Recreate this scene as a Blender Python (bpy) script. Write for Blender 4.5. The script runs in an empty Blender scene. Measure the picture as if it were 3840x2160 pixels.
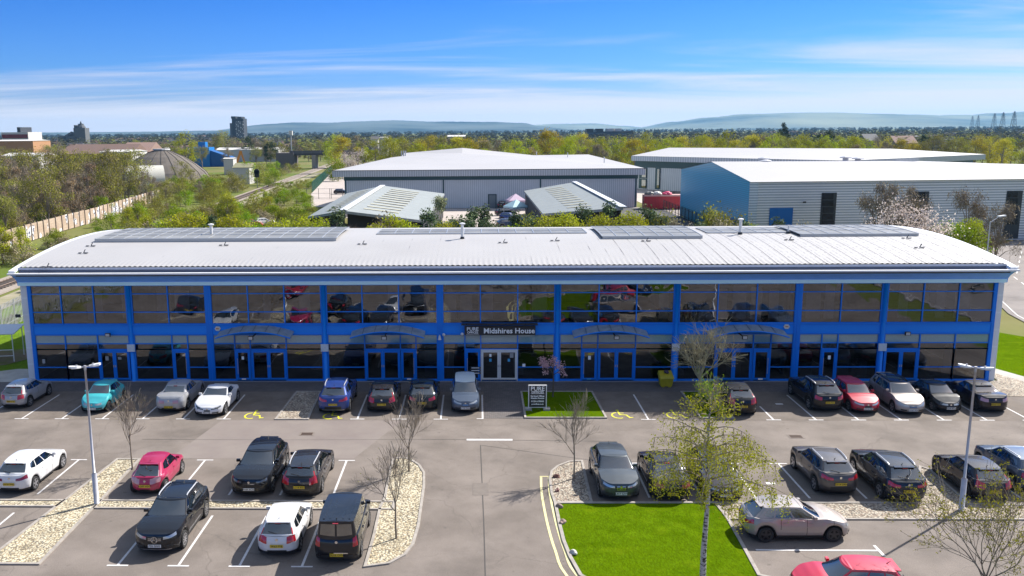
import bpy, bmesh, math, random
from mathutils import Vector, Matrix, noise as mnoise
R = math.radians
PI = math.pi
scene = bpy.context.scene
col = scene.collection
rnd = random.Random(7)

# ------------------------------------------------------------------ camera
CAM_F, CAM_PITCH, CAM_ROLL, CAM_YAW, CAM_SX, CAM_H, CAM_D, CAM_X = 3264.085, 0.1793, 0.0089, 0.0314, -234.19, 16.634, 56.641, -1.537
cam_data = bpy.data.cameras.new('camera')
cam = bpy.data.objects.new('camera', cam_data)
col.objects.link(cam)
cam_data.sensor_width = 36.0
cam_data.lens = CAM_F / 3840 * 36
cam_data.shift_x = -CAM_SX / 3840
cam_data.clip_start = 0.5
cam_data.clip_end = 60000
cam.location = (CAM_X, -CAM_D, CAM_H)
cam.rotation_euler = (Matrix.Rotation(CAM_YAW, 4, 'Z') @ Matrix.Rotation(PI/2 - CAM_PITCH, 4, 'X') @ Matrix.Rotation(-CAM_ROLL, 4, 'Z')).to_euler()
scene.camera = cam

# ------------------------------------------------------------------ light
SUN_EL, SUN_AZ = R(41.5), math.atan2(0.78, 0.627)      # azimuth from +Y towards +X
sun_data = bpy.data.lights.new('sun', 'SUN')
sun_data.energy = 4.0
sun_data.angle = R(0.5)
sun_data.color = (1.0, 0.955, 0.88)
sun = bpy.data.objects.new('sun', sun_data)
col.objects.link(sun)
sdir = Vector((math.sin(SUN_AZ)*math.cos(SUN_EL), math.cos(SUN_AZ)*math.cos(SUN_EL), math.sin(SUN_EL)))
sun.rotation_euler = sdir.to_track_quat('Z', 'Y').to_euler()
sun.location = (60, 60, 80)

world = bpy.data.worlds.new("World")
scene.world = world
world.use_nodes = True
wn, wl = world.node_tree.nodes, world.node_tree.links
wn.clear()
def wnode(t, **kw):
    n = wn.new(t)
    for k_, v_ in kw.items(): setattr(n, k_, v_)
    return n
w_out = wnode('ShaderNodeOutputWorld')
w_bg = wnode('ShaderNodeBackground')
w_bg.inputs['Strength'].default_value = 0.15
w_sky = wnode('ShaderNodeTexSky', sky_type='NISHITA')
w_sky.sun_disc = False
w_sky.sun_elevation = SUN_EL
w_sky.sun_rotation = SUN_AZ
w_sky.air_density = 1.0; w_sky.dust_density = 0.4; w_sky.ozone_density = 2.0
w_tc = wnode('ShaderNodeTexCoord')
w_sep = wnode('ShaderNodeSeparateXYZ')
wl.new(w_tc.outputs['Generated'], w_sep.inputs[0])
# elevation tint: deeper blue higher up; unseen sky overhead whitened to lift the shade
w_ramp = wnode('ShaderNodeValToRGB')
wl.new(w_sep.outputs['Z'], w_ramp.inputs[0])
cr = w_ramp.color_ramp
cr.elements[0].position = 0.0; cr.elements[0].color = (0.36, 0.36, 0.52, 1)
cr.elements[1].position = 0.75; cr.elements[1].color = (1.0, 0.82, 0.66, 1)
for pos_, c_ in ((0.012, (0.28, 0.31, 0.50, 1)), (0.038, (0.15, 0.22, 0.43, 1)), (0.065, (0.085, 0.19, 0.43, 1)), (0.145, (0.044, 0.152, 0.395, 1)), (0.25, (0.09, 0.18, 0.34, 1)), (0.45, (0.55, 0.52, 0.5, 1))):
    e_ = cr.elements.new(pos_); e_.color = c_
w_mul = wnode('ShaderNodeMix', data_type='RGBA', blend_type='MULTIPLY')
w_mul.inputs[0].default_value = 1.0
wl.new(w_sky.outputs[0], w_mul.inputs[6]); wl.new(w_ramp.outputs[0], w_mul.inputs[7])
# thin high cloud: noise on the plane of the cloud layer
w_add = wnode('ShaderNodeMath', operation='ADD'); w_add.inputs[1].default_value = 0.06
wl.new(w_sep.outputs['Z'], w_add.inputs[0])
w_dx = wnode('ShaderNodeMath', operation='DIVIDE'); wl.new(w_sep.outputs['X'], w_dx.inputs[0]); wl.new(w_add.outputs[0], w_dx.inputs[1])
w_dy = wnode('ShaderNodeMath', operation='DIVIDE'); wl.new(w_sep.outputs['Y'], w_dy.inputs[0]); wl.new(w_add.outputs[0], w_dy.inputs[1])
w_cmb = wnode('ShaderNodeCombineXYZ'); wl.new(w_dx.outputs[0], w_cmb.inputs[0]); wl.new(w_dy.outputs[0], w_cmb.inputs[1])
w_map = wnode('ShaderNodeMapping'); w_map.inputs['Rotation'].default_value = (0, 0, R(-14)); w_map.inputs['Scale'].default_value = (0.22, 0.62, 1); w_map.inputs['Location'].default_value = (1.3, 4.1, 0)
wl.new(w_cmb.outputs[0], w_map.inputs[0])
w_n1 = wnode('ShaderNodeTexNoise'); w_n1.inputs['Scale'].default_value = 1.0; w_n1.inputs['Detail'].default_value = 9; w_n1.inputs['Roughness'].default_value = 0.58; w_n1.inputs['Distortion'].default_value = 0.55
wl.new(w_map.outputs[0], w_n1.inputs['Vector'])
# coverage threshold falls with elevation (more cloud near the horizon)
w_cov = wnode('ShaderNodeValToRGB'); wl.new(w_sep.outputs['Z'], w_cov.inputs[0])
cv = w_cov.color_ramp; cv.elements[0].position = 0; cv.elements[0].color = (.80,.80,.80,1); cv.elements[1].position = .6; cv.elements[1].color = (.36,.36,.36,1)
for pos_, g_ in ((.018,.66), (.034,.52), (.05,.38), (.065,.33), (.09,.27), (.15,.16), (.3,.26)):
    e_ = cv.elements.new(pos_); e_.color = (g_, g_, g_, 1)
w_xs = wnode('ShaderNodeMath', operation='MULTIPLY_ADD'); w_xs.inputs[1].default_value = 0.10; wl.new(w_sep.outputs['X'], w_xs.inputs[0]); wl.new(w_cov.outputs[0], w_xs.inputs[2])
w_sum = wnode('ShaderNodeMath', operation='ADD'); wl.new(w_n1.outputs['Fac'], w_sum.inputs[0]); wl.new(w_xs.outputs[0], w_sum.inputs[1])
w_th = wnode('ShaderNodeMapRange'); w_th.interpolation_type = 'SMOOTHSTEP'
w_th.inputs['From Min'].default_value = 0.76; w_th.inputs['From Max'].default_value = 1.14; w_th.inputs['To Max'].default_value = 0.95
wl.new(w_sum.outputs[0], w_th.inputs['Value'])
w_mix = wnode('ShaderNodeMix', data_type='RGBA')
w_mix.inputs[7].default_value = (2.3, 2.35, 2.65, 1)
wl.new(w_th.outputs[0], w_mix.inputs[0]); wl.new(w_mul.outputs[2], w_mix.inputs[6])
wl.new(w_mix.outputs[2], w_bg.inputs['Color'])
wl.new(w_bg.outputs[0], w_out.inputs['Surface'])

scene.view_settings.view_transform = 'Standard'
scene.view_settings.look = 'None'
scene.view_settings.gamma = 1
scene.view_settings.exposure = 1.25
scene.cycles.max_bounces = 6
scene.cycles.transparent_max_bounces = 12
scene.cycles.caustics_reflective = False
scene.cycles.caustics_refractive = False

# ------------------------------------------------------------------ survey: the photograph's lens and station, used to
# turn readings taken from the photograph into metres on the ground (or on a level plane, or on an upright plane)
def _ray(u, v):
    u, v = u*3840/2576, v*2160/1449
    x = (u - 1920 - CAM_SX)/CAM_F; y = (v - 1080)/CAM_F
    c, s = math.cos(CAM_ROLL), math.sin(CAM_ROLL); x, y = c*x - s*y, s*x + c*y
    c, s = math.cos(CAM_PITCH), math.sin(CAM_PITCH)
    Y, Z = c - s*y, -s - c*y
    c, s = math.cos(CAM_YAW), math.sin(CAM_YAW)
    return c*x - s*Y, s*x + c*Y, Z
def G(u, v, z=0.0):
    r = _ray(u, v); t = (z - CAM_H)/r[2]
    return (CAM_X + t*r[0], -CAM_D + t*r[1], z)
def atY(u, v, Y):
    r = _ray(u, v); t = (Y + CAM_D)/r[1]
    return (CAM_X + t*r[0], Y, CAM_H + t*r[2])
K = .3981
def gA(u, v): return G(u*K, 872.1 + v*K)[:2]
def gB(u, v): return G(858.7 + u*K, 872.1 + v*K)[:2]
def gC(u, v): return G(1717.3 + u*K, 872.1 + v*K)[:2]

# ------------------------------------------------------------------ mesh helpers
class MB:
    def __init__(s): s.v = []; s.f = []; s.m = []
    def add(s, vs, fs, mi=0):
        b = len(s.v); s.v.extend([tuple(p) for p in vs])
        for f in fs: s.f.append(tuple(b+i for i in f)); s.m.append(mi)
        return s
    def box(s, x0, y0, z0, x1, y1, z1, mi=0):
        return s.add([(x0,y0,z0),(x1,y0,z0),(x1,y1,z0),(x0,y1,z0),(x0,y0,z1),(x1,y0,z1),(x1,y1,z1),(x0,y1,z1)],
              [(0,3,2,1),(4,5,6,7),(0,1,5,4),(1,2,6,5),(2,3,7,6),(3,0,4,7)], mi)
    def obox(s, c, ax, ay, az, mi=0):
        c, ax, ay, az = Vector(c), Vector(ax), Vector(ay), Vector(az)
        vs = [c+ax*i+ay*j+az*k_ for k_ in (-1,1) for i, j in ((-1,-1),(1,-1),(1,1),(-1,1))]
        return s.add(vs, [(0,3,2,1),(4,5,6,7),(0,1,5,4),(1,2,6,5),(2,3,7,6),(3,0,4,7)], mi)
    def bar(s, a, b, w, h=None, mi=0):
        a, b = Vector(a), Vector(b); h = h or w; d = b-a
        up = Vector((0,0,1)) if abs(d.normalized().z) < .95 else Vector((1,0,0))
        sx = d.cross(up).normalized(); sz = sx.cross(d).normalized()
        return s.obox((a+b)/2, d/2, sx*w/2, sz*h/2, mi)
    def tube(s, pts, rad, n=8, mi=0, cap=True):
        pts = [Vector(p) for p in pts]
        rad = rad if hasattr(rad, '__len__') else [rad]*len(pts)
        b = len(s.v); prev = None
        for i, p in enumerate(pts):
            d = (pts[min(i+1, len(pts)-1)] - pts[max(i-1, 0)]).normalized()
            ref = Vector((0,0,1)) if abs(d.z) < .9 else Vector((1,0,0))
            sx = d.cross(ref).normalized(); sy = sx.cross(d).normalized()
            for j in range(n):
                a = 2*PI*j/n; s.v.append(tuple(p + (sx*math.cos(a) + sy*math.sin(a))*rad[i]))
        for i in range(len(pts)-1):
            for j in range(n):
                s.f.append((b+i*n+j, b+i*n+(j+1)%n, b+(i+1)*n+(j+1)%n, b+(i+1)*n+j)); s.m.append(mi)
        if cap:
            s.f.append(tuple(b+j for j in range(n))); s.m.append(mi)
            s.f.append(tuple(b+(len(pts)-1)*n+j for j in reversed(range(n)))); s.m.append(mi)
        return s
    def poly(s, pts, z, mi=0):
        return s.add([(p[0], p[1], z) for p in pts], [tuple(range(len(pts)))], mi)
    def prism(s, pts, z0, z1, mi=0):
        n = len(pts)
        s.add([(p[0], p[1], z0) for p in pts] + [(p[0], p[1], z1) for p in pts],
              [tuple(range(n, 2*n)), tuple(reversed(range(n)))] + [(i, (i+1) % n, n+(i+1) % n, n+i) for i in range(n)], mi)
        return s
    def extrude_profile(s, prof, x0, x1, mi=0, closed=True, caps=True):
        n = len(prof)
        vs = [(x0, y, z) for y, z in prof] + [(x1, y, z) for y, z in prof]
        fs = [(i, (i+1) % n, n+(i+1) % n, n+i) for i in range(n if closed else n-1)]
        if caps: fs += [tuple(range(n)), tuple(reversed(range(n, 2*n)))]
        return s.add(vs, fs, mi)
    def strip(s, pts, w, z, z1=None, closed=False, mi=0):
        """flat ribbon (or kerb when z1 given) along a 2-D path, mitred"""
        P = [Vector((p[0], p[1])) for p in pts]; n = len(P); Lf, Rt = [], []
        for i in range(n):
            a = P[(i-1) % n] if (closed or i > 0) else P[i]; c = P[(i+1) % n] if (closed or i < n-1) else P[i]
            d1 = (P[i]-a); d2 = (c-P[i])
            if d1.length < 1e-9: d1 = d2
            if d2.length < 1e-9: d2 = d1
            d1.normalize(); d2.normalize(); t = (d1+d2)
            t = t.normalized() if t.length > 1e-6 else d1
            nn = Vector((-t.y, t.x)); k_ = w/2/max(.35, abs(nn.dot(Vector((-d1.y, d1.x)))))
            Lf.append(P[i]+nn*k_); Rt.append(P[i]-nn*k_)
        m = n if closed else n-1
        for i in range(m):
            j = (i+1) % n; q = [Rt[i], Rt[j], Lf[j], Lf[i]]
            if z1 is None: s.poly(q, z, mi)
            else:
                b = [(p.x, p.y, z) for p in q] + [(p.x, p.y, z1) for p in q]
                fs = [(4,5,6,7), (0,1,5,4), (2,3,7,6)]
                if not closed and i == 0: fs.append((3,0,4,7))
                if not closed and i == m-1: fs.append((1,2,6,5))
                s.add(b, fs, mi)
        return s
    def build(s, name, mats, parent=None, smooth=False, loc=None, rotz=0, kind=None, recalc=False):
        me = bpy.data.meshes.new(name)
        me.from_pydata(s.v, [], s.f)
        mats = mats if isinstance(mats, (list, tuple)) else [mats]
        for m_ in mats: me.materials.append(m_)
        if len(mats) > 1: me.polygons.foreach_set('material_index', s.m)
        if recalc:
            b = bmesh.new(); b.from_mesh(me); bmesh.ops.recalc_face_normals(b, faces=b.faces); b.to_mesh(me); b.free()
        if smooth: me.polygons.foreach_set('use_smooth', [True]*len(me.polygons))
        me.update()
        o = bpy.data.objects.new(name, me); col.objects.link(o)
        if parent: o.parent = parent
        if loc is not None: o.location = loc
        if rotz: o.rotation_euler.z = rotz
        if kind: o['kind'] = kind
        return o
def tag(o, label=None, cat=None, group=None, kind=None):
    if label: o['label'] = label
    if cat: o['category'] = cat
    if group: o['group'] = group
    if kind: o['kind'] = kind
    return o
def empty(name, loc=(0,0,0), rz=0, label=None, cat=None, group=None):
    o = bpy.data.objects.new(name, None); col.objects.link(o)
    o.location = loc; o.rotation_euler.z = rz; o.empty_display_size = .3
    return tag(o, label, cat, group)
KIDS = {}
def copy_tree(o, parent=None):
    c = o.copy(); col.objects.link(c)
    if parent: c.parent = parent
    for ch in o.children: copy_tree(ch, c)
    return c
def text_mesh(body, size, mat, name='lettering', parent=None, matrix=None, ext=.004, align='CENTER', bold=0.0):
    cu = bpy.data.curves.new('t', 'FONT'); cu.body = body; cu.size = size; cu.extrude = ext; cu.align_x = align; cu.align_y = 'CENTER'; cu.offset = bold; cu.resolution_u = 2
    ob = bpy.data.objects.new('t', cu); col.objects.link(ob)
    bpy.context.view_layer.update()
    me = bpy.data.meshes.new_from_object(ob.evaluated_get(bpy.context.evaluated_depsgraph_get()))
    bpy.data.objects.remove(ob); bpy.data.curves.remove(cu)
    me.materials.clear(); me.materials.append(mat)
    o = bpy.data.objects.new(name, me); col.objects.link(o)
    if matrix is not None: me.transform(matrix)
    if parent: o.parent = parent
    return o
def wall_matrix(x, y, z, facing=-PI/2):
    """text lying in XY turned to stand on a wall; facing = direction (angle) the text looks to"""
    return Matrix.Translation((x, y, z)) @ Matrix.Rotation(facing + PI/2, 4, 'Z') @ Matrix.Rotation(PI/2, 4, 'X')

# ------------------------------------------------------------------ materials
def mat(name, c, rough=.6, metal=0, var=0, vscale=4, c2=None, bump=0, bscale=40, coat=0, spec=.5, stretch=None, coords='Object', detail=5, emit=None, blotch=None, sheen=0):
    m_ = bpy.data.materials.new(name); m_.use_nodes = True
    nt = m_.node_tree; n, l = nt.nodes, nt.links; p = n['Principled BSDF']
    p.inputs['Base Color'].default_value = (*c, 1); p.inputs['Roughness'].default_value = rough; p.inputs['Metallic'].default_value = metal
    p.inputs['Specular IOR Level'].default_value = spec
    if coat: p.inputs['Coat Weight'].default_value = coat; p.inputs['Coat Roughness'].default_value = .03
    if var or c2 or bump:
        tc = n.new('ShaderNodeTexCoord'); src = tc.outputs[coords]
        if coords == 'World':
            pass
        if stretch:
            mp = n.new('ShaderNodeMapping'); mp.inputs['Scale'].default_value = stretch; l.new(src, mp.inputs[0]); src = mp.outputs[0]
    if var or c2:
        t = n.new('ShaderNodeTexNoise'); t.inputs['Scale'].default_value = vscale; t.inputs['Detail'].default_value = detail; t.inputs['Roughness'].default_value = .6
        l.new(src, t.inputs['Vector'])
        r_ = n.new('ShaderNodeValToRGB'); l.new(t.outputs['Fac'], r_.inputs[0])
        a = c; b = c2 or tuple(min(1, x*(1+var)) for x in c)
        if not c2: a = tuple(x*(1-var) for x in c)
        r_.color_ramp.elements[0].position = .32; r_.color_ramp.elements[1].position = .68
        r_.color_ramp.elements[0].color = (*a, 1); r_.color_ramp.elements[1].color = (*b, 1)
        out = r_.outputs[0]
        if blotch:
            t2 = n.new('ShaderNodeTexNoise'); t2.inputs['Scale'].default_value = blotch[0]; t2.inputs['Detail'].default_value = 3; l.new(src, t2.inputs['Vector'])
            r2 = n.new('ShaderNodeMapRange'); r2.inputs['From Min'].default_value = .4; r2.inputs['From Max'].default_value = .65; l.new(t2.outputs['Fac'], r2.inputs['Value'])
            mx = n.new('ShaderNodeMix'); mx.data_type = 'RGBA'; l.new(r2.outputs[0], mx.inputs[0]); l.new(out, mx.inputs[6]); mx.inputs[7].default_value = (*blotch[1], 1)
            out = mx.outputs[2]
        l.new(out, p.inputs['Base Color'])
    if bump:
        t = n.new('ShaderNodeTexNoise'); t.inputs['Scale'].default_value = bscale; t.inputs['Detail'].default_value = 4; l.new(src, t.inputs['Vector'])
        bp = n.new('ShaderNodeBump'); bp.inputs['Strength'].default_value = bump; bp.inputs['Distance'].default_value = .02
        l.new(t.outputs['Fac'], bp.inputs['Height']); l.new(bp.outputs[0], p.inputs['Normal'])
    if emit:
        p.inputs['Emission Color'].default_value = (*emit[0], 1); p.inputs['Emission Strength'].default_value = emit[1]
    return m_
def stripes(name, c1, c2, axis=0, period=.3, rough=.4, metal=0, duty=.5, noise=0.0, bump=.0, spec=.5):
    """ribbed / boarded sheet: colour and height repeat along one object axis"""
    m_ = bpy.data.materials.new(name); m_.use_nodes = True
    n, l = m_.node_tree.nodes, m_.node_tree.links; p = n['Principled BSDF']
    p.inputs['Roughness'].default_value = rough; p.inputs['Metallic'].default_value = metal; p.inputs['Specular IOR Level'].default_value = spec
    tc = n.new('ShaderNodeTexCoord'); sp = n.new('ShaderNodeSeparateXYZ'); l.new(tc.outputs['Object'], sp.inputs[0])
    mu = n.new('ShaderNodeMath'); mu.operation = 'MULTIPLY'; mu.inputs[1].default_value = 1/period; l.new(sp.outputs[axis], mu.inputs[0])
    fr = n.new('ShaderNodeMath'); fr.operation = 'FRACT'; l.new(mu.outputs[0], fr.inputs[0])
    pp = n.new('ShaderNodeMath'); pp.operation = 'PINGPONG'; pp.inputs[1].default_value = .5; l.new(fr.outputs[0], pp.inputs[0])
    mr = n.new('ShaderNodeMapRange'); mr.inputs['From Min'].default_value = duty/2-.06; mr.inputs['From Max'].default_value = duty/2+.06; l.new(pp.outputs[0], mr.inputs['Value'])
    mx = n.new('ShaderNodeMix'); mx.data_type = 'RGBA'; mx.inputs[6].default_value = (*c1, 1); mx.inputs[7].default_value = (*c2, 1); l.new(mr.outputs[0], mx.inputs[0])
    out = mx.outputs[2]
    if noise:
        t = n.new('ShaderNodeTexNoise'); t.inputs['Scale'].default_value = .6; t.inputs['Detail'].default_value = 6; l.new(tc.outputs['Object'], t.inputs['Vector'])
        r2 = n.new('ShaderNodeMapRange'); r2.inputs['To Min'].default_value = 1-noise; r2.inputs['To Max'].default_value = 1+noise*.5; l.new(t.outputs['Fac'], r2.inputs['Value'])
        m3 = n.new('ShaderNodeVectorMath'); m3.operation = 'SCALE'; l.new(out, m3.inputs[0]); l.new(r2.outputs[0], m3.inputs['Scale']); out = m3.outputs[0]
    l.new(out, p.inputs['Base Color'])
    if bump:
        bp = n.new('ShaderNodeBump'); bp.inputs['Strength'].default_value = bump; bp.inputs['Distance'].default_value = .05
        l.new(mr.outputs[0], bp.inputs['Height']); l.new(bp.outputs[0], p.inputs['Normal'])
    return m_
def cells(name, cols, scale=18, rough=.9, bump=.6, gap=(.05, .05, .045)):
    """loose stones: every voronoi cell its own colour"""
    m_ = bpy.data.materials.new(name); m_.use_nodes = True
    n, l = m_.node_tree.nodes, m_.node_tree.links; p = n['Principled BSDF']; p.inputs['Roughness'].default_value = rough
    tc = n.new('ShaderNodeTexCoord'); vo = n.new('ShaderNodeTexVoronoi'); vo.inputs['Scale'].default_value = scale; l.new(tc.outputs['Object'], vo.inputs['Vector'])
    sp = n.new('ShaderNodeSeparateColor'); l.new(vo.outputs['Color'], sp.inputs[0])
    r_ = n.new('ShaderNodeValToRGB'); l.new(sp.outputs[0], r_.inputs[0]); r_.color_ramp.interpolation = 'CONSTANT'
    r_.color_ramp.elements[0].color = (*cols[0], 1); r_.color_ramp.elements[0].position = 0
    r_.color_ramp.elements[1].position = 1/len(cols); r_.color_ramp.elements[1].color = (*cols[1], 1)
    for i, c in enumerate(cols[2:], 2):
        e = r_.color_ramp.elements.new(i/len(cols)); e.color = (*c, 1)
    mr = n.new('ShaderNodeMapRange'); mr.inputs['From Min'].default_value = .45; mr.inputs['From Max'].default_value = .75; mr.inputs['To Min'].default_value = 0; mr.inputs['To Max'].default_value = .8
    l.new(vo.outputs['Distance'], mr.inputs['Value'])
    mx = n.new('ShaderNodeMix'); mx.data_type = 'RGBA'; l.new(mr.outputs[0], mx.inputs[0]); l.new(r_.outputs[0], mx.inputs[6]); mx.inputs[7].default_value = (*gap, 1)
    tn = n.new('ShaderNodeTexNoise'); tn.inputs['Scale'].default_value = .9; tn.inputs['Detail'].default_value = 5; l.new(tc.outputs['Object'], tn.inputs['Vector'])
    r2 = n.new('ShaderNodeMapRange'); r2.inputs['From Min'].default_value = .3; r2.inputs['From Max'].default_value = .7; r2.inputs['To Min'].default_value = .72; r2.inputs['To Max'].default_value = 1.12; l.new(tn.outputs['Fac'], r2.inputs['Value'])
    m3 = n.new('ShaderNodeVectorMath'); m3.operation = 'SCALE'; l.new(mx.outputs[2], m3.inputs[0]); l.new(r2.outputs[0], m3.inputs['Scale'])
    l.new(m3.outputs[0], p.inputs['Base Color'])
    bp = n.new('ShaderNodeBump'); bp.invert = True; bp.inputs['Strength'].default_value = bump; bp.inputs['Distance'].default_value = .03
    l.new(vo.outputs['Distance'], bp.inputs['Height']); l.new(bp.outputs[0], p.inputs['Normal'])
    return m_
M = {}
M['asphalt'] = mat('asphalt', (.134, .113, .098), .9, c2=(.215, .183, .161), vscale=.35, detail=12, bump=.5, bscale=60, coords='Object', spec=.25)
M['tarmac_bay'] = mat('tarmac_bay', (.125, .104, .088), .9, c2=(.185, .155, .132), vscale=.8, detail=12, bump=.5, bscale=60, spec=.25)
M['road'] = mat('road', (.19, .17, .165), .9, c2=(.24, .215, .2), vscale=.3, detail=10, spec=.2)
M['line'] = mat('white_paint', (.62, .60, .60), .7, c2=(.48, .46, .45), vscale=6, detail=8)
M['yline'] = mat('yellow_paint', (.62, .56, .25), .7, c2=(.55, .50, .30), vscale=5, detail=8)
M['ybright'] = mat('bright_yellow_paint', (.60, .56, .02), .7, var=.15, vscale=8)
M['gravel'] = cells('gravel', [(.50, .43, .29), (.36, .29, .18), (.60, .53, .38), (.24, .19, .12), (.46, .38, .25), (.62, .56, .42)], 13)
M['gravel_tan'] = cells('gravel_tan', [(.40, .33, .25), (.27, .20, .15), (.46, .40, .31), (.20, .15, .11), (.33, .26, .19), (.5, .45, .37)], 13)
M['kerb'] = mat('kerb_stone', (.30, .27, .24), .9, var=.2, vscale=3, detail=8)
M['lawn'] = mat('lawn', (.046, .088, .001), .95, c2=(.085, .142, .003), vscale=1.3, detail=14, bump=1.0, bscale=30, blotch=(.35, (.068, .118, .002)), spec=0)
M['verge'] = mat('verge_grass', (.07, .13, .012), .95, c2=(.12, .19, .02), vscale=1.0, detail=12, bump=.6, bscale=25, spec=0)
M['scrubground'] = mat('scrub_ground', (.12, .12, .035), 1, c2=(.20, .18, .08), vscale=.08, detail=12, blotch=(.04, (.09, .13, .02)), spec=.1)
M['dirt'] = mat('dirt', (.22, .18, .14), 1, c2=(.12, .12, .04), vscale=.5, detail=10, spec=.1)
M['ballast'] = mat('ballast', (.24, .20, .17), 1, c2=(.34, .30, .26), vscale=5, detail=8, spec=.1)
M['concrete'] = mat('concrete', (.36, .34, .31), .9, var=.15, vscale=1.2, detail=10, spec=.2)
M['yard'] = mat('pale_yard', (.40, .35, .32), .9, var=.12, vscale=.4, detail=10, spec=.2)
M['steel'] = mat('galvanised_steel', (.42, .42, .45), .45, .3, var=.1, vscale=3)
M['white'] = mat('white_metal', (.66, .66, .66), .45, var=.05, vscale=2)
M['black'] = mat('black_plastic', (.012, .012, .014), .5)
M['dark'] = mat('dark_void', (.006, .006, .007), .8)
M['blue'] = mat('blue_frame', (.003, .18, .70), .45, spec=.3)
M['bluepanel'] = mat('blue_panel', (.003, .225, .80), .42, spec=.3)
M['fascia'] = mat('slate_blue_fascia', (.19, .42, .95), .5, spec=.3, var=.06, vscale=1.5)
M['fascialow'] = mat('blue_soffit_trim', (.62, .92, 1.0), .5)
M['text'] = mat('white_lettering', (.9, .9, .9), .6)
M['signblack'] = mat('sign_board_black', (.018, .018, .022), .5)
def pavers(name):
    m_ = bpy.data.materials.new(name); m_.use_nodes = True
    n, l = m_.node_tree.nodes, m_.node_tree.links; p = n['Principled BSDF']; p.inputs['Roughness'].default_value = .9
    tc = n.new('ShaderNodeTexCoord'); b = n.new('ShaderNodeTexBrick'); l.new(tc.outputs['Object'], b.inputs['Vector'])
    b.inputs['Scale'].default_value = 2.2; b.inputs['Color1'].default_value = (.10, .088, .085, 1); b.inputs['Color2'].default_value = (.14, .12, .115, 1); b.inputs['Mortar'].default_value = (.05, .045, .042, 1); b.inputs['Mortar Size'].default_value = .025
    tn = n.new('ShaderNodeTexNoise'); tn.inputs['Scale'].default_value = .7; tn.inputs['Detail'].default_value = 8; l.new(tc.outputs['Object'], tn.inputs['Vector'])
    r2 = n.new('ShaderNodeMapRange'); r2.inputs['To Min'].default_value = .6; r2.inputs['To Max'].default_value = 1.4; l.new(tn.outputs['Fac'], r2.inputs['Value'])
    m3 = n.new('ShaderNodeVectorMath'); m3.operation = 'SCALE'; l.new(b.outputs['Color'], m3.inputs[0]); l.new(r2.outputs[0], m3.inputs['Scale'])
    l.new(m3.outputs[0], p.inputs['Base Color']); return m_
M['pavers'] = pavers('block_paving')
def glass(name, refl=.2, tint=(.55, .6, .6), rough=.0, dark=.25, wave=.0):
    """thin tinted pane: part mirror, part see-through"""
    m_ = bpy.data.materials.new(name); m_.use_nodes = True
    n, l = m_.node_tree.nodes, m_.node_tree.links; n.clear()
    o = n.new('ShaderNodeOutputMaterial'); g = n.new('ShaderNodeBsdfGlossy'); g.inputs['Roughness'].default_value = rough; g.inputs['Color'].default_value = (.90, .93, 1.0, 1)
    t = n.new('ShaderNodeBsdfTransparent'); t.inputs['Color'].default_value = (*tint, 1)
    lw = n.new('ShaderNodeLayerWeight'); lw.inputs['Blend'].default_value = .35
    mr = n.new('ShaderNodeMapRange'); mr.inputs['To Min'].default_value = refl; mr.inputs['To Max'].default_value = 1; l.new(lw.outputs['Fresnel'], mr.inputs['Value'])
    mx = n.new('ShaderNodeMixShader'); l.new(mr.outputs[0], mx.inputs[0]); l.new(t.outputs[0], mx.inputs[1]); l.new(g.outputs[0], mx.inputs[2]); l.new(mx.outputs[0], o.inputs[0])
    if wave:
        tc = n.new('ShaderNodeTexCoord'); tn = n.new('ShaderNodeTexNoise'); tn.inputs['Scale'].default_value = .9; tn.inputs['Detail'].default_value = 1; l.new(tc.outputs['Object'], tn.inputs['Vector'])
        bp = n.new('ShaderNodeBump'); bp.inputs['Strength'].default_value = wave; bp.inputs['Distance'].default_value = .02; l.new(tn.outputs['Fac'], bp.inputs['Height']); l.new(bp.outputs[0], g.inputs['Normal'])
    return m_
M['glass'] = glass('office_glass', .095, (.42, .43, .46), wave=.6)
M['carglass'] = mat('car_glass', (.006, .009, .010), .02, coat=1, spec=1.0); M['carglass'].node_tree.nodes['Principled BSDF'].inputs['IOR'].default_value = 1.85
M['frost'] = mat('frosted_film_glass', (.15, .28, .32), .10, c2=(.21, .35, .39), vscale=30, spec=1.0, coat=.6)

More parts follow.
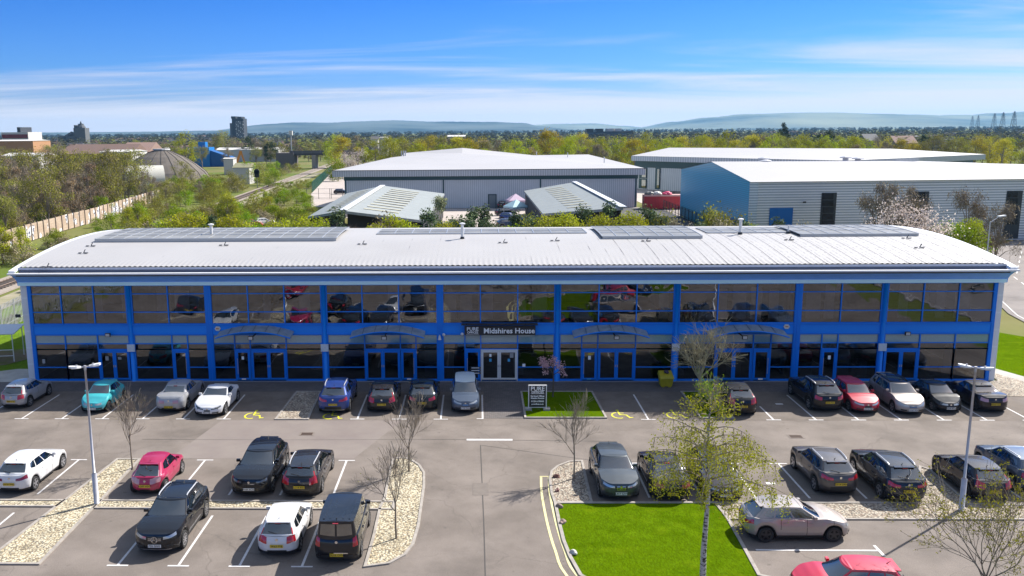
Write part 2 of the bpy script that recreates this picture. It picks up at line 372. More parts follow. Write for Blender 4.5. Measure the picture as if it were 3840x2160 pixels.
def wear(m_, crack=.32, stain=.85):
    n, l = m_.node_tree.nodes, m_.node_tree.links; p = n['Principled BSDF']; src = p.inputs['Base Color'].links[0].from_socket
    tc = n.new('ShaderNodeTexCoord')
    t = n.new('ShaderNodeTexNoise'); t.inputs['Scale'].default_value = .9; t.inputs['Detail'].default_value = 4; l.new(tc.outputs['Object'], t.inputs['Vector'])
    ds = n.new('ShaderNodeVectorMath'); ds.operation = 'MULTIPLY_ADD'; ds.inputs[1].default_value = (1.2,1.2,0); l.new(t.outputs['Color'], ds.inputs[0]); l.new(tc.outputs['Object'], ds.inputs[2])
    v = n.new('ShaderNodeTexVoronoi'); v.feature = 'DISTANCE_TO_EDGE'; v.inputs['Scale'].default_value = .16; l.new(ds.outputs[0], v.inputs['Vector'])
    c = n.new('ShaderNodeMapRange'); c.inputs['From Max'].default_value = .006; c.inputs['To Min'].default_value = crack; c.inputs['To Max'].default_value = 0; l.new(v.outputs['Distance'], c.inputs['Value'])
    t3 = n.new('ShaderNodeTexNoise'); t3.inputs['Scale'].default_value = .23; t3.inputs['Detail'].default_value = 7; t3.inputs['Roughness'].default_value = .65; l.new(tc.outputs['Object'], t3.inputs['Vector'])
    s_ = n.new('ShaderNodeMapRange'); s_.inputs['From Min'].default_value = .52; s_.inputs['From Max'].default_value = .72; s_.inputs['To Max'].default_value = stain*.45; l.new(t3.outputs['Fac'], s_.inputs['Value'])
    t4 = n.new('ShaderNodeTexNoise'); t4.inputs['Scale'].default_value = 2.3; t4.inputs['Detail'].default_value = 3; l.new(tc.outputs['Object'], t4.inputs['Vector'])
    s4 = n.new('ShaderNodeMapRange'); s4.inputs['From Min'].default_value = .66; s4.inputs['From Max'].default_value = .76; s4.inputs['To Max'].default_value = stain*.55; l.new(t4.outputs['Fac'], s4.inputs['Value'])
    a = n.new('ShaderNodeMath'); a.operation = 'MAXIMUM'; l.new(c.outputs[0], a.inputs[0]); l.new(s_.outputs[0], a.inputs[1])
    a2 = n.new('ShaderNodeMath'); a2.operation = 'MAXIMUM'; l.new(a.outputs[0], a2.inputs[0]); l.new(s4.outputs[0], a2.inputs[1])
    t5 = n.new('ShaderNodeTexNoise'); t5.inputs['Scale'].default_value = 26; t5.inputs['Detail'].default_value = 6; l.new(tc.outputs['Object'], t5.inputs['Vector'])
    g = n.new('ShaderNodeMapRange'); g.inputs['From Min'].default_value = .3; g.inputs['From Max'].default_value = .7; g.inputs['To Min'].default_value = .80; g.inputs['To Max'].default_value = 1.20; l.new(t5.outputs['Fac'], g.inputs['Value'])
    sc_ = n.new('ShaderNodeVectorMath'); sc_.operation = 'SCALE'; l.new(src, sc_.inputs[0]); l.new(g.outputs[0], sc_.inputs['Scale'])
    mx = n.new('ShaderNodeMix'); mx.data_type = 'RGBA'; l.new(a2.outputs[0], mx.inputs[0]); l.new(sc_.outputs[0], mx.inputs[6]); mx.inputs[7].default_value = (.055,.048,.045,1); l.new(mx.outputs[2], p.inputs['Base Color'])
for k_ in ('asphalt', 'tarmac_bay', 'road'): wear(M[k_])
def lawn_detail(m_):
    n, l = m_.node_tree.nodes, m_.node_tree.links; p = n['Principled BSDF']; src = p.inputs['Base Color'].links[0].from_socket
    tc = n.new('ShaderNodeTexCoord'); mp = n.new('ShaderNodeMapping'); mp.inputs['Scale'].default_value = (1,.35,1); mp.inputs['Rotation'].default_value = (0,0,.35); l.new(tc.outputs['Object'], mp.inputs[0])
    t = n.new('ShaderNodeTexNoise'); t.inputs['Scale'].default_value = 18; t.inputs['Detail'].default_value = 8; t.inputs['Roughness'].default_value = .7; l.new(mp.outputs[0], t.inputs['Vector'])
    g = n.new('ShaderNodeMapRange'); g.inputs['From Min'].default_value = .3; g.inputs['From Max'].default_value = .7; g.inputs['To Min'].default_value = .55; g.inputs['To Max'].default_value = 1.45; l.new(t.outputs['Fac'], g.inputs['Value'])
    sc_ = n.new('ShaderNodeVectorMath'); sc_.operation = 'SCALE'; l.new(src, sc_.inputs[0]); l.new(g.outputs[0], sc_.inputs['Scale'])
    t2 = n.new('ShaderNodeTexNoise'); t2.inputs['Scale'].default_value = 1.1; t2.inputs['Detail'].default_value = 6; l.new(tc.outputs['Object'], t2.inputs['Vector'])
    y = n.new('ShaderNodeMapRange'); y.inputs['From Min'].default_value = .55; y.inputs['From Max'].default_value = .75; y.inputs['To Max'].default_value = .55; l.new(t2.outputs['Fac'], y.inputs['Value'])
    mx = n.new('ShaderNodeMix'); mx.data_type = 'RGBA'; l.new(y.outputs[0], mx.inputs[0]); l.new(sc_.outputs[0], mx.inputs[6]); mx.inputs[7].default_value = (.115,.16,.004,1); l.new(mx.outputs[2], p.inputs['Base Color'])
for k_ in ('lawn', 'verge'): lawn_detail(M[k_])
# ================================================================== ground, car park
def sheet(name, pts, z, m_, kind='structure'):
    return MB().poly(pts, z).build(name, m_, kind=kind)
MB().poly([(-26000,-8000),(26000,-8000),(26000,30000),(-26000,30000)], -.06).build('ground', M['scrubground'], kind='structure')
sheet('car_park', [(-40,-80),(37,-80),(37,-3.9),(35.5,-2.5),(-40,-2.5)], 0, M['asphalt'])
sheet('bay_tarmac', [(-36,-8.1),(-13.4,-8.1),(-13.4,-2.5),(-36,-2.5)], .004, M['tarmac_bay'])
sheet('bay_tarmac', [(-11.4,-8.1),(-1.1,-8.1),(-1.1,-2.5),(-11.4,-2.5)], .004, M['tarmac_bay'])
sheet('bay_tarmac', [(6.1,-8.1),(31.5,-8.1),(31.5,-2.5),(6.1,-2.5)], .004, M['tarmac_bay'])
sheet('tarmac_patch', [(-16.5,-8.2),(-5.9,-8.2),(-7.9,-14.2),(-17.5,-14.2)], .004, mat('worn_tarmac', (.18,.15,.14), .9, c2=(.22,.19,.17), vscale=.5, detail=12, bump=.5, bscale=60, spec=.2))
sheet('pavement', [(-38,-2.5),(35.5,-2.5),(35.5,-.32),(-38,-.32)], .006, M['pavers'])
sheet('entrance_paving', [(-1.1,-7.8),(1.3,-7.8),(1.3,-2.5),(-1.1,-2.5)], .008, M['pavers'])
sheet('gravel_margin', [(-32.2,-.32),(32.8,-.32),(32.8,.05),(-32.2,.05)], .008, mat('slate_chippings', (.15,.15,.16), .9, c2=(.30,.30,.31), vscale=22, detail=3))
# ground to the left of the office
sheet('verge', [(-48,-12),(-38,-12),(-32.4,1.8),(-32.4,30),(-48,30)], -.02, M['verge'])
sheet('worn_earth', [(-40,1.5),(-36,4.2),(-34.6,7.0),(-35.2,9.0),(-40,8.2)], .01, mat('worn_earth', (.17,.12,.10), 1, c2=(.10,.11,.03), vscale=.8, detail=9, spec=.1))
sheet('side_path', [(-38,-.32),(-32.3,-.32),(-32.3,3.0),(-34.5,3.0),(-38,.9)], .012, M['concrete'])
# to the right of the office
sheet('verge', [(33.8,-3.6),(38.5,-3.6),(43.5,10.8),(41.0,14.0),(40,30),(33.2,30),(33.2,2)], .0, M['lawn'])
sheet('side_path', [(33.1,3.4),(34.1,3.9),(37.0,-3.9),(35.9,-3.9)], .022, M['concrete'])
sheet('gravel_margin', [(32.9,0),(33.6,2.5),(35.7,-3.5),(31.6,-3.5),(31.6,-.4)], .02, M['gravel_tan'])
def road_strip(name, pts, w, z, m_): return MB().strip(pts, w, z).build(name, m_, kind='structure')
RD = [(46,-80),(45.5,-20),(46.5,0),(50.5,20),(58,40),(72,62),(95,82)]
road_strip('road', RD, 9, .01, M['road'])
road_strip('footway', [(p[0]+6.2, p[1]-.8) for p in RD], 2.2, .05, mat('footway_tarmac', (.17,.14,.13), .9, var=.2, vscale=1))
for off in (-.0,):
    for i in range(34):
        t = i/33*5.999; k_ = int(t); f = t-k_
        a = Vector(RD[k_]).lerp(Vector(RD[k_+1]), f); dr = (Vector(RD[k_+1])-Vector(RD[k_])).normalized()
        MB().strip([a-dr*1.0, a+dr*1.0], .12, .018).build('lane_marking', M['line'], kind='structure')
MB().strip([(p[0]-4.0, p[1]+.5) for p in RD], .1, .018).build('edge_line', M['line'], kind='structure')
MB().strip([(p[0]+4.7, p[1]-.5) for p in RD], .15, 0, .10).build('kerb', M['kerb'], kind='structure')

# bays: T-shaped markings
def tmark(x, ybar, yend, bar=(-.42, .42), w=.1):
    b = MB(); s = 1 if yend > ybar else -1
    b.add([(x+bar[0], ybar-w/2, .012), (x+bar[1], ybar-w/2, .012), (x+bar[1], ybar+w/2, .012), (x+bar[0], ybar+w/2, .012)], [(0,1,2,3)])
    b.add([(x-w/2, min(ybar+s*w/2, yend), .012), (x+w/2, min(ybar+s*w/2, yend), .012), (x+w/2, max(ybar+s*w/2, yend), .012), (x-w/2, max(ybar+s*w/2, yend), .012)], [(0,1,2,3)])
    return b.build('bay_marking', M['line'], kind='structure')
for i in range(-2, 6): tmark(-28.55+2.42*i, -7.97, -3.2)
for x in (-8.55, -6.08, -3.65): tmark(x, -7.95, -3.2)
tmark(-1.2, -7.85, -3.2, bar=(-.35, .05))
tmark(8.42, -7.95, -3.1)
for i in range(7): tmark(15.6+2.42*i, -8.0, -3.2 if i else -5.5)
for x in (-22.15, -15.55, -13.1, -10.7, -8.22): tmark(x, -14.45, -18.8)
for x in (6.35, 8.75, 11.2, 13.6, 16.15, 23.1): tmark(x, -14.7, -18.9)
for x in (-15.6, -13.2, -10.8, -8.35): tmark(x, -25.5, -21.0)
tmark(-22.2, -25.5, -20.8)
# sideways bay near the lower right
b = MB(); b.add([(9.6,-23.96,.012),(14.4,-23.96,.012),(14.4,-23.84,.012),(9.6,-23.84,.012)], [(0,1,2,3)]); b.add([(14.4,-24.35,.012),(14.52,-24.35,.012),(14.52,-23.45,.012),(14.4,-23.45,.012)], [(0,1,2,3)]); b.build('bay_marking', M['line'], kind='structure')
sheet('centre_line', [(-2.1,-11.25),(.4,-11.25),(.4,-11.5),(-2.1,-11.5)], .012, M['line'])
for (x, y) in (gC(557, 865), gC(610, 363)):
    sheet('paint_square', [(x-.22,y-.12),(x+.22,y-.12),(x+.22,y+.12),(x-.22,y+.12)], .012, M['line'])
# double yellow lines round the lawn corner, running on past the frame
yl = [gB(1262,825), gB(1265,920), gB(1285,1040), gB(1312,1160), gB(1352,1290), gB(1425,1449)]
def smooth(pts, n=4):
    out = []; P = [Vector(p) for p in pts]
    for i in range(len(P)-1):
        p0, p1, p2, p3 = P[max(0,i-1)], P[i], P[i+1], P[min(len(P)-1,i+2)]
        for j in range(n):
            t = j/n
            out.append(.5*((2*p1)+(-p0+p2)*t+(2*p0-5*p1+4*p2-p3)*t*t+(-p0+3*p1-3*p2+p3)*t**3))
    out.append(P[-1]); return [tuple(p[:2]) for p in out]
yl = smooth(yl + [(3.3,-29.5),(6.2,-33),(11,-36.5),(30,-42)])
for d_ in (0, .38):
    P = []
    for i, p in enumerate(yl):
        a, c = yl[max(0,i-1)], yl[min(len(yl)-1,i+1)]; t = Vector((c[0]-a[0], c[1]-a[1])).normalized(); P.append((p[0]-t.y*d_, p[1]+t.x*d_))
    MB().strip(P, .11, .012).build('yellow_line', M['yline'], kind='structure')
sheet('yellow_line', [(yl[0][0]-.06,-16.50),(yl[0][0]+.46,-16.50),(yl[0][0]+.46,-16.42),(yl[0][0]-.06,-16.42)], .013, M['yline'])
# wheelchair marks
def wheelchair(cx, cy, mirror=1):
    b = MB()
    arc = [(cx+mirror*(.38*math.cos(a)-.05), cy+.52*math.sin(a)) for a in [R(100+i*20) for i in range(11)]]
    b.strip(arc, .1, .013)
    b.strip([(cx+mirror*.02, cy+.75), (cx+mirror*.05, cy+.12), (cx+mirror*.42, cy+.06), (cx+mirror*.55, cy-.42), (cx+mirror*.75, cy-.36)], .1, .0135)
    b.strip([(cx+mirror*.04, cy+.42), (cx+mirror*.32, cy+.42)], .08, .014)
    b.poly([(cx+.1*math.cos(a)+mirror*.02, cy+.93+.12*math.sin(a)) for a in [i*PI/4 for i in range(8)]], .013)
    b.build('disabled_bay_symbol', M['ybright'], kind='structure')
for q in (gA(1600, 437), gA(2095, 440), gB(1762, 435), gB(2110, 435)): wheelchair(q[0]-.05, q[1])
# gravel beds with stone edgings
def bed(name, pts, m_, z=.03, kerb=True, closed=True, kw=.12, kh=.06):
    sheet(name, pts, z, m_)
    if kerb: MB().strip(pts, kw, -.01, kh, closed=closed).build('edging', M['kerb'], kind='structure')
bed('gravel_bed', [(-13.35,-8.05),(-11.45,-8.05),(-11.65,-2.55),(-13.2,-2.55)], M['gravel_tan'])
bedL = [(-20.15,-14.4),(-19.0,-14.4),(-18.9,-16.5),(-18.95,-19.5),(-8.2,-19.5),(-5.25,-19.45),(-5.95,-25.5),(-3.8,-25.25),(-2.75,-24.0),(-2.45,-22.0),(-2.4,-19.0),(-2.55,-16.4),(-3.3,-15.1),(-4.6,-14.35),(-5.75,-14.3),(-5.6,-17.0),(-5.45,-18.9),(-5.3,-19.3)]
bed('gravel_bed', [(-20.15,-14.4),(-19.0,-14.4),(-18.85,-19.4),(-18.85,-20.25),(-18.75,-25.45),(-21.0,-25.45),(-20.6,-20.2),(-20.5,-19.4)], M['gravel'])
bed('gravel_bed', [(-30,-19.5),(-20.55,-19.5),(-20.6,-20.15),(-30,-20.15)], M['gravel'], z=.024)
bed('gravel_bed', [(-18.8,-19.5),(-5.3,-19.5),(-5.3,-20.3),(-18.8,-20.3)], M['gravel'], z=.026)
bed2 = [gB(330,712), gB(395,705), gB(440,718), gB(490,750), gB(522,800), gB(522,880), gB(505,1000), gB(487,1130), gB(452,1250), gB(400,1318), gB(300,1372), gB(150,1392), gB(205,1200), gB(245,1020), gB(275,960), gB(300,830)]
bed('gravel_bed', bed2, M['gravel'], z=.032)
bed3 = [gB(1520,725), gB(1440,730), gB(1370,757), gB(1330,790), gB(1318,840), gB(1330,930), gB(1352,992), gB(1440,986), gB(1580,984)]
bed('gravel_bed', bed3, M['gravel_tan'])
bed4 = [gC(205,990), gC(1480,990), gC(1500,760), gC(1560,780), gC(1810,1000), gC(2300,1005), gC(2300,1095), gC(285,1092)]
bed('gravel_bed', bed4, M['gravel_tan'], z=.028)
# front lawn and the little island by the door
lawn = [gB(1352,992), gB(1380,1130), gB(1405,1230), gB(1445,1330), gB(1512,1449), (5.2,-29.5), (8.5,-33), (14,-36), (22,-38), (17,-30), gC(482,1449), gC(385,1270), gC(285,1092), gC(205,990)]
bed('lawn', lawn, M['lawn'], z=.035, kw=.14, kh=.07)
isl = [(1.32,-2.6), (5.85,-2.6), (6.0,-7.75), (1.3,-7.75)]
bed('grass_island', isl, M['lawn'], z=.05, kw=.12, kh=.08)
isl2 = [(11.55,-2.6),(13.4,-2.6),(13.35,-7.75),(11.5,-7.75)]
bed('grass_island', isl2, M['lawn'], z=.05, kw=.12, kh=.08)
# drains: iron grate in a pale frame
for i, (u, v) in enumerate(((gA(1940,552)), (gC(715,568)))):
    b = MB(); b.box(u-.42, v-.3, 0, u+.42, v+.3, .012); f = b.build('drain_cover', mat('drain_frame', (.17,.14,.12), .9, var=.2))
    tag(f, ('iron drain grate in the car park behind the black off-road car', 'iron drain grate on the lane in front of the black tall car at right')[i], 'drain cover')
    g = MB()
    for j in range(7): g.box(u-.3, v-.21+j*.06, .012, u+.3, v-.18+j*.06, .022)
    g.box(u-.32, v-.23, .012, u-.3, v+.22, .02); g.box(u+.3, v-.23, .012, u+.32, v+.22, .02)
    g.build('grate', mat('rusty_iron', (.10,.065,.05), .8), f)
for P_, w_ in (([(-1.35,-12.2),(-1.3,-17),(-1.25,-22),(-1.2,-40)], .05), ([(-20,-11.4),(-12,-11.45),(-3,-11.3),(6,-11.6)], .04), ([(-6.2,-11.6),(-5.9,-13.0),(-4.6,-14.1)], .04), ([(-1.3,-12.2),(4.5,-14.4),(8,-14.6)], .035)):
    MB().strip(P_, w_, .006).build('tarmac_seam', mat('bitumen_seam', (.055,.048,.044), .8), kind='structure')
sheet('tarmac_patch', [(-1.75,-17.3),(-1.0,-17.3),(-1.0,-18.7),(-1.75,-18.7)], .008, mat('repair_tarmac', (.135,.112,.098), .9, c2=(.165,.14,.12), vscale=3, detail=8))
# small boulders on the lawn edge
for i, (u, v, s_, c_, lb) in enumerate(((1362,828,.42,(.18,.09,.07),'reddish brown boulder in gravel nearest the young tree'), (1365,915,.36,(.22,.12,.10),'reddish brown boulder in gravel beside the yellow lines'), (1378,1018,.42,(.24,.18,.14),'tan boulder at the back corner of the lawn'), (1395,1120,.42,(.30,.21,.17),'pinkish boulder on the left lawn edge'), (1470,1312,.42,(.5,.48,.42),'white angular rock on lawn edge furthest forward'))):
    x, y = gB(u, v); bm = bmesh.new(); bmesh.ops.create_icosphere(bm, subdivisions=3, radius=1)
    for w_ in bm.verts:
        n_ = mnoise.noise(w_.co*1.3+Vector((i*7,0,0)))*.45; w_.co *= (1+n_); w_.co.z = max(w_.co.z, -.3)*.75; w_.co.y *= .7
    bm.transform(Matrix.Rotation(i*1.3, 4, 'Z') @ Matrix.Scale(s_*.42, 4)); me = bpy.data.meshes.new('boulder'); bm.to_mesh(me); bm.free()
    s_ *= .75; me.materials.append(mat('boulder_stone', c_, .9, var=.25, vscale=3, bump=.4, bscale=6))
    o = bpy.data.objects.new('boulder', me); col.objects.link(o); o.location = (x, y, s_*.2)
    tag(o, lb, 'boulder', 'boulders along the gravel and lawn edge')

# ================================================================== the office
office = empty('office_building', (0,0,0), 0, 'long two-storey blue glazed office with curved pale metal roof', 'office building')
XL, XR = -32.22, 32.75
wallm = stripes('pale_composite_wall', (.80,.82,.84), (.66,.68,.71), 2, 1.15, .5, duty=.03)
b = MB()
ARC_R, ARC_Y, ARC_Z = 63.0, 11.0, 8.72
def roofe(y): return .24*math.exp(-max(0, y+.45)/4.5)
def roofz(y): return ARC_Z - (ARC_R - math.sqrt(ARC_R**2 - (y-ARC_Y)**2))
for x0, x1 in ((XL, XL+.55), (XR-.5, XR)):
    ys = [0.1+i*21.9/16 for i in range(17)]
    vs = [(x, y, z) for x in (x0, x1) for y in ys for z in (0, roofz(y)-.22)]
    n_ = 34; fs = []
    for i in range(16): fs += [(2*i,2*i+1,2*i+3,2*i+2), (n_+2*i,n_+2*i+2,n_+2*i+3,n_+2*i+1), (2*i+1,n_+2*i+1,n_+2*i+3,2*i+3)]
    fs += [(0,n_,n_+1,1), (32,33,n_+33,n_+32)]
    b.add(vs, fs)
b.box(XL, 21.9, 0, XR, 22.0, 7.6)
b.build('wall', wallm, office)
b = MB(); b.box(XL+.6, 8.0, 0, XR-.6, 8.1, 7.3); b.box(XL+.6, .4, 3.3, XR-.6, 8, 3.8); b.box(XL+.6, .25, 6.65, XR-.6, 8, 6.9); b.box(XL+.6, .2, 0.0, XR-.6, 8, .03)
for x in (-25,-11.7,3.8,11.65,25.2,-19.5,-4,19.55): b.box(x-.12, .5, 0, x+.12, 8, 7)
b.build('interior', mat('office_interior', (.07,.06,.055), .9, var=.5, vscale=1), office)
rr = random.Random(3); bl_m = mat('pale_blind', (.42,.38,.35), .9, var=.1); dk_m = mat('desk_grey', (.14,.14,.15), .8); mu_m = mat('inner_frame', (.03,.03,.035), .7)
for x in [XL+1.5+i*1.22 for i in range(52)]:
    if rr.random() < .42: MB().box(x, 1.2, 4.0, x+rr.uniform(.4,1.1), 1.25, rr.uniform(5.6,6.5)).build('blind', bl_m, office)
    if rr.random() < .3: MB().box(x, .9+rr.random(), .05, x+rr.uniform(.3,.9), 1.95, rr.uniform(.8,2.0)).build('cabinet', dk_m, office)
# roof: corrugated arch
cor = .17
def roof_mat():
    m_ = mat('roof_sheet', (.345,.335,.335), .55, c2=(.385,.375,.375), vscale=.12, detail=9, spec=.3)
    n, l = m_.node_tree.nodes, m_.node_tree.links; p = n['Principled BSDF']
    base = p.inputs['Base Color'].links[0].from_socket
    tc = n.new('ShaderNodeTexCoord'); sp = n.new('ShaderNodeSeparateXYZ'); l.new(tc.outputs['Object'], sp.inputs[0])
    # rib shading as relief only
    mu = n.new('ShaderNodeMath'); mu.operation = 'MULTIPLY'; mu.inputs[1].default_value = 2*PI/.35; l.new(sp.outputs[0], mu.inputs[0])
    si = n.new('ShaderNodeMath'); si.operation = 'SINE'; l.new(mu.outputs[0], si.inputs[0])
    bp = n.new('ShaderNodeBump'); bp.inputs['Strength'].default_value = .03; bp.inputs['Distance'].default_value = .02; l.new(si.outputs[0], bp.inputs['Height']); l.new(bp.outputs[0], p.inputs['Normal'])
    # lap seams: dark grime lines, more of them to the right
    f1 = n.new('ShaderNodeMath'); f1.operation = 'MULTIPLY'; f1.inputs[1].default_value = 1/1.05; l.new(sp.outputs[0], f1.inputs[0])
    f2 = n.new('ShaderNodeMath'); f2.operation = 'FRACT'; l.new(f1.outputs[0], f2.inputs[0])
    f3 = n.new('ShaderNodeMath'); f3.operation = 'LESS_THAN'; f3.inputs[1].default_value = .055; l.new(f2.outputs[0], f3.inputs[0])
    gx = n.new('ShaderNodeMapRange'); gx.inputs['From Min'].default_value = 0; gx.inputs['From Max'].default_value = 24; gx.inputs['To Max'].default_value = .62; l.new(sp.outputs[0], gx.inputs['Value'])
    tn = n.new('ShaderNodeTexNoise'); tn.inputs['Scale'].default_value = 1.1; tn.inputs['Detail'].default_value = 6
    mp = n.new('ShaderNodeMapping'); mp.inputs['Scale'].default_value = (1, .35, 1); l.new(tc.outputs['Object'], mp.inputs[0]); l.new(mp.outputs[0], tn.inputs['Vector'])
    ad = n.new('ShaderNodeMath'); ad.operation = 'ADD'; l.new(tn.outputs['Fac'], ad.inputs[0]); l.new(gx.outputs[0], ad.inputs[1])
    gt = n.new('ShaderNodeMapRange'); gt.inputs['From Min'].default_value = .62; gt.inputs['From Max'].default_value = .85; l.new(ad.outputs[0], gt.inputs['Value'])
    ml = n.new('ShaderNodeMath'); ml.operation = 'MULTIPLY'; l.new(gt.outputs[0], ml.inputs[0]); l.new(f3.outputs[0], ml.inputs[1])
    # speckled grime in the rib valleys
    v1 = n.new('ShaderNodeMath'); v1.operation = 'LESS_THAN'; v1.inputs[1].default_value = -.55; l.new(si.outputs[0], v1.inputs[0])
    t2 = n.new('ShaderNodeTexNoise'); t2.inputs['Scale'].default_value = 4.5; t2.inputs['Detail'].default_value = 2; l.new(tc.outputs['Object'], t2.inputs['Vector'])
    g2 = n.new('ShaderNodeMapRange'); g2.inputs['From Min'].default_value = .46; g2.inputs['From Max'].default_value = .58; l.new(t2.outputs['Fac'], g2.inputs['Value'])
    gx2 = n.new('ShaderNodeMapRange'); gx2.inputs['From Min'].default_value = 8; gx2.inputs['From Max'].default_value = 30; gx2.inputs['To Max'].default_value = .85; l.new(sp.outputs[0], gx2.inputs['Value'])
    m4 = n.new('ShaderNodeMath'); m4.operation = 'MULTIPLY'; l.new(g2.outputs[0], m4.inputs[0]); l.new(gx2.outputs[0], m4.inputs[1])
    m5 = n.new('ShaderNodeMath'); m5.operation = 'MULTIPLY'; l.new(m4.outputs[0], m5.inputs[0]); l.new(v1.outputs[0], m5.inputs[1])
    mxx = n.new('ShaderNodeMath'); mxx.operation = 'MAXIMUM'; l.new(ml.outputs[0], mxx.inputs[0]); l.new(m5.outputs[0], mxx.inputs[1])
    m6 = n.new('ShaderNodeMath'); m6.operation = 'MULTIPLY'; m6.inputs[1].default_value = .92; l.new(mxx.outputs[0], m6.inputs[0])
    mx = n.new('ShaderNodeMix'); mx.data_type = 'RGBA'; l.new(m6.outputs[0], mx.inputs[0]); l.new(base, mx.inputs[6]); mx.inputs[7].default_value = (.07,.065,.07,1)
    l.new(mx.outputs[2], p.inputs['Base Color'])
    return m_
b = MB(); ys = [-.45 + i*(22.9)/24 for i in range(25)]; nx = int((XR-XL-.7)/(.35/4)); x0 = XL+.35
for j, y in enumerate(ys):
    for i in range(nx+1): b.v.append((x0+i*.35/4, y, roofz(y) + (0 if j else .028)*math.sin(2*PI*i/4) + .05 + roofe(y)))
for j in range(24):
    for i in range(nx):
        a = j*(nx+1)+i; b.f.append((a, a+1, a+nx+2, a+nx+1)); b.m.append(0)
b.build('roof', roof_mat(), office, smooth=True)
b = MB()
gut = mat('gutter_grey', (.07,.07,.08), .5)
b.box(XL+.35, -.98, roofz(-1)-.18, XR-.35, -.5, roofz(-1)-.1, 0)
b.build('gutter', gut, office)
b = MB(); b.box(XL+.3, -.49, roofz(-1)-.15, XR-.3, -.45, roofz(-.45)+.10); b.build('gutter_back', mat('gutter_lining', (.085,.085,.10), .5), office)
b = MB(); b.box(XL+.33, -.53, roofz(-.45)+.10, XR-.36, -.44, roofz(-.45)+.235); b.build('eave_flashing', mat('gutter_flashing', (.42,.42,.45), .4), office)
# white trim round the roof
b = MB(); zt = roofz(-1)+.06
b.box(XL-.12, -1.20, zt-.10, XR+.12, -.93, zt+.0)
for xa, xb in ((XL-.12, XL+.33), (XR-.36, XR+.12)):
    vs = []; fs = []
    for i, y in enumerate([-.98 + k_*23.9/24 for k_ in range(25)]):
        z = roofz(y)+.05+.6*roofe(y)
        vs += [(xa, y, z-.2), (xa, y, z), (xb, y, z), (xb, y, z-.1)]
    for i in range(24):
        for k_ in range(4): fs.append((4*i+k_, 4*i+4+k_, 4*i+4+(k_+1) % 4, 4*i+(k_+1) % 4))
    b.add(vs, fs+[(0,1,2,3),(96,99,98,97)])
b.build('roof_trim', mat('white_trim', (.74,.74,.76), .35, var=.05), office, recalc=True)
# flared fascia
prof = [(-.02,6.62),(-.12,6.64),(-.14,6.88),(-.35,7.12),(-.72,7.38),(-1.1,zt-.1),(-.9,zt-.1),(-.02,zt-.15)]
b = MB(); b.extrude_profile([(y, z) for y, z in prof], XL-.05, XR+.05)
b.build('fascia', M['fascia'], office, recalc=True)
b = MB(); b.box(XL+.02, -.17, 6.63, XR-.02, -.12, 6.87); b.build('soffit_trim', M['fascialow'], office)
# columns: round in front of the glass, flat piers between other bays
for x in (-24.86, -11.72, 3.82, 11.65, 25.13):
    b = MB(); b.tube([(x,-.02,0),(x,-.02,6.62)], .15, 14); b.build('column', M['bluepanel'], office, smooth=True)
    b = MB(); b.box(x-.17, .04, 0, x+.17, .12, 6.62); b.build('pier', M['blue'], office)
    if x != 3.82:
        b = MB(); b.box(x-.26, -.24, 2.1, x+.26, -.18, 2.6); b.build('notice_plate', mat('notice_white', (.5,.55,.62), .5, c2=(.62,.66,.7), vscale=8), office)
for x in (-19.5, -3.97, 19.57):
    b = MB(); b.box(x-.2, -.06, 0, x+.2, .12, 6.62); b.box(x-.04, -.09, 0, x+.04, -.055, 6.62); b.build('pier', M['blue'], office)
for xa, xb in ((XL+.5, -31.5), (32.1, 32.3)):
    b = MB(); b.box(xa, -.04, 0, xb, .12, 6.62); b.build('pier', M['blue'], office)
b = MB(); b.box(XL+.52, .0, 3.24, XR-.5, .1, 3.86); b.build('spandrel', M['bluepanel'], office)
b = MB(); b.box(XL+.52, -.07, 3.86, XR-.5, .1, 3.95); b.box(XL+.52, -.05, 3.2, XR-.5, .0, 3.27); b.box(XL+.52, -.05, 0, XR-.5, .1, .1); b.build('cill', M['blue'], office)
tiltr = random.Random(11)
def pane(b, x0, x1, z0, z1, y=.05):
    t1, t2 = tiltr.uniform(-.002,.002), tiltr.uniform(-.002,.002); w, h = x1-x0, z1-z0
    b.add([(x0, y-t1*w-t2*h, z0), (x1, y+t1*w-t2*h, z0), (x1, y+t1*w+t2*h, z1), (x0, y-t1*w+t2*h, z1)], [(0,1,2,3)])
def window(xs, zs, name='window', frost_row=None):
    f = MB(); t = .035
    for i, x in enumerate(xs): f.box(x-t, -.03, zs[0], x+t, .09, zs[-1])
    for z in zs:
        for i in range(len(xs)-1): f.box(xs[i]+t, -.02, z-t*.8, xs[i+1]-t, .085, z+t*.8)
    w = f.build(name, M['blue'], office)
    p = MB(); q = MB()
    for i in range(len(xs)-1):
        for j in range(len(zs)-1):
            (q if j == frost_row else p).__class__ and pane(q if j == frost_row else p, xs[i]+t, xs[i+1]-t, zs[j]+t*.8, zs[j+1]-t*.8)
    if p.v: p.build('pane', M['glass'], w)
    if q.v: q.build('frosted_pane', M['frost'], w)
    return w
for xs in ([-31.5,-29.48,-27.26,-25.05],[-24.67,-22.22,-19.7],[-19.3,-16.82,-14.37,-11.91],[-11.53,-9.15,-6.71,-4.17],[-3.77,-1.28,1.19,3.63],[4.01,6.54,9.02,11.46],[11.84,14.33,16.86,19.37],[19.77,22.33,24.94],[25.32,27.62,29.89,32.1]):
    window(xs, [3.97, 4.78, 6.03, 6.6])
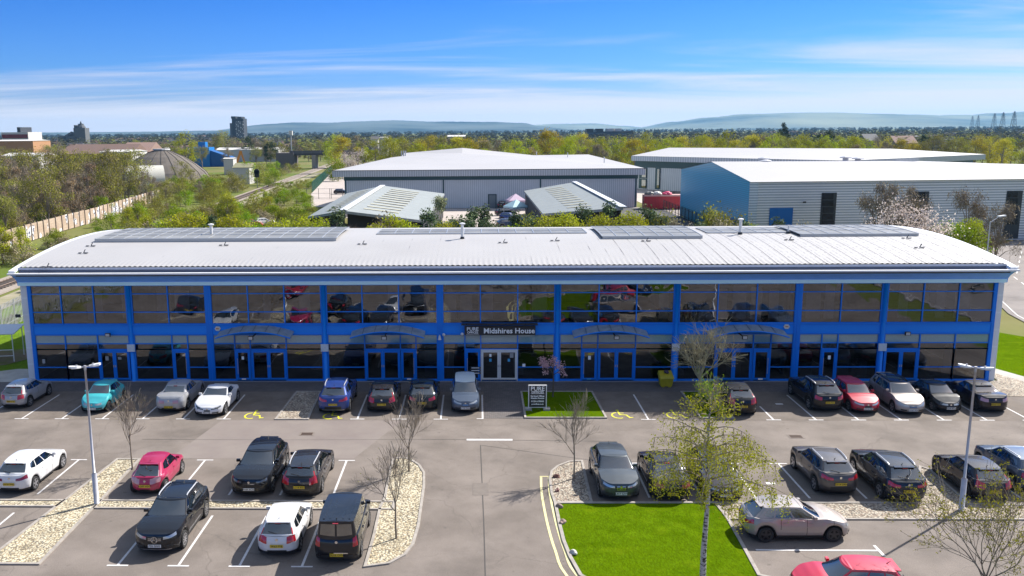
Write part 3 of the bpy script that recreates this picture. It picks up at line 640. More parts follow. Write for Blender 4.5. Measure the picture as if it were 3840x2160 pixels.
def door(x0, x1, leaves=1, fm=None, hand=1, z1=2.16, notice=None):
    fm = fm or M['blue']; fw = .12
    d_ = MB(); n_ = leaves; w = (x1-x0)/n_
    d_.box(x0, -.07, z1-.06, x1, .1, z1+.02); d_.box(x0, -.07, .0, x0+.05, .1, z1-.06); d_.box(x1-.05, -.07, 0, x1, .1, z1-.06)
    g = MB()
    for i in range(n_):
        a, c = x0+.05+i*(x1-x0-.1)/n_, x0+.05+(i+1)*(x1-x0-.1)/n_
        d_.box(a+.005, -.05, .02, a+fw, .06, z1-.07); d_.box(c-fw, -.05, .02, c-.005, .06, z1-.07)
        d_.box(a+fw, -.05, .02, c-fw, .06, .2); d_.box(a+fw, -.05, z1-.18, c-fw, .06, z1-.07)
        pane(g, a+fw, c-fw, .2, z1-.18, .02)
    o = d_.build('door', fm, office); g.build('pane', M['glass'], o)
    h = MB()
    if n_ == 1:
        hx = x0+.14 if hand > 0 else x1-.14
        h.tube([(hx,-.1,.5),(hx,-.1,1.6)], .018, 6); h.box(hx-.01,-.1,.6,hx+.01,-.05,.62); h.box(hx-.01,-.1,1.5,hx+.01,-.05,1.52)
    else:
        m_ = (x0+x1)/2; h.box(m_-.09, -.1, .98, m_-.04, -.05, 1.12); h.box(m_+.04, -.1, .98, m_+.09, -.05, 1.12)
    h.build('handle', M['steel'], o)
    return o
def lower(a, c, kind):
    if kind == 'g': window([a, c], [.1, .95, 2.2], 'window')
    elif kind == 'd': door(a+.02, c-.02, 1, hand=1)
    elif kind == 'e': door(a+.02, c-.02, 1, hand=-1)
    elif kind == 'D': door(a+.02, c-.02, 2)
    elif kind == 'W': return door(a+.0, c-.0, 2, M['white'])
BAYS = [[(-31.5,-29.42,'g'),(-29.42,-27.2,'g'),(-27.2,-25.05,'D')], [(-24.67,-22.12,'g'),(-22.12,-21.05,'e'),(-21.05,-19.7,'g')],
 [(-19.3,-17.85,'g'),(-17.85,-16.8,'d'),(-16.8,-14.36,'D'),(-14.36,-11.91,'g')], [(-11.53,-9.05,'g'),(-9.05,-6.65,'D'),(-6.65,-5.6,'e'),(-5.6,-4.17,'g')],
 [(-3.77,-2.32,'g'),(-2.32,-1.26,'d'),(-1.26,1.2,'W'),(1.2,3.63,'g')], [(4.01,5.46,'g'),(5.46,6.53,'d'),(6.53,9.03,'D'),(9.03,11.46,'g')],
 [(11.84,14.3,'g'),(14.3,16.78,'D'),(16.78,17.93,'e'),(17.93,19.37,'g')], [(19.77,21.25,'g'),(21.25,22.3,'d'),(22.3,24.94,'g')], [(25.32,27.62,'D'),(27.62,29.9,'g'),(29.9,32.1,'g')]]
for segs in BAYS:
    for s in segs:
        w = lower(*s)
        if s[2] == 'W': w['label'] = 'white framed double entrance door under the sign'
    xs = [segs[0][0]] + [s[1] for s in segs]
    window(xs, [2.2, 2.6, 3.2], 'transom_window', frost_row=1)
# notices on doors
for x, z, w, hh, cc in ((-17.33,1.62,.16,.22,'text'),(5.98,1.62,.18,.26,'text'),(21.78,1.62,.18,.26,'text'),(-.62,1.78,.14,.2,'text'),(-.62,1.45,.16,.2,'b'),(.62,1.45,.16,.2,'b'),(.8,1.78,.24,.32,'t2'),(1.62,1.1,.2,.2,'text'),(-26.62,1.6,.22,.3,'t2'),(-25.75,1.6,.22,.16,'t2'),(-31.0,1.4,.2,.3,'t2'),(-17.33,.14,.28,.08,'text'),(-6.1,.14,.28,.08,'text'),(5.98,.14,.28,.08,'b'),(17.35,.14,.3,.1,'text')):
    if 'nb' not in M: M['nb'] = mat('notice_blue', (.05,.35,.62), .5); M['n2'] = mat('notice_grey', (.30,.30,.30), .5)
    MB().box(x-w/2, -.075, z-hh/2, x+w/2, -.06, z+hh/2).build('notice', {'text': M['text'], 'b': M['nb'], 't2': M['n2']}[cc], office)
# curved canopies over four doorways
can = mat('canopy_sheet', (.20,.25,.30), .5, c2=(.34,.38,.42), vscale=3, detail=8)
for xc, hw in ((-16.3, 2.5), (-7.42, 2.45), (7.25, 2.45), (16.2, 2.5)):
    b = MB(); nseg = 16; dep = 1.15
    for i in range(nseg+1):
        t = -1+2*i/nseg; x = xc+t*hw; z = 3.86 - .42*t*t
        b.v += [(x, -.0, z+.02), (x, -dep, z-.16), (x, -dep, z-.24), (x, -.0, z-.06)]
    for i in range(nseg):
        for k_ in range(4): b.f.append((4*i+k_, 4*i+(k_+1) % 4, 4*i+4+(k_+1) % 4, 4*i+4+k_)); b.m.append(0)
    b.f += [(0,3,2,1), (4*nseg,4*nseg+1,4*nseg+2,4*nseg+3)]; b.m += [0,0]
    c = b.build('canopy', can, office, recalc=True)
    e_ = MB(); P = [(xc+t*hw, -dep-.03, 3.86-.42*t*t-.2) for t in [-1+2*i/16 for i in range(17)]]
    e_.tube(P, .045, 6); e_.build('canopy_edge', M['blue'], c)
    s_ = MB()
    for t in (-.66, -.33, 0, .33, .66): s_.bar((xc+t*hw, -.02, 3.9-.42*t*t), (xc+t*hw, -dep-.01, 3.72-.42*t*t), .03, .02)
    s_.build('canopy_rib', mat('canopy_rib', (.10,.14,.2), .5), c)
# entrance sign
sg = MB().box(-2.34, -.26, 3.22, 2.36, -.08, 3.82).build('sign_board', M['signblack'], office)
MB().box(-2.55, -.5, 3.94, 2.5, -.08, 4.0).build('sign_hood', M['signblack'], office)
for x in (-2.2, -.9, .4, 1.7): MB().box(x-.04, -.48, 3.98, x+.04, -.40, 4.04).build('sign_lamp', M['black'], office)
text_mesh('Midshires House', .50, M['text'], 'lettering', sg, wall_matrix(.62, -.268, 3.50), bold=.010)
text_mesh('PURE', .34, M['text'], 'lettering', sg, wall_matrix(-1.80, -.268, 3.63), bold=.006)
text_mesh('OFFICES', .20, M['text'], 'lettering', sg, wall_matrix(-1.80, -.268, 3.40), bold=.004)
MB().box(-2.22, -.27, 3.275, -1.38, -.262, 3.29).build('sign_rule', M['text'], sg)
# floodlights, alarms, cameras
for x in (-26.31, -16.39, -7.59, 7.54, 15.78, 26.61):
    b = MB(); y0 = -.3 if abs(x) > 20 else -1.28
    b.box(x-.17, y0-.12, 3.18, x+.17, y0+.0, 3.42); b.box(x-.03, y0, 3.24, x+.03, -.0, 3.3); f = b.build('floodlight', M['black'], office)
    MB().box(x-.13, y0-.135, 3.21, x+.13, y0-.12, 3.39).build('lens', mat('floodlight_lens', (.45,.45,.45), .2), f)
for x, z in ((-18.93, 3.65), (18.87, 3.72)):
    b = MB(); b.v = [(x+.2*math.cos(a), y, z+.17*math.sin(a)) for y in (-.1, -.005) for a in [i*PI/3 for i in range(6)]]
    b.f = [tuple(range(6)), tuple(reversed(range(6,12)))] + [(i,6+i,6+(i+1) % 6,(i+1) % 6) for i in range(6)]; b.m = [0]*8
    a_ = b.build('alarm_box', mat('alarm_cream', (.6,.58,.5), .5), office, recalc=True)
    MB().box(x-.1, -.106, z-.04, x+.1, -.1, z+.05).build('alarm_badge', mat('alarm_red', (.5,.2,.12), .5), a_)
for x, z in ((-3.72, 3.26), (-2.5, 3.3)):
    bm = bmesh.new(); bmesh.ops.create_uvsphere(bm, u_segments=12, v_segments=8, radius=.1); bm.transform(Matrix.Translation((x, -.28, z)))
    me = bpy.data.meshes.new('camera_dome'); bm.to_mesh(me); bm.free(); me.materials.append(M['white']); o = bpy.data.objects.new('camera_dome', me); col.objects.link(o); o.parent = office
b = MB(); b.tube([(-4.0,-.28,3.2),(-4.0,-.28,3.0),(-4.0,-.28,2.92)], [.05,.1,.12], 10); b.box(-4.03,-.28,3.15,-3.97,-.06,3.2); b.build('camera_dome', M['white'], office)
b = MB(); b.box(XL-.3,-.32,4.5,XL+.02,-.2,4.7); b.build('wall_light', M['black'], office)
# solar panels and roof lights
def on_roof(x, y, h=.0): return (x, y, roofz(y)+.05+h)
pv = mat('solar_glass', (.16,.155,.14), .4, c2=(.27,.265,.25), vscale=.6, spec=.4, detail=8)  # grey base carries the pale sky mirrored by the panels
alu = mat('array_frame', (.42,.43,.45), .35, .4)
def array(x0, x1, y0, y1, h, nx_, ny_):
    f = MB(); g = MB(); yy = [y0+(y1-y0)*i/ny_ for i in range(ny_+1)]; xx = [x0+(x1-x0)*i/nx_ for i in range(nx_+1)]
    def zz(y): return roofz(y)+.07+h+roofe(y)
    for y in yy:
        f.box(x0, y-.035, zz(y)-.05, x1, y+.035, zz(y)+.025)
    for x in xx:
        for j in range(ny_): f.bar((x, yy[j], zz(yy[j])), (x, yy[j+1], zz(yy[j+1])), .06, .06)
    f.box(x0, y0-.09, roofz(y0)+.08, x1, y0-.04, zz(y0)+.02)
    for i in range(nx_):
        for j in range(ny_): g.add([(xx[i], yy[j], zz(yy[j])), (xx[i+1], yy[j], zz(yy[j])), (xx[i+1], yy[j+1], zz(yy[j+1])), (xx[i], yy[j+1], zz(yy[j+1]))], [(0,1,2,3)])
    o = f.build('solar_array', alu, office); g.build('solar_glass', pv, o); return o
def ry(u, v, z=8.75):
    for _ in range(6):
        q = G(u, v, z); z = roofz(min(max(q[1], -1), 11))+.15+roofe(q[1])
    return q
a0, a1 = ry(238,606), ry(848,600); array(a0[0], a1[0], a0[1]+.1, 13.6, .2, 17, 4)
a0, a1 = ry(1516,598), ry(1768,597); array(a0[0], a1[0], a0[1]+.1, 13.6, .16, 7, 4)
a0, a1 = ry(2014,592), ry(2310,590); array(a0[0], a1[0], a0[1]+.1, 13.6, .16, 8, 3)
a0, a1 = ry(948,587), ry(1475,583); array(a0[0], a1[0], a0[1]+.1, 13.0, .03, 12, 2)
a0, a1 = ry(1780,584), ry(1985,580); array(a0[0], a1[0], a0[1]+.1, 13.0, .03, 5, 2)
# flue pipes and little roof vents
for u, v, h_ in ((532,592,.95), (1163,597,1.15), (1862,586,1.15), (1983,584,.7)):
    q = ry(u, v); b = MB(); b.tube([(q[0],q[1],roofz(q[1])-.05),(q[0],q[1],roofz(q[1])+h_)], .11 if h_ > .8 else .06, 10)
    if h_ > .8: b.tube([(q[0],q[1],roofz(q[1])+h_+.02),(q[0],q[1],roofz(q[1])+h_+.09),(q[0],q[1],roofz(q[1])+h_+.14)], [.22,.22,.03], 12)
    p = b.build('flue_pipe', M['white'], office); MB().tube([(q[0],q[1],roofz(q[1])),(q[0],q[1],roofz(q[1])+.24)], [.2,.14], 10).build('flue_collar', M['black'], p)
for u, v in ((118,672),(210,643),(228,617),(563,615),(911,612),(1265,608),(1396,603),(1625,604),(1985,601),(2280,597),(2312,625)):
    q = ry(u, v); z = roofz(q[1])+.08+roofe(q[1]); b = MB()
    b.box(q[0]-.32,q[1]-.08,z,q[0]-.12,q[1]+.06,z+.05); b.box(q[0]+.08,q[1]-.08,z,q[0]+.34,q[1]+.06,z+.05); b.bar((q[0]+.02,q[1],z),(q[0]+.16,q[1],z+.26),.05,.05)
    b.build('roof_anchor', mat('anchor_grey', (.08,.08,.09), .5), office)

# ================================================================== small things by the office
gb = empty('grit_bin', (10.83,-1.2,0), 0, 'yellow grit bin standing against the office glazing', 'grit bin')
yel = mat('bin_yellow', (.42,.34,.015), .5, var=.12, vscale=4)
b = MB(); b.add([(-.36,-.3,.06),(.36,-.3,.06),(.36,.3,.06),(-.36,.3,.06),(-.44,-.38,.62),(.44,-.38,.62),(.44,.36,.72),(-.44,.36,.72)], [(0,3,2,1),(0,1,5,4),(1,2,6,5),(2,3,7,6),(3,0,4,7),(4,5,6,7)])
for x in (-.3, .12): b.box(x, -.3, 0, x+.18, .3, .06)
b.build('bin_body', yel, gb)
b = MB(); b.add([(-.47,-.42,.60),(.47,-.42,.60),(.47,.4,.72),(-.47,.4,.72),(-.44,-.34,.74),(.44,-.34,.74),(.42,.36,.95),(-.42,.36,.95)], [(0,3,2,1),(0,1,5,4),(1,2,6,5),(2,3,7,6),(3,0,4,7),(4,5,6,7)])
b.build('lid', yel, gb)
bm = bmesh.new(); bmesh.ops.create_icosphere(bm, subdivisions=3, radius=.16)
for w_ in bm.verts: w_.co *= 1+.5*mnoise.noise(w_.co*9); w_.co.z *= .6
me = bpy.data.meshes.new('carrier_bag'); bm.to_mesh(me); bm.free(); me.materials.append(mat('bag_purple', (.06,.03,.07), .4)); o = bpy.data.objects.new('carrier_bag', me); col.objects.link(o); o.location = (10.9,-1.15,.95); tag(o, 'dark crumpled bag lying on the yellow bin lid', 'bag')

ps = empty('post_sign', (2.1,-6.3,.05), 0, 'black and white board sign on posts in grass island', 'sign')
b = MB(); b.box(-.5,-.035,.18,.5,.035,1.5); b.build('board', M['signblack'], ps)
b = MB(); b.box(-.55,-.05,0,-.5,.05,1.54); b.box(.5,-.05,0,.55,.05,1.54); b.box(-.5,-.05,1.5,.5,.05,1.54); b.box(-.5,-.05,.14,.5,.05,.18); b.build('frame', M['white'], ps)
for t_, s_, z in (('PURE',.36,1.31),('OFFICES',.2,1.10),('Serviced Offices',.125,.86),('Meeting Rooms',.125,.73),('01256 678500',.13,.53),('pureoffices.co.uk',.105,.36)):
    text_mesh(t_, s_, M['text'], 'lettering', ps, wall_matrix(0, -.04, z), bold=.004)
MB().box(-.4,-.042,1.0,.4,-.037,1.02).build('rule', M['text'], ps)
for i_, x in enumerate((1.55, 2.65)):
    b = MB(); b.box(x-.2,-6.5,.05,x+.2,-6.1,.16); o = b.build('sign_footing', M['concrete']); tag(o, ('concrete block at the left foot of the board sign', 'concrete block at the right foot of the board sign')[i_], 'footing', 'concrete feet of the board sign')
fs_ = empty('finger_sign', (-1.62,-1.35,0), 0, 'small black direction sign with white lettering by the glazing', 'sign')
b = MB(); b.tube([(0,0,0),(0,0,1.35)], .025, 8); b.build('pole', M['black'], fs_)
for z in (1.28, 1.1, .92): MB().box(-.34,-.02,z-.07,.34,.02,z+.07).build('board', M['signblack'], fs_); MB().box(-.26,-.025,z-.02,.26,-.02,z+.02).build('lettering', M['text'], fs_)

def lamp(loc, rz, label, h_=6.45):
    t = empty('street_lamp', loc, rz, label, 'street lamp', 'twin-headed car park lamps')
    MB().tube([(0,0,0),(0,0,1.45),(0,0,1.5)], [.115,.115,.07], 12).build('base_section', M['steel'], t, smooth=True)
    MB().tube([(0,0,1.5),(0,0,h_)], [.06,.045], 10).build('pole', M['steel'], t, smooth=True)
    b = MB(); b.tube([(-.2,0,h_),(.2,0,h_)], .03, 8); b.tube([(0,0,h_-.15),(0,0,h_+.06)], .06, 10); b.build('bracket', M['steel'], t)
    for s in (-1, 1):
        b = MB(); P = []
        vs = [(s*.16,-.05,.0),(s*.16,.05,.0),(s*.34,.14,.02),(s*.58,.12,.05),(s*.66,.06,.06),(s*.66,-.06,.06),(s*.58,-.12,.05),(s*.34,-.14,.02)]
        n_ = len(vs); b.add([(x,y,h_+z-.03) for x,y,z in vs]+[(x,y*.8,h_+z+.05) for x,y,z in vs], [tuple(range(n_)), tuple(range(n_,2*n_))]+[(i,(i+1) % n_,n_+(i+1) % n_,n_+i) for i in range(n_)])
        hd = b.build('lamp_head', M['white'], t, recalc=True)
        MB().box(min(s*.34,s*.56),-.08,h_-.035,max(s*.34,s*.56),.08,h_-.02).build('lens', mat('lamp_lens', (.5,.5,.5), .3), hd)
        b = MB(); b.tube([(s*.34,0,h_+.05),(s*.34,0,h_+.13)], .04, 8); b.build('photocell', M['steel'], hd)
    return t
lamp((-18.87,-19.85,.02), R(28), 'galvanised twin-headed lamp post in left gravel bed')
lamp((19.72,-20.1,.02), R(-30), 'galvanised twin-headed lamp post in right gravel bed')
t = empty('street_lamp', (46.5,26,0), R(20), 'single-headed grey street lamp rising from bushes beyond the office end', 'street lamp')
MB().tube([(0,0,0),(0,0,7.8)], [.09,.05], 8).build('pole', M['steel'], t); MB().tube([(0,0,7.7),(1.0,0,8.2)], .035, 6).build('bracket', M['steel'], t)
MB().obox((1.35,0,8.25),(.4,0,.03),(0,.14,0),(0,0,.06)).build('lamp_head', M['white'], t)
# palisade fence by the railway
def palisade(a, c, h_, m_, label, n_post=12, step=.28):
    a, c = Vector((*a,0)), Vector((*c,0)); t = empty('palisade_fence', a, 0, label, 'fence'); d_ = c-a; L_ = d_.length; u = d_/L_; nrm = Vector((-u.y,u.x,0))
    pl = MB(); N = int(L_/step)
    for i in range(N):
        p = u*(i*step+.1); pl.bar(p+Vector((0,0,.05)), p+Vector((0,0,h_)), .08, .02)
    pl.build('pales', m_, t)
    r_ = MB(); r_.bar(Vector((0,0,.5))+nrm*.05, d_+Vector((0,0,.5))+nrm*.05, .05, .05); r_.bar(Vector((0,0,h_-.4))+nrm*.05, d_+Vector((0,0,h_-.4))+nrm*.05, .05, .05); r_.build('rail', m_, t)
    np_ = int(L_/2.75)
    for i in range(min(np_, 90)+1):
        p = u*(i*2.75)+nrm*.1; MB().bar(p, p+Vector((0,0,h_-.1)), .1, .1).build('post', m_, t)
palisade((-40.5,-45), (-41.3,9), 2.4, M['steel'], 'grey steel palisade fence at the left edge of the car park')
palisade((-41.3,9.3), (-45.5,45), 2.4, M['steel'], 'grey steel palisade fence between side grass and railway')
# cycle shelter and the person behind it
sh = empty('cycle_shelter', (-39.2,5.6,0), R(8), 'open white framed cycle shelter with flat clear roof', 'shelter')
b = MB()
for x in (-3.2, 0, 3.2):
    b.tube([(x,-1,0),(x,-1,2.1)], .035, 6); b.tube([(x,1,0),(x,1,2.35)], .035, 6)
b.build('leg', M['white'], sh)
MB().obox((0,0,2.25),(3.4,0,0),(0,1.15,.13),(0,0,.03)).build('shelter_roof', mat('polycarbonate_roof', (.5,.52,.55), .3), sh)
b = MB(); b.bar((-3.2,-1,.9),(3.2,-1,.9),.05); b.bar((-3.2,-1,.45),(3.2,-1,.45),.04); b.build('rail', M['white'], sh)
bench = empty('bench', (-34.2,8.6,0), R(5), 'dark timber bench on the grass beside the office end wall', 'bench')
MB().box(-.8,-.2,.40,.8,.2,.46).build('seat', mat('dark_timber', (.06,.04,.035), .8), bench)
for s in (-.65,.65): MB().box(s-.05,-.18,0,s+.05,.18,.40).build('leg', mat('dark_timber_leg', (.05,.035,.03), .8), bench)
def person(loc, rz, label, top, skin=(.35,.2,.15)):
    me = bpy.data.meshes.new('person'); bm = bmesh.new(); sk = bm.verts.layers.skin.verify()
    J = {'pel':(0,0,.52),'sp':(0,.02,.78),'ch':(0,.0,1.02),'nk':(0,-.03,1.17),'hd':(0,-.06,1.26),'ht':(0,-.06,1.38)}
    for s, n_ in ((-1,'l'),(1,'r')):
        J.update({'hp'+n_:(s*.1,-.02,.52),'kn'+n_:(s*.13,-.45,.50),'an'+n_:(s*.13,-.45,.09),'to'+n_:(s*.14,-.62,.04),'sh'+n_:(s*.19,0,1.08),'el'+n_:(s*.26,-.12,.82),'wr'+n_:(s*.14,-.34,.70),'ha'+n_:(s*.10,-.42,.68)})
    rad = {'pel':.15,'sp':.14,'ch':.16,'nk':.06,'hd':.1,'ht':.085,'hp':.1,'kn':.07,'an':.05,'to':.04,'sh':.07,'el':.05,'wr':.04,'ha':.04}
    V_ = {k_: bm.verts.new(v_) for k_, v_ in J.items()}
    E_ = [('pel','sp'),('sp','ch'),('ch','nk'),('nk','hd'),('hd','ht')]
    for n_ in 'lr': E_ += [('pel','hp'+n_),('hp'+n_,'kn'+n_),('kn'+n_,'an'+n_),('an'+n_,'to'+n_),('ch','sh'+n_),('sh'+n_,'el'+n_),('el'+n_,'wr'+n_),('wr'+n_,'ha'+n_)]
    for a_, b_ in E_: bm.edges.new((V_[a_], V_[b_]))
    for k_, v_ in V_.items():
        r_ = rad.get(k_) or rad[k_[:-1]]; v_[sk].radius = (r_, r_)
    V_['pel'][sk].use_root = True
    bm.to_mesh(me); V_ = None; bm.free(); o = bpy.data.objects.new('person', me); col.objects.link(o); o.modifiers.new('skin','SKIN'); sd = o.modifiers.new('sub','SUBSURF'); sd.levels = sd.render_levels = 2
    me.materials.append(top); o.location = loc; o.rotation_euler.z = rz; tag(o, label, 'person'); return o
pm = mat('black_coat', (.01,.01,.012), .8); pr = person((-34.2,8.6,-.06), R(10), 'person in black clothes seated on the bench beside office', pm)
# ================================================================== cars
def paint(name, c, metal=.35, rough=.32, coat=1.0):
    dk = max(c) < .03
    metal = 0 if dk else metal*.6; rough = .5 if dk else .42
    m_ = mat('paint_'+name, c, rough, metal, coat=coat, spec=.15 if dk else .35)
    p = m_.node_tree.nodes['Principled BSDF']; p.inputs['Coat Roughness'].default_value = .04
    n, l = m_.node_tree.nodes, m_.node_tree.links
    tc = n.new('ShaderNodeTexCoord'); t = n.new('ShaderNodeTexNoise'); t.inputs['Scale'].default_value = 2.2; t.inputs['Detail'].default_value = 8; l.new(tc.outputs['Object'], t.inputs['Vector'])
    mr = n.new('ShaderNodeMapRange'); mr.inputs['To Min'].default_value = .85; mr.inputs['To Max'].default_value = 1.12; l.new(t.outputs['Fac'], mr.inputs['Value'])
    m3 = n.new('ShaderNodeVectorMath'); m3.operation = 'SCALE'; m3.inputs[0].default_value = c; l.new(mr.outputs[0], m3.inputs['Scale']); l.new(m3.outputs[0], p.inputs['Base Color'])
    m4 = n.new('ShaderNodeMapRange'); m4.inputs['From Min'].default_value = .35; m4.inputs['From Max'].default_value = .7; m4.inputs['To Min'].default_value = rough; m4.inputs['To Max'].default_value = rough+.12; l.new(t.outputs['Fac'], m4.inputs['Value']); l.new(m4.outputs[0], p.inputs['Roughness'])
    return m_
M['tyre'] = mat('tyre_rubber', (.018,.018,.019), .85)
M['alloy'] = mat('alloy_wheel', (.38,.38,.40), .3, .7)
M['alloydk'] = mat('dark_alloy', (.05,.05,.055), .35, .6)
M['trim'] = mat('car_trim_black', (.016,.016,.018), .55)
M['chrome'] = mat('chrome', (.6,.6,.62), .12, 1.0)
M['tail'] = mat('tail_lens', (.42,.012,.02), .12, coat=1)
M['taildk'] = mat('tail_lens_dark', (.22,.008,.015), .12, coat=1)
M['tailw'] = mat('tail_lens_clear', (.45,.25,.28), .12, coat=1)
M['headl'] = mat('headlamp_glass', (.42,.44,.46), .08, .4, coat=1)
M['headdk'] = mat('headlamp_dark', (.12,.13,.14), .08, .3, coat=1)
M['plw'] = mat('plate_white', (.68,.68,.66), .5)
M['ply'] = mat('plate_yellow', (.62,.44,.02), .5)
M['pltx'] = mat('plate_black', (.01,.01,.01), .6)
M['gap'] = mat('panel_gap', (.004,.004,.005), .9)
M['seat'] = mat('seat_fabric', (.05,.05,.05), .9)
def lerp(a, b, t): return a+(b-a)*t
def sstep(t): t = max(0, min(1, t)); return t*t*(3-2*t)
def curve(pts, x):
    if x <= pts[0][0]: return pts[0][1]
    for (x0, y0), (x1, y1) in zip(pts, pts[1:]):
        if x <= x1: return lerp(y0, y1, sstep((x-x0)/(x1-x0))*.5+.5*(x-x0)/(x1-x0))
    return pts[-1][1]
class CarShape:
    def __init__(s, L, W, H, hood=.86, nose=.70, cowl=1.0, belt=.98, tailz=1.05, xc=1.05, xw=1.85, xr=3.5, xb=4.1, deck=None, gc=.2, tumble=.20, rdrop_f=.05, rdrop_r=.07, rf=.52, rr=.42, wr=.32, axf=.82, axr=.72, arch=.07, slant=.10):
        s.__dict__.update(locals())
        s.a, s.b = L/2, W/2
        X = lambda d: L/2-d           # distance from the front to x
        tail = deck if deck is not None else tailz
        pts = [(0, nose), (.35, nose+(hood-nose)*.65), (xc*.75, hood+(cowl-hood)*.55), (xc, cowl), (xc+.6, max(belt, cowl-.02)), (L*.6, belt+.02), (min(xb, L-.1), tailz if deck is None else deck+.03)]
        if deck is not None: pts += [(L-.12, deck)]
        pts += [(L, tail-.10)]
        s.zs = lambda x: curve(pts, L/2-x)
        s.xaf, s.xar = L/2-axf, -L/2+axr
    def plan(s, u, a, b, rf, rr, bowf, bowr, xc=0.0):
        """u 0..1 front half, 1..2 corner, 2..3 side, 3..4 corner, 4..5 rear half"""
        if u <= 1:
            y = (b-rf)*u; x = a; n_ = (1, 0)
        elif u <= 2:
            t = (u-1)*PI/2; x = a-rf+rf*math.cos(t); y = b-rf+rf*math.sin(t); n_ = (math.cos(t), math.sin(t))
        elif u <= 3:
            x = lerp(a-rf, -a+rr, u-2); y = b; n_ = (0, 1)
        elif u <= 4:
            t = (u-3)*PI/2; x = -a+rr-rr*math.sin(t); y = b-rr+rr*math.cos(t); n_ = (-math.sin(t), math.cos(t))
        else:
            y = (b-rr)*(5-u); x = -a; n_ = (-1, 0)
        k_ = (y/b)**2
        if x > 0: x -= bowf*k_*max(0, n_[0])
        else: x += bowr*k_*max(0, -n_[0])
        return x+xc, y, n_
    def wall(s, u, v, off=0.0):
        x, y, n_ = s.plan(u, s.a, s.b, s.rf, s.rr, .10, .06)
        # gentle barrel of the sides in plan
        y *= 1-.05*(x/s.a)**4
        fr = max(0, n_[0]); re = max(0, -n_[0]); sd = abs(n_[1])
        ins = sd*(.055*max(0, v-.45)**2/.3+.05*max(0, .3-v)/.3) + fr*(s.slant*max(0, v-.5)**2/.25+.07*max(0, .25-v)/.25) + re*(.08*max(0, v-.55)**2/.2+.08*max(0, .25-v)/.25)
        ins -= sd*.012*math.exp(-((v-.62)/.05)**2)
        zb = s.gc
        for xa in (s.xaf, s.xar):
            dx = x-xa; ra = s.wr+s.arch
            if abs(dx) < ra and y > s.b*.7: zb = max(zb, s.wr+math.sqrt(ra*ra-dx*dx)-.01)
        xx, yy = x-(ins-off)*n_[0], y-(ins-off)*n_[1]
        zt = s.zs(x)
        return Vector((xx, yy, lerp(zb, zt, v)))
    def zroof(s, x):
        xf, xr_ = s.a-s.xw, s.a-s.xr; t = (x-xr_)/(xf-xr_)
        return s.H-.03-s.rdrop_f*max(0, (t-.55)/.45)**2-s.rdrop_r*max(0, (.55-t)/.55)**2
    def house(s, u, v, off=0.0):
        xf = lerp(s.a-s.xc, s.a-s.xw, v); xr_ = lerp(s.a-s.xb, s.a-s.xr, v)
        b = lerp(s.b-.075, s.b-.075-s.tumble, v**1.15)
        r_ = lerp(.22, .16, v)
        x, y, n_ = s.plan(u, (xf-xr_)/2, b, r_, r_*.9, .16, .07, (xf+xr_)/2)
        y *= 1-.06*max(0, (x-(xf+xr_)/2)/((xf-xr_)/2))**2 - .09*max(0, -(x-(xf+xr_)/2)/((xf-xr_)/2))**2
        zb = s.zs(x)-.035; zt = s.zroof(x)-.03*(y/b)**4
        return Vector((x+off*n_[0], y+off*n_[1], lerp(zb, zt, v)+off*.3))
    def mir(s, p, sgn): return (p[0], p[1]*sgn, p[2])
    def patch(s, fn, u0, u1, v0, v1, nu, nv, sgn, off, b, mi=0, vfun=None):
        base = len(b.v)
        for i in range(nu+1):
            for j in range(nv+1):
                u = lerp(u0, u1, i/nu); v = lerp(v0, v1, j/nv)
                if vfun: u, v = vfun(i/nu, j/nv)
                b.v.append(s.mir(fn(u, v, off), sgn))
        for i in range(nu):
            for j in range(nv):
                a = base+i*(nv+1)+j; q = (a, a+nv+1, a+nv+2, a+1)
                b.f.append(q if sgn > 0 else tuple(reversed(q))); b.m.append(mi)
US = [i/4 for i in range(4)] + [1+i/6 for i in range(6)] + [2+i/40 for i in range(40)] + [3+i/6 for i in range(6)] + [4+i/4 for i in range(5)]
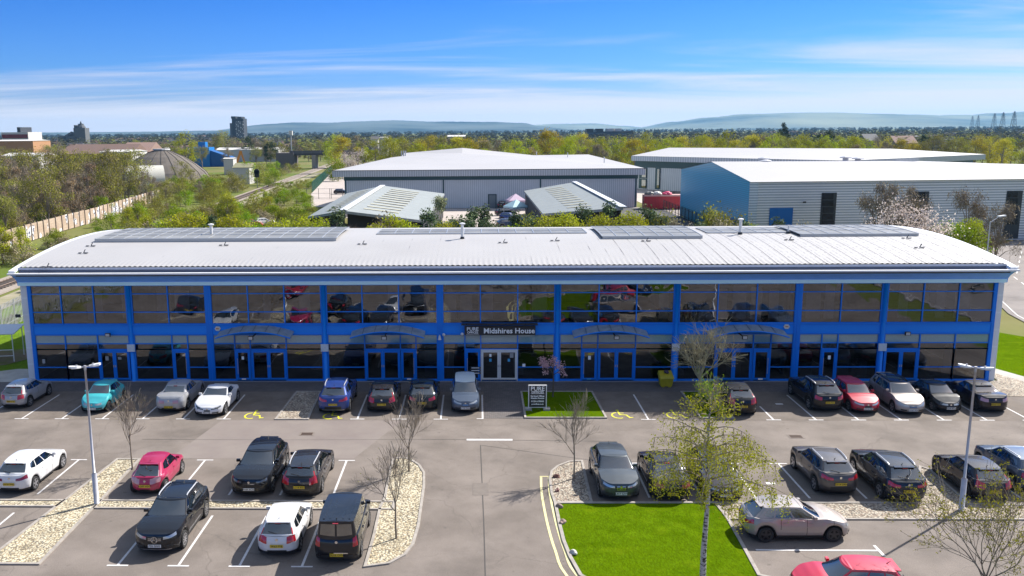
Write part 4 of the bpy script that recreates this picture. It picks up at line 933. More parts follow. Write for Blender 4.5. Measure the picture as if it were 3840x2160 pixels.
def car_body(s, pm, clad=0.0, roofmat=None):
    b = MB(); VS = [0,.06,.14,.25,.38,.52,.62,.7,.8,.9,.96,1.0]
    # tub walls
    for sgn in (1, -1):
        base = len(b.v)
        for u in US:
            for v in VS: b.v.append(s.mir(s.wall(u, v), sgn))
        nv = len(VS)
        for i in range(len(US)-1):
            for j in range(nv-1):
                a = base+i*nv+j; q = (a, a+nv, a+nv+1, a+1)
                b.f.append(q if sgn > 0 else tuple(reversed(q)))
                x = s.wall(US[i], 0)[0]
                nearw = min(abs(x-s.xaf), abs(x-s.xar)) < s.wr+s.arch+.05
                b.m.append(1 if (VS[j+1] <= .14 or (clad and (VS[j+1] <= clad or (nearw and VS[j+1] <= .25)))) else 0)
    # bonnet / deck
    rows = [u for u in US if 1 <= u <= 4]; m_ = 10; base = len(b.v)
    for u in rows:
        P = s.wall(u, 1.0); e = min(1, (s.a-abs(P[0]))/.6)
        for k_ in range(m_+1):
            t = -1+2*k_/m_; b.v.append((P[0] - (0 if abs(P[0]) < s.a*.8 else 0), P[1]*t, P[2]+.045*e*(1-t*t)))
    for i in range(len(rows)-1):
        for k_ in range(m_):
            a = base+i*(m_+1)+k_; b.f.append((a, a+1, a+m_+2, a+m_+1)); b.m.append(0)
    # front and rear lips closing the curved ends
    for end in (0, 1):
        us = [u for u in US if u <= 1] if end == 0 else [u for u in US if u >= 4]
        Pc = [s.wall(u, 1.0) for u in us]
        ring = [s.mir(p, 1) for p in Pc] + [s.mir(p, -1) for p in reversed(Pc)]
        b.add(ring, [tuple(range(len(ring)))], 0)
    # greenhouse shell
    VH = [0,.1,.3,.5,.7,.85,.95,1.0]
    for sgn in (1, -1):
        base = len(b.v)
        for u in US:
            for v in VH: b.v.append(s.mir(s.house(u, v), sgn))
        nv = len(VH)
        for i in range(len(US)-1):
            for j in range(nv-1):
                a = base+i*nv+j; q = (a, a+nv, a+nv+1, a+1)
                b.f.append(q if sgn > 0 else tuple(reversed(q))); b.m.append(0)
    base = len(b.v); us = US
    rows = [u for u in US if 0 <= u <= 5]
    for u in rows:
        P = s.house(u, 1.0)
        e = 1.0 if 1.3 < u < 3.7 else .0 if (u <= 1 or u >= 4) else .5
        for k_ in range(m_+1):
            t = -1+2*k_/m_; b.v.append((P[0], P[1]*t, P[2]+.028*e*(1-t*t)+.002))
    for i in range(len(rows)-1):
        for k_ in range(m_):
            a = base+i*(m_+1)+k_; b.f.append((a, a+1, a+m_+2, a+m_+1)); b.m.append(2 if roofmat else 0)
    return b
def build_car(name, spec, pm, loc, heading, label, plate, plate_rear_first=True, glassm=None, rim='alloy', rails=None, clad=0.0, tailstyle='block', nosestyle='bar', roofmat=None, doors=5, cat='car', van=False, emblem=None, lite=False, lip=False, headm='headl', tailm='tail', bright_nose=False, spare=None, fog=True):
    s = CarShape(**spec); L, W, H = s.L, s.W, s.H
    root = empty('van' if van else 'car', loc, heading, label, 'van' if van else cat, 'vehicles parked outside the office')
    mats = [pm, M['trim']] + ([roofmat] if roofmat else [])
    b = car_body(s, pm, clad, roofmat)
    # underbody and inner arches
    b.box(-s.a+.25, -s.b+.24, s.gc-.02, s.a-.3, s.b-.24, s.gc+.3, 1)
    b.box(-s.a+.12, -s.b+.30, s.gc+.02, s.a-.14, s.b-.30, .62, 1)
    body = b.build('body', mats, root, smooth=True)
    gm = glassm or M['carglass']
    g = MB(); 
    for sgn in (1, -1): s.patch(s.house, 0, 1.55, .10, .93, 10, 8, sgn, .006, g)
    g.build('windscreen', gm, root, smooth=True)
    if not van:
        g = MB()
        for sgn in (1, -1): s.patch(s.house, 3.68, 5, .10, .90, 10, 7, sgn, .006, g)
        g.build('rear_window', gm, root, smooth=True)
    else:
        g = MB()
        for sgn in (1, -1): s.patch(s.house, 3.8, 4.93, .2, .85, 8, 6, sgn, .008, g)
        g.build('rear_window', gm, root, smooth=True)
    # side glass, split by pillars
    segs = {5: [(2.04,2.40),(2.43,2.72),(2.75,2.93)], 3: [(2.04,2.52),(2.55,2.86)], 2: [(2.04,2.78)], 0: [(2.04,2.38)]}[doors]
    for sgn in (1, -1):
        for k_, (u0, u1) in enumerate(segs):
            g = MB()
            def vf(i, j, u0=u0, u1=u1, k_=k_, n_=len(segs)):
                v0 = .16; v1 = .86
                if k_ == n_-1: v0 = .16+.22*i*i; v1 = .86-.10*i*i
                if k_ == 0: v1 = .86
                return lerp(u0, u1, i), lerp(v0, v1, j)
            s.patch(s.house, 0, 0, 0, 0, 8, 5, sgn, .006, g, vfun=vf)
            g.build('side_window', gm, root, smooth=True)
    if rails or lip:
        g = MB()
        for sgn in (1, -1):
            g = MB(); s.patch(s.house, 2.03, 2.93, .115, .145, 20, 1, sgn, .012, g); g.build('window_trim', M['chrome'], root)
    if lip:
        g = MB()
        for sgn in (1, -1): s.patch(s.wall, 0, 1.3, .04, .10, 8, 1, sgn, .02, g); s.patch(s.wall, 3.7, 5, .04, .10, 8, 1, sgn, .02, g)
        g.build('bumper_lip', M['alloy'], root)
    # panel gaps, handles, rubbing strip
    g = MB(); du = {5: [2.10,2.42,2.735], 3: [2.10,2.56], 2: [2.10,2.6], 0: [2.10,2.42,2.72]}[doors]
    for sgn in (1, -1):
        for u in du: s.patch(s.wall, u-.0025, u+.0025, .14 if u != du[-1] else .45, .985, 1, 10, sgn, .004, g)
        s.patch(s.wall, du[0], du[-1], .10, .125, 20, 1, sgn, .004, g)
    g.build('door_gap', M['gap'], root)
    for sgn in (1, -1):
        for u in ([2.37,2.68] if doors in (5,0) else [2.50]):
            p = s.mir(s.wall(u, .80, .02), sgn); MB().box(p[0]-.09, p[1]-.015, p[2]-.015, p[0]+.09, p[1]+.015, p[2]+.015).build('door_handle', pm, root)
    # wheels
    for xa in (s.xaf, s.xar):
        for sgn in (1, -1):
            wy = sgn*(s.b-.115); t = MB(); wr = s.wr
            prof = [(-.11,wr*.86),(-.11,wr*.96),(-.08,wr),(.08,wr),(.11,wr*.96),(.11,wr*.80),(.09,wr*.66)]; n_ = 22; base = len(t.v)
            for (yy, r_) in prof:
                for k_ in range(n_):
                    a = 2*PI*k_/n_; t.v.append((r_*math.cos(a), sgn*yy, r_*math.sin(a)))
            for i in range(len(prof)-1):
                for k_ in range(n_):
                    t.f.append((base+i*n_+k_, base+i*n_+(k_+1) % n_, base+(i+1)*n_+(k_+1) % n_, base+(i+1)*n_+k_)); t.m.append(0)
            t.f.append(tuple(base+k_ for k_ in range(n_))); t.m.append(0)
            w = t.build('wheel', M['tyre'], root, smooth=False, loc=(xa, wy, wr))
            r_ = MB()
            r_.add([(wr*.67*math.cos(2*PI*k_/n_), sgn*.055, wr*.67*math.sin(2*PI*k_/n_)) for k_ in range(n_)], [tuple(range(n_))], 1)
            ring = [(wr*q*math.cos(2*PI*k_/n_), sgn*.098, wr*q*math.sin(2*PI*k_/n_)) for q in (.69,.60) for k_ in range(n_)]
            r_.add(ring, [(k_, (k_+1) % n_, n_+(k_+1) % n_, n_+k_) for k_ in range(n_)], 0)
            ns = 5 if rim != 'multi' else 10
            for k_ in range(ns):
                a = 2*PI*k_/ns+.3; d1 = Vector((math.cos(a),0,math.sin(a))); d2 = Vector((-math.sin(a),0,math.cos(a))); w1 = .05 if ns == 5 else .025
                c1 = Vector((0,sgn*.10,0)); 
                r_.add([c1+d1*.03-d2*w1, c1+d1*.03+d2*w1, c1+d1*wr*.63+d2*w1*.8, c1+d1*wr*.63-d2*w1*.8], [(0,1,2,3)], 0)
            r_.add([(.055*math.cos(2*PI*k_/8), sgn*.104, .055*math.sin(2*PI*k_/8)) for k_ in range(8)], [tuple(range(8))], 0)
            r_.build('rim', [M['alloydk'] if rim == 'dark' else M['alloy'], M['dark']], w)
    # lamps
    for sgn in (1, -1):
        g = MB(); hv = spec.get('hv', None)
        def hf(i, j, nl=(.78, 1.62) if nosestyle != 'round' else (.80, 1.40)):
            u = lerp(nl[0], nl[1], i); lo = lerp(.70, .80, i); hi = lerp(.86, .96, i)
            if nosestyle == 'round': lo = .72-.0*i; hi = .93
            if nosestyle == 'slim': lo = lerp(.74,.80,i); hi = lerp(.86,.94,i)
            return u, lerp(lo, hi, j)
        s.patch(s.wall, 0,0,0,0, 8, 3, sgn, .008, g, vfun=hf)
        g.build('headlight', M[headm], root, smooth=True)
        g = MB()
        def tf(i, j):
            if tailstyle == 'tall': return lerp(3.40, 4.02, i), lerp(.62, 1.0, j)
            if tailstyle == 'wide': return lerp(3.35, 4.30, i), lerp(.70, lerp(.92, .84, i), j)
            if tailstyle == 'round': return lerp(3.8, 4.45, i), lerp(.60, .85, j)
            if tailstyle == 'small': return lerp(3.85, 4.1, i), lerp(.45, .75, j)
            return lerp(3.4, 4.12, i), lerp(.66, .90, j)
        s.patch(s.wall, 0,0,0,0, 7, 3, sgn, .010, g, vfun=tf)
        if tailstyle == 'tall' and not van: s.patch(s.house, 3.55, 3.72, .05, .55, 3, 4, sgn, .010, g)
        g.build('taillight', M[tailm], root, smooth=True)
    # grille, lower intake
    g = MB()
    def gf(i, j): return lerp(0, .62, i), lerp(*((.60,.82) if nosestyle not in ('round','hex') else ((.30,.70) if nosestyle == 'hex' else (.38,.50))), j)
    for sgn in (1, -1): s.patch(s.wall, 0,0,0,0, 5, 3, sgn, .008, g, vfun=gf)
    gr = g.build('grille', M['trim'], root, smooth=True)
    if nosestyle in ('bar','slim','twin'):
        g = MB()
        for v in ((.66,.76) if nosestyle == 'bar' else (.70,)):
            for sgn in (1, -1): s.patch(s.wall, .08 if emblem else 0, .6, v-.018, v+.018, 4, 1, sgn, .016, g)
        if nosestyle == 'twin':
            for sgn in (1,-1):
                for q0, q1, v0, v1 in ((.06,.5,.80,.84),(.06,.5,.58,.61),(.46,.5,.58,.84),(.04,.08,.58,.84)): s.patch(s.wall, q0, q1, v0, v1, 3, 1, sgn, .02, g)
        g.build('grille_bar', M['chrome'], gr)
    g = MB()
    for sgn in (1, -1): s.patch(s.wall, 0, .75, .14, .34, 5, 2, sgn, .008, g)
    g.build('lower_intake', M['trim'], root, smooth=True)
    if fog:
        g = MB()
        for sgn in (1, -1):
            g = MB(); s.patch(s.wall, 1.0, 1.4, .22, .38, 3, 2, sgn, .010, g); g.build('fog_lamp', M['trim'] if nosestyle != 'hex' else M['trim'], root)
    if clad or tailstyle != 'x':
        g = MB()
        for sgn in (1, -1): s.patch(s.wall, 4.05, 5, .10, .24 if not clad else .34, 4, 2, sgn, .010, g)
        g.build('rear_bumper_insert', M['trim'], root, smooth=True)
    # emblem
    for end in (1, -1):
        p = s.wall(0 if end > 0 else 5, .80 if end > 0 else (.86 if s.deck is None else .84), .014)
        if emblem == 'star' and end > 0:
            g = MB(); q = s.wall(0, .71, .035); R_ = .125
            for k_ in range(20):
                a0_, a1_ = 2*PI*k_/20, 2*PI*(k_+1)/20; g.bar((q[0],R_*math.cos(a0_),q[2]+R_*math.sin(a0_)), (q[0],R_*math.cos(a1_),q[2]+R_*math.sin(a1_)), .018)
            for k_ in range(3):
                a = PI/2+k_*2*PI/3; g.bar((q[0],0,q[2]), (q[0],R_*math.cos(a),q[2]+R_*math.sin(a)), .022)
            g.build('badge', M['chrome'], root)
        else:
            g = MB(); r1 = .055; g.v = [(p[0]+end*.006, r1*math.cos(2*PI*k_/12), p[2]+r1*math.sin(2*PI*k_/12)) for k_ in range(12)]; g.f = [tuple(range(12)) if end > 0 else tuple(reversed(range(12)))]; g.m = [0]; g.build('badge', M['chrome'], root)
    # plates
    for end, pm_ in ((1, M['plw']), (-1, M['ply'])):
        vp = .33 if end > 0 else (.50 if s.deck is None else .32)
        if van and end < 0: vp = .26
        if nosestyle == 'hex' and end > 0: vp = .36
        p = s.wall(0 if end > 0 else 5, vp, .03)
        pl = MB().box(p[0]-.01, -.26, p[2]-.06, p[0]+.01, .26, p[2]+.06).build('number_plate', pm_, root)
        mtx = Matrix.Translation((p[0]+end*.013, 0, p[2])) @ Matrix.Rotation(PI/2 if end > 0 else -PI/2, 4, 'Z') @ Matrix.Rotation(PI/2, 4, 'X')
        text_mesh(plate, .115, M['pltx'], 'lettering', pl, mtx, ext=.001, bold=.002)
    # mirrors
    for sgn in (1, -1):
        p = s.mir(s.house(2.07, .22), sgn); g = MB()
        g.obox((p[0]+.04, p[1]+sgn*.13, p[2]+.04), (.055,0,0), (0,.085,0), (0,0,.06)); g.box(min(p[0],p[0]+.05), min(p[1], p[1]+sgn*.06), p[2]-.02, p[0]+.05, max(p[1], p[1]+sgn*.06), p[2]+.01)
        g.build('wing_mirror', pm, root)
    if rails:
        for sgn in (1, -1):
            g = MB(); P = []
            for i in range(12):
                u = lerp(2.12, 2.97, i/11); q = s.house(u, 1.0); P.append((q[0], sgn*(q[1]-.06), q[2]+.03+(.035 if 0 < i < 11 else -.01)))
            g.tube(P, .027, 6); g.build('roof_rail', rails, root)
    if s.xb > s.xr+.12 and s.deck is None:      # third brake light / spoiler lip
        g = MB()
        for sgn in (1, -1): s.patch(s.house, 4.1, 5, .93, 1.0, 3, 1, sgn, .05, g)
        q = s.house(5, 1.0); g.box(q[0]-.10, -.45, q[2]-.02, q[0]+.10, .45, q[2]+.015)
        g.build('spoiler', pm, root, smooth=False)
    g = MB(); q = s.house(5, 1.0); g.box(q[0]-.02 if s.deck is None else q[0]-.1, -.11, q[2]-.045, q[0]+.02, .11, q[2]-.02)
    if s.deck is None: g.v = [(x-.09, y, z) for x, y, z in g.v]
    g.build('brake_light', M['tail'], root)
    q = s.house(4.9, 1.0); g = MB(); g.tube([(q[0]+.25,0,q[2]+.02),(q[0]+.10,0,q[2]+.13)], [.02,.006], 5); g.build('aerial', M['trim'], root)
    w = MB()
    for sgn in (1, -1):
        if not van and s.deck is None and sgn > 0:
            p0, p1 = s.house(5, .14, .02), s.house(4.3, .3, .02); w.bar(p0, p1, .02)
    for y0, y1 in ((.1,.62),(-.5,.05)):
        pass
    if w.v: w.build('rear_wiper', M['trim'], root)
    if van:
        for yy in (-.5, -.25, .25, .5):
            q0_, q1_ = s.house(2.1, 1.0), s.house(3.0, 1.0); MB().box(q1_[0]+.1, yy-.03, q0_[2]+.015, q0_[0]-.3, yy+.03, q0_[2]+.05).build('roof_rib', pm, root)
        g = MB()
        for v0_, v1_ in ((.2,.98),): 
            p0, p1 = s.wall(5, v0_, .012), s.wall(5, v1_, .012); g.bar(p0, p1, .02)
        g.build('door_gap', M['gap'], root)
        MB().box(s.wall(5,.36,.02)[0]-.02, -.45, s.wall(5,.36,.02)[2]-.02, s.wall(5,.36,.02)[0], .1, s.wall(5,.36,.02)[2]+.02).build('door_handle', M['chrome'], root)
    # seats seen through the glass are too dark to read; a dash-top sliver is not modelled
    return root
S = {}
S['small'] = dict(L=3.92, W=1.69, H=1.46, xc=.98, xw=1.72, xr=3.45, xb=3.84, cowl=.97, hood=.84, belt=.95, tailz=.98)
S['fiat'] = dict(L=3.57, W=1.63, H=1.49, xc=.82, xw=1.45, xr=2.85, xb=3.45, cowl=.98, hood=.86, nose=.66, belt=.93, tailz=.92, rf=.55, rr=.55, axf=.68, axr=.58, wr=.30, rdrop_r=.12)
S['hatch'] = dict(L=4.3, W=1.80, H=1.47, xc=1.12, xw=1.95, xr=3.65, xb=4.15, cowl=.98, hood=.84, belt=.97, tailz=1.02)
S['sedan'] = dict(L=4.75, W=1.81, H=1.46, xc=1.18, xw=2.0, xr=3.25, xb=4.05, cowl=.98, belt=.96, tailz=1.04, deck=1.02, axf=.9, axr=1.0, wr=.32)
S['coupe'] = dict(L=4.18, W=1.83, H=1.35, xc=1.22, xw=2.0, xr=2.95, xb=3.85, cowl=.93, hood=.80, nose=.62, belt=.91, tailz=.95, rf=.6, rr=.6, wr=.34, rdrop_r=.1, axr=.8)
S['suv'] = dict(L=4.6, W=1.89, H=1.66, xc=1.20, xw=1.95, xr=3.95, xb=4.45, slant=.06, cowl=1.13, hood=1.06, nose=.93, belt=1.10, tailz=1.16, gc=.26, wr=.36, axf=.86, axr=.86, rf=.48, rr=.40)
S['cross'] = dict(L=4.35, W=1.84, H=1.58, xc=1.10, xw=1.85, xr=3.7, xb=4.22, slant=.06, cowl=1.09, hood=1.01, nose=.88, belt=1.07, tailz=1.14, gc=.24, wr=.345, axf=.84, axr=.8)
S['estate'] = dict(L=4.62, W=1.86, H=1.50, xc=1.2, xw=2.0, xr=4.1, xb=4.5, cowl=1.0, hood=.88, belt=1.02, tailz=1.08, wr=.33, axf=.88, axr=.95)
S['mpv'] = dict(L=4.5, W=1.75, H=1.58, xc=.98, xw=1.75, xr=4.1, xb=4.4, cowl=1.04, hood=.92, belt=1.0, tailz=1.05, wr=.32, axf=.82, axr=.80)
S['tallcar'] = dict(L=4.2, W=1.69, H=1.61, xc=.92, xw=1.55, xr=3.95, xb=4.12, cowl=1.02, hood=.90, nose=.76, belt=1.02, tailz=1.05, wr=.30, tumble=.15)
S['micro'] = dict(L=3.62, W=1.64, H=1.40, xc=.85, xw=1.5, xr=2.95, xb=3.5, cowl=.95, hood=.84, nose=.62, belt=.93, tailz=.95, rf=.6, rr=.55, axf=.68, axr=.6, wr=.29, rdrop_r=.12)
S['van'] = dict(L=4.38, W=1.81, H=1.82, xc=.85, xw=1.42, xr=4.30, xb=4.36, cowl=1.14, hood=1.0, nose=.84, belt=1.14, tailz=1.16, wr=.31, tumble=.10, axf=.86, axr=.80, rr=.22, rdrop_r=.02, gc=.22)
S['fastback'] = dict(L=4.5, W=1.80, H=1.43, xc=1.2, xw=2.0, xr=3.1, xb=4.3, cowl=.96, hood=.83, nose=.68, belt=.98, tailz=1.06, wr=.34, rdrop_r=.08)
UP, DN = PI/2, -PI/2       # nose towards / away from the office
P_ = dict(silver=paint('silver', (.36,.36,.37), .6), turq=paint('turquoise', (.05,.42,.46), .0, .3), white=paint('white', (.62,.62,.63), 0, .3), blue=paint('blue', (.02,.05,.22), .5), dkgrey=paint('dark_grey', (.013,.012,.014), .4), dkgreen=paint('slate', (.012,.016,.018), .4), greyblue=paint('grey_blue', (.07,.095,.14), .6),
          black=paint('black', (.0035,.0042,.0075), .2, .25), red=paint('red', (.42,.006,.03), .1, .3), magenta=paint('cherry', (.36,.01,.07), .2, .3), gunmetal=paint('gunmetal', (.05,.06,.068), .6), brown=paint('greige', (.33,.29,.27), .7), grey=paint('warm_grey', (.075,.068,.068), .55), navy=paint('navy', (.007,.011,.020), .4), plum=paint('plum', (.010,.007,.011), .4), brightred=paint('bright_red', (.50,.008,.035), .1, .3), vanblack=paint('van_black', (.004,.005,.009), .2, .28))
silver_roof = paint('pale_roof', (.62,.70,.72), .1)
RW = mat('rail_silver', (.62,.62,.64), .3, .4)
CARS = [
 ('small','silver',(-30.0,-4.35),UP,'silver three-door hatchback at the far left end of the office row','BJ08 KTX',dict(tailstyle='tall',doors=3)),
 ('fiat','turq',(-24.67,-5.36),DN,'turquoise small city car facing out by the left lamp','WR13 VYS',dict(nosestyle='round',doors=3,rim='dark')),
 ('sedan','silver',(-20.05,-4.66),UP,'silver saloon with round tail lamps beside a white coupe','PA57 VUK',dict(tailstyle='round',tailm='tailw')),
 ('coupe','white',(-17.43,-5.75),DN,'white sports coupe with black grille beside the silver saloon','BX17 PJJ',dict(nosestyle='hex',doors=2,headm='headdk')),
 ('suv','blue',(-10.1,-4.97),UP,'metallic blue off-road car with silver roof rails','OU15 UHH',dict(rails=RW,lip=True,tailstyle='wide',clad=.14)),
 ('hatch','dkgrey',(-7.26,-4.78),UP,'dark brown-grey hatchback second from the blue car','EX11 OEJ',dict(tailstyle='tall')),
 ('hatch','dkgreen',(-4.82,-4.5),UP,'slate hatchback with low yellow plate beside the silver-roofed car','BN09 KXE',dict(tailstyle='block')),
 ('tallcar','greyblue',(-2.25,-4.96),DN,'tall slate blue car with silver roof nearest the entrance','LT09 DLB',dict(roofmat=silver_roof)),
 ('cross','black',(13.98,-5.33),UP,'black rounded crossover with pink tail lamps next to the budding bush','EA13 RJZ',dict(tailstyle='tall',rim='dark')),
 ('suv','black',(19.2,-4.5),UP,'black estate-bodied off-road car with roof rails beside a red hatchback','LP15 PCV',dict(rails=RW,tailstyle='block')),
 ('small','red',(21.34,-5.14),DN,'red hatchback facing out in the office row','AX18 FBP',dict(nosestyle='hex')),
 ('mpv','brown',(23.87,-5.07),DN,'grey brown estate car with black roof rails facing out','OU63 XDL',dict(rails=M['trim'],roofmat=P_['navy'])),
 ('micro','black',(26.23,-5.07),DN,'small rounded black car facing out beside the dark coupe-shaped hatchback','PG08 MGX',dict(doors=3,nosestyle='round')),
 ('fastback','plum',(28.8,-4.6),UP,'dark sloping-back hatchback at the right end of the office row','WA69 HZT',dict(tailstyle='block',tailm='tailw',rim='dark')),
 ('hatch','white',(-23.35,-16.8),UP,'white five-door hatchback in the middle row near the left lamp','OY70 VNG',dict(tailstyle='wide',tailm='taildk')),
 ('fiat','magenta',(-16.95,-17.22),UP,'cherry red small rounded car behind the black estate','KG09 WSO',dict(doors=3,tailstyle='tall',tailm='tailw')),
 ('suv','black',(-11.98,-16.94),DN,'glossy black low-roofed off-road car facing the camera','FY69 XCD',dict(nosestyle='slim',headm='headdk')),
 ('estate','dkgrey',(-9.67,-16.94),UP,'dark grey estate with tall red tail lamps and silver rails','LO18 BSD',dict(rails=RW,tailstyle='tall')),
 ('cross','gunmetal',(4.92,-17.31),DN,'gunmetal crossover with twin kidney grille above the lawn','LM19 EZW',dict(nosestyle='twin',tailstyle='wide')),
 ('sedan','plum',(7.3,-17.1),UP,'dark car half hidden behind the birch leaves','RV16 KDO',dict(rails=M['trim'])),
 ('hatch','plum',(9.65,-17.3),DN,'dark purplish hatchback seen through the birch crown','HJ12 XUB',dict(rim='dark')),
 ('cross','grey',(14.99,-16.62),UP,'warm grey crossover with silver roof rails in the right middle row','OV14 OAN',dict(rails=RW,tailstyle='wide',clad=.14,tailm='tail')),
 ('suv','navy',(17.67,-17.33),UP,'black off-road car with roof rails beside the warm grey crossover','MK69 DYT',dict(rails=RW,tailstyle='wide',clad=.14)),
 ('hatch','plum',(21.59,-17.22),UP,'dark three-door hatchback with black wheels behind the right lamp','EN10 RWT',dict(doors=3,rim='dark',tailstyle='tall')),
 ('cross','greyblue',(24.1,-16.4),UP,'slate blue crossover with roof rails at the right edge of the middle row','YB17 LKU',dict(rails=RW)),
 ('suv','black',(-14.35,-22.5),DN,'black car with star badge and chrome grille facing the camera','P55 GGG',dict(rails=RW,rim='multi',emblem='star',nosestyle='bar',lip=True)),
 ('small','white',(-9.48,-22.92),UP,'white hatchback in the front row beside the black van','YK63 FTE',dict(tailstyle='tall')),
 ('van','vanblack',(-7.02,-23.18),UP,'black panel van with two rear doors','OU16 OHV',dict(doors=0,tailstyle='tall',van=True)),
 ('hatch','brown',(11.6,-22.35),R(2),'beige grey five-door hatchback parked sideways by the lawn','LC68 HJN',dict(tailstyle='wide',rim='dark')),
 ('small','brightred',(11.7,-27.5),R(176),'bright red hatchback at the bottom edge parked sideways','FE12 XYA',dict()),
 # seen only as reflections in the office glass
 ('suv','navy',(-28.2,-22.9),DN,'dark blue car at the far left corner of the front row','OE15 WMK',dict(tailstyle='wide')),
 ('hatch','red',(-20.0,-31.3),UP,'red hatchback parked behind the camera side of the lane','KP16 RHV',dict()),
 ('suv','black',(13.6,-30.6),R(3),'black car parked sideways beyond the bottom edge','RO14 TYN',dict(rails=RW)),
]
for sp, pn, (x, y), hd, lb, pl, kw in CARS:
    build_car(sp, S[sp], P_[pn], (x, y, .004), hd + R(((hash(lb) if False else len(lb)*37+len(pl)*11) % 7-3)*.35), lb, pl, **kw)
# ================================================================== trees and shrubs
def leafmat(name, c, c2, trans=.25, rough=.8, spec=.08):
    m_ = bpy.data.materials.new(name); m_.use_nodes = True
    n, l = m_.node_tree.nodes, m_.node_tree.links; p = n['Principled BSDF']; p.inputs['Roughness'].default_value = rough; p.inputs['Specular IOR Level'].default_value = spec
    oi = n.new('ShaderNodeObjectInfo'); ge = n.new('ShaderNodeNewGeometry')
    tc = n.new('ShaderNodeTexCoord'); t = n.new('ShaderNodeTexNoise'); t.inputs['Scale'].default_value = .55; t.inputs['Detail'].default_value = 3; l.new(tc.outputs['Object'], t.inputs['Vector'])
    a = n.new('ShaderNodeMath'); a.operation = 'MULTIPLY_ADD'; a.inputs[1].default_value = .55; l.new(ge.outputs['Random Per Island'], a.inputs[0]); l.new(t.outputs['Fac'], a.inputs[2])
    b = n.new('ShaderNodeMapRange'); b.inputs['From Min'].default_value = .35; b.inputs['From Max'].default_value = 1.15; l.new(a.outputs[0], b.inputs['Value'])
    mx = n.new('ShaderNodeMix'); mx.data_type = 'RGBA'; mx.inputs[6].default_value = (*c, 1); mx.inputs[7].default_value = (*c2, 1); l.new(b.outputs[0], mx.inputs[0])
    hs = n.new('ShaderNodeHueSaturation'); l.new(mx.outputs[2], hs.inputs['Color'])
    h1 = n.new('ShaderNodeMapRange'); h1.inputs['To Min'].default_value = .485; h1.inputs['To Max'].default_value = .515; l.new(oi.outputs['Random'], h1.inputs['Value']); l.new(h1.outputs[0], hs.inputs['Hue'])
    h2 = n.new('ShaderNodeMapRange'); h2.inputs['To Min'].default_value = .75; h2.inputs['To Max'].default_value = 1.2; l.new(oi.outputs['Random'], h2.inputs['Value']); l.new(h2.outputs[0], hs.inputs['Value'])
    l.new(hs.outputs[0], p.inputs['Base Color'])
    if trans:
        tr = n.new('ShaderNodeBsdfTranslucent'); l.new(hs.outputs[0], tr.inputs['Color']); ms = n.new('ShaderNodeMixShader'); ms.inputs[0].default_value = trans
        l.new(p.outputs[0], ms.inputs[1]); l.new(tr.outputs[0], ms.inputs[2]); l.new(ms.outputs[0], n['Material Output'].inputs['Surface'])
    return m_
M['bark'] = mat('bark_grey_brown', (.20,.165,.13), .95, c2=(.32,.27,.21), vscale=5, spec=.1)
M['barkdk'] = mat('bark_dark', (.075,.06,.045), .95, c2=(.13,.105,.08), vscale=5, spec=.1)
M['barkgreen'] = mat('bark_greenish', (.34,.30,.17), .95, c2=(.46,.41,.27), vscale=5, spec=.1)
M['birch'] = mat('birch_bark', (.42,.40,.38), .8, c2=(.05,.045,.04), vscale=3.2, stretch=(2,2,5), detail=3, spec=.2)
M['birch'].node_tree.nodes['Color Ramp'].color_ramp.elements[0].position = .52; M['birch'].node_tree.nodes['Color Ramp'].color_ramp.elements[1].position = .60
M['birch'].node_tree.nodes['Color Ramp'].color_ramp.elements[1].color = (.04,.035,.03,1)
LM = {
 'olive': leafmat('leaf_olive', (.17,.175,.022), (.36,.35,.055)),
 'yellow': leafmat('leaf_yellow_green', (.22,.25,.008), (.46,.48,.02)),
 'lime': leafmat('leaf_fresh_green', (.13,.22,.006), (.32,.42,.015)),
 'gold': leafmat('leaf_gold', (.32,.27,.012), (.55,.46,.04)),
 'dark': leafmat('leaf_evergreen', (.03,.048,.022), (.075,.10,.045), .1),
 'brown': leafmat('twig_haze_brown', (.22,.18,.11), (.40,.34,.22), .1),
 'rust': leafmat('twig_haze_rust', (.20,.125,.065), (.34,.23,.13), .1),
 'pink': leafmat('twig_haze_purple', (.15,.09,.09), (.26,.18,.17), .1),
 'blossom': leafmat('blossom_cream', (.58,.47,.42), (.85,.76,.70), .35),
 'pine': leafmat('pine_needles', (.05,.08,.035), (.16,.22,.10), .1),
 'variegated': leafmat('leaf_variegated', (.10,.13,.05), (.42,.42,.24), .2),
 'prunus': leafmat('prunus_blossom', (.55,.28,.32), (.88,.66,.68), .4),
}
def rvec(r): 
    while True:
        v = Vector((r.uniform(-1,1), r.uniform(-1,1), r.uniform(-1,1)))
        if .05 < v.length < 1: return v.normalized()
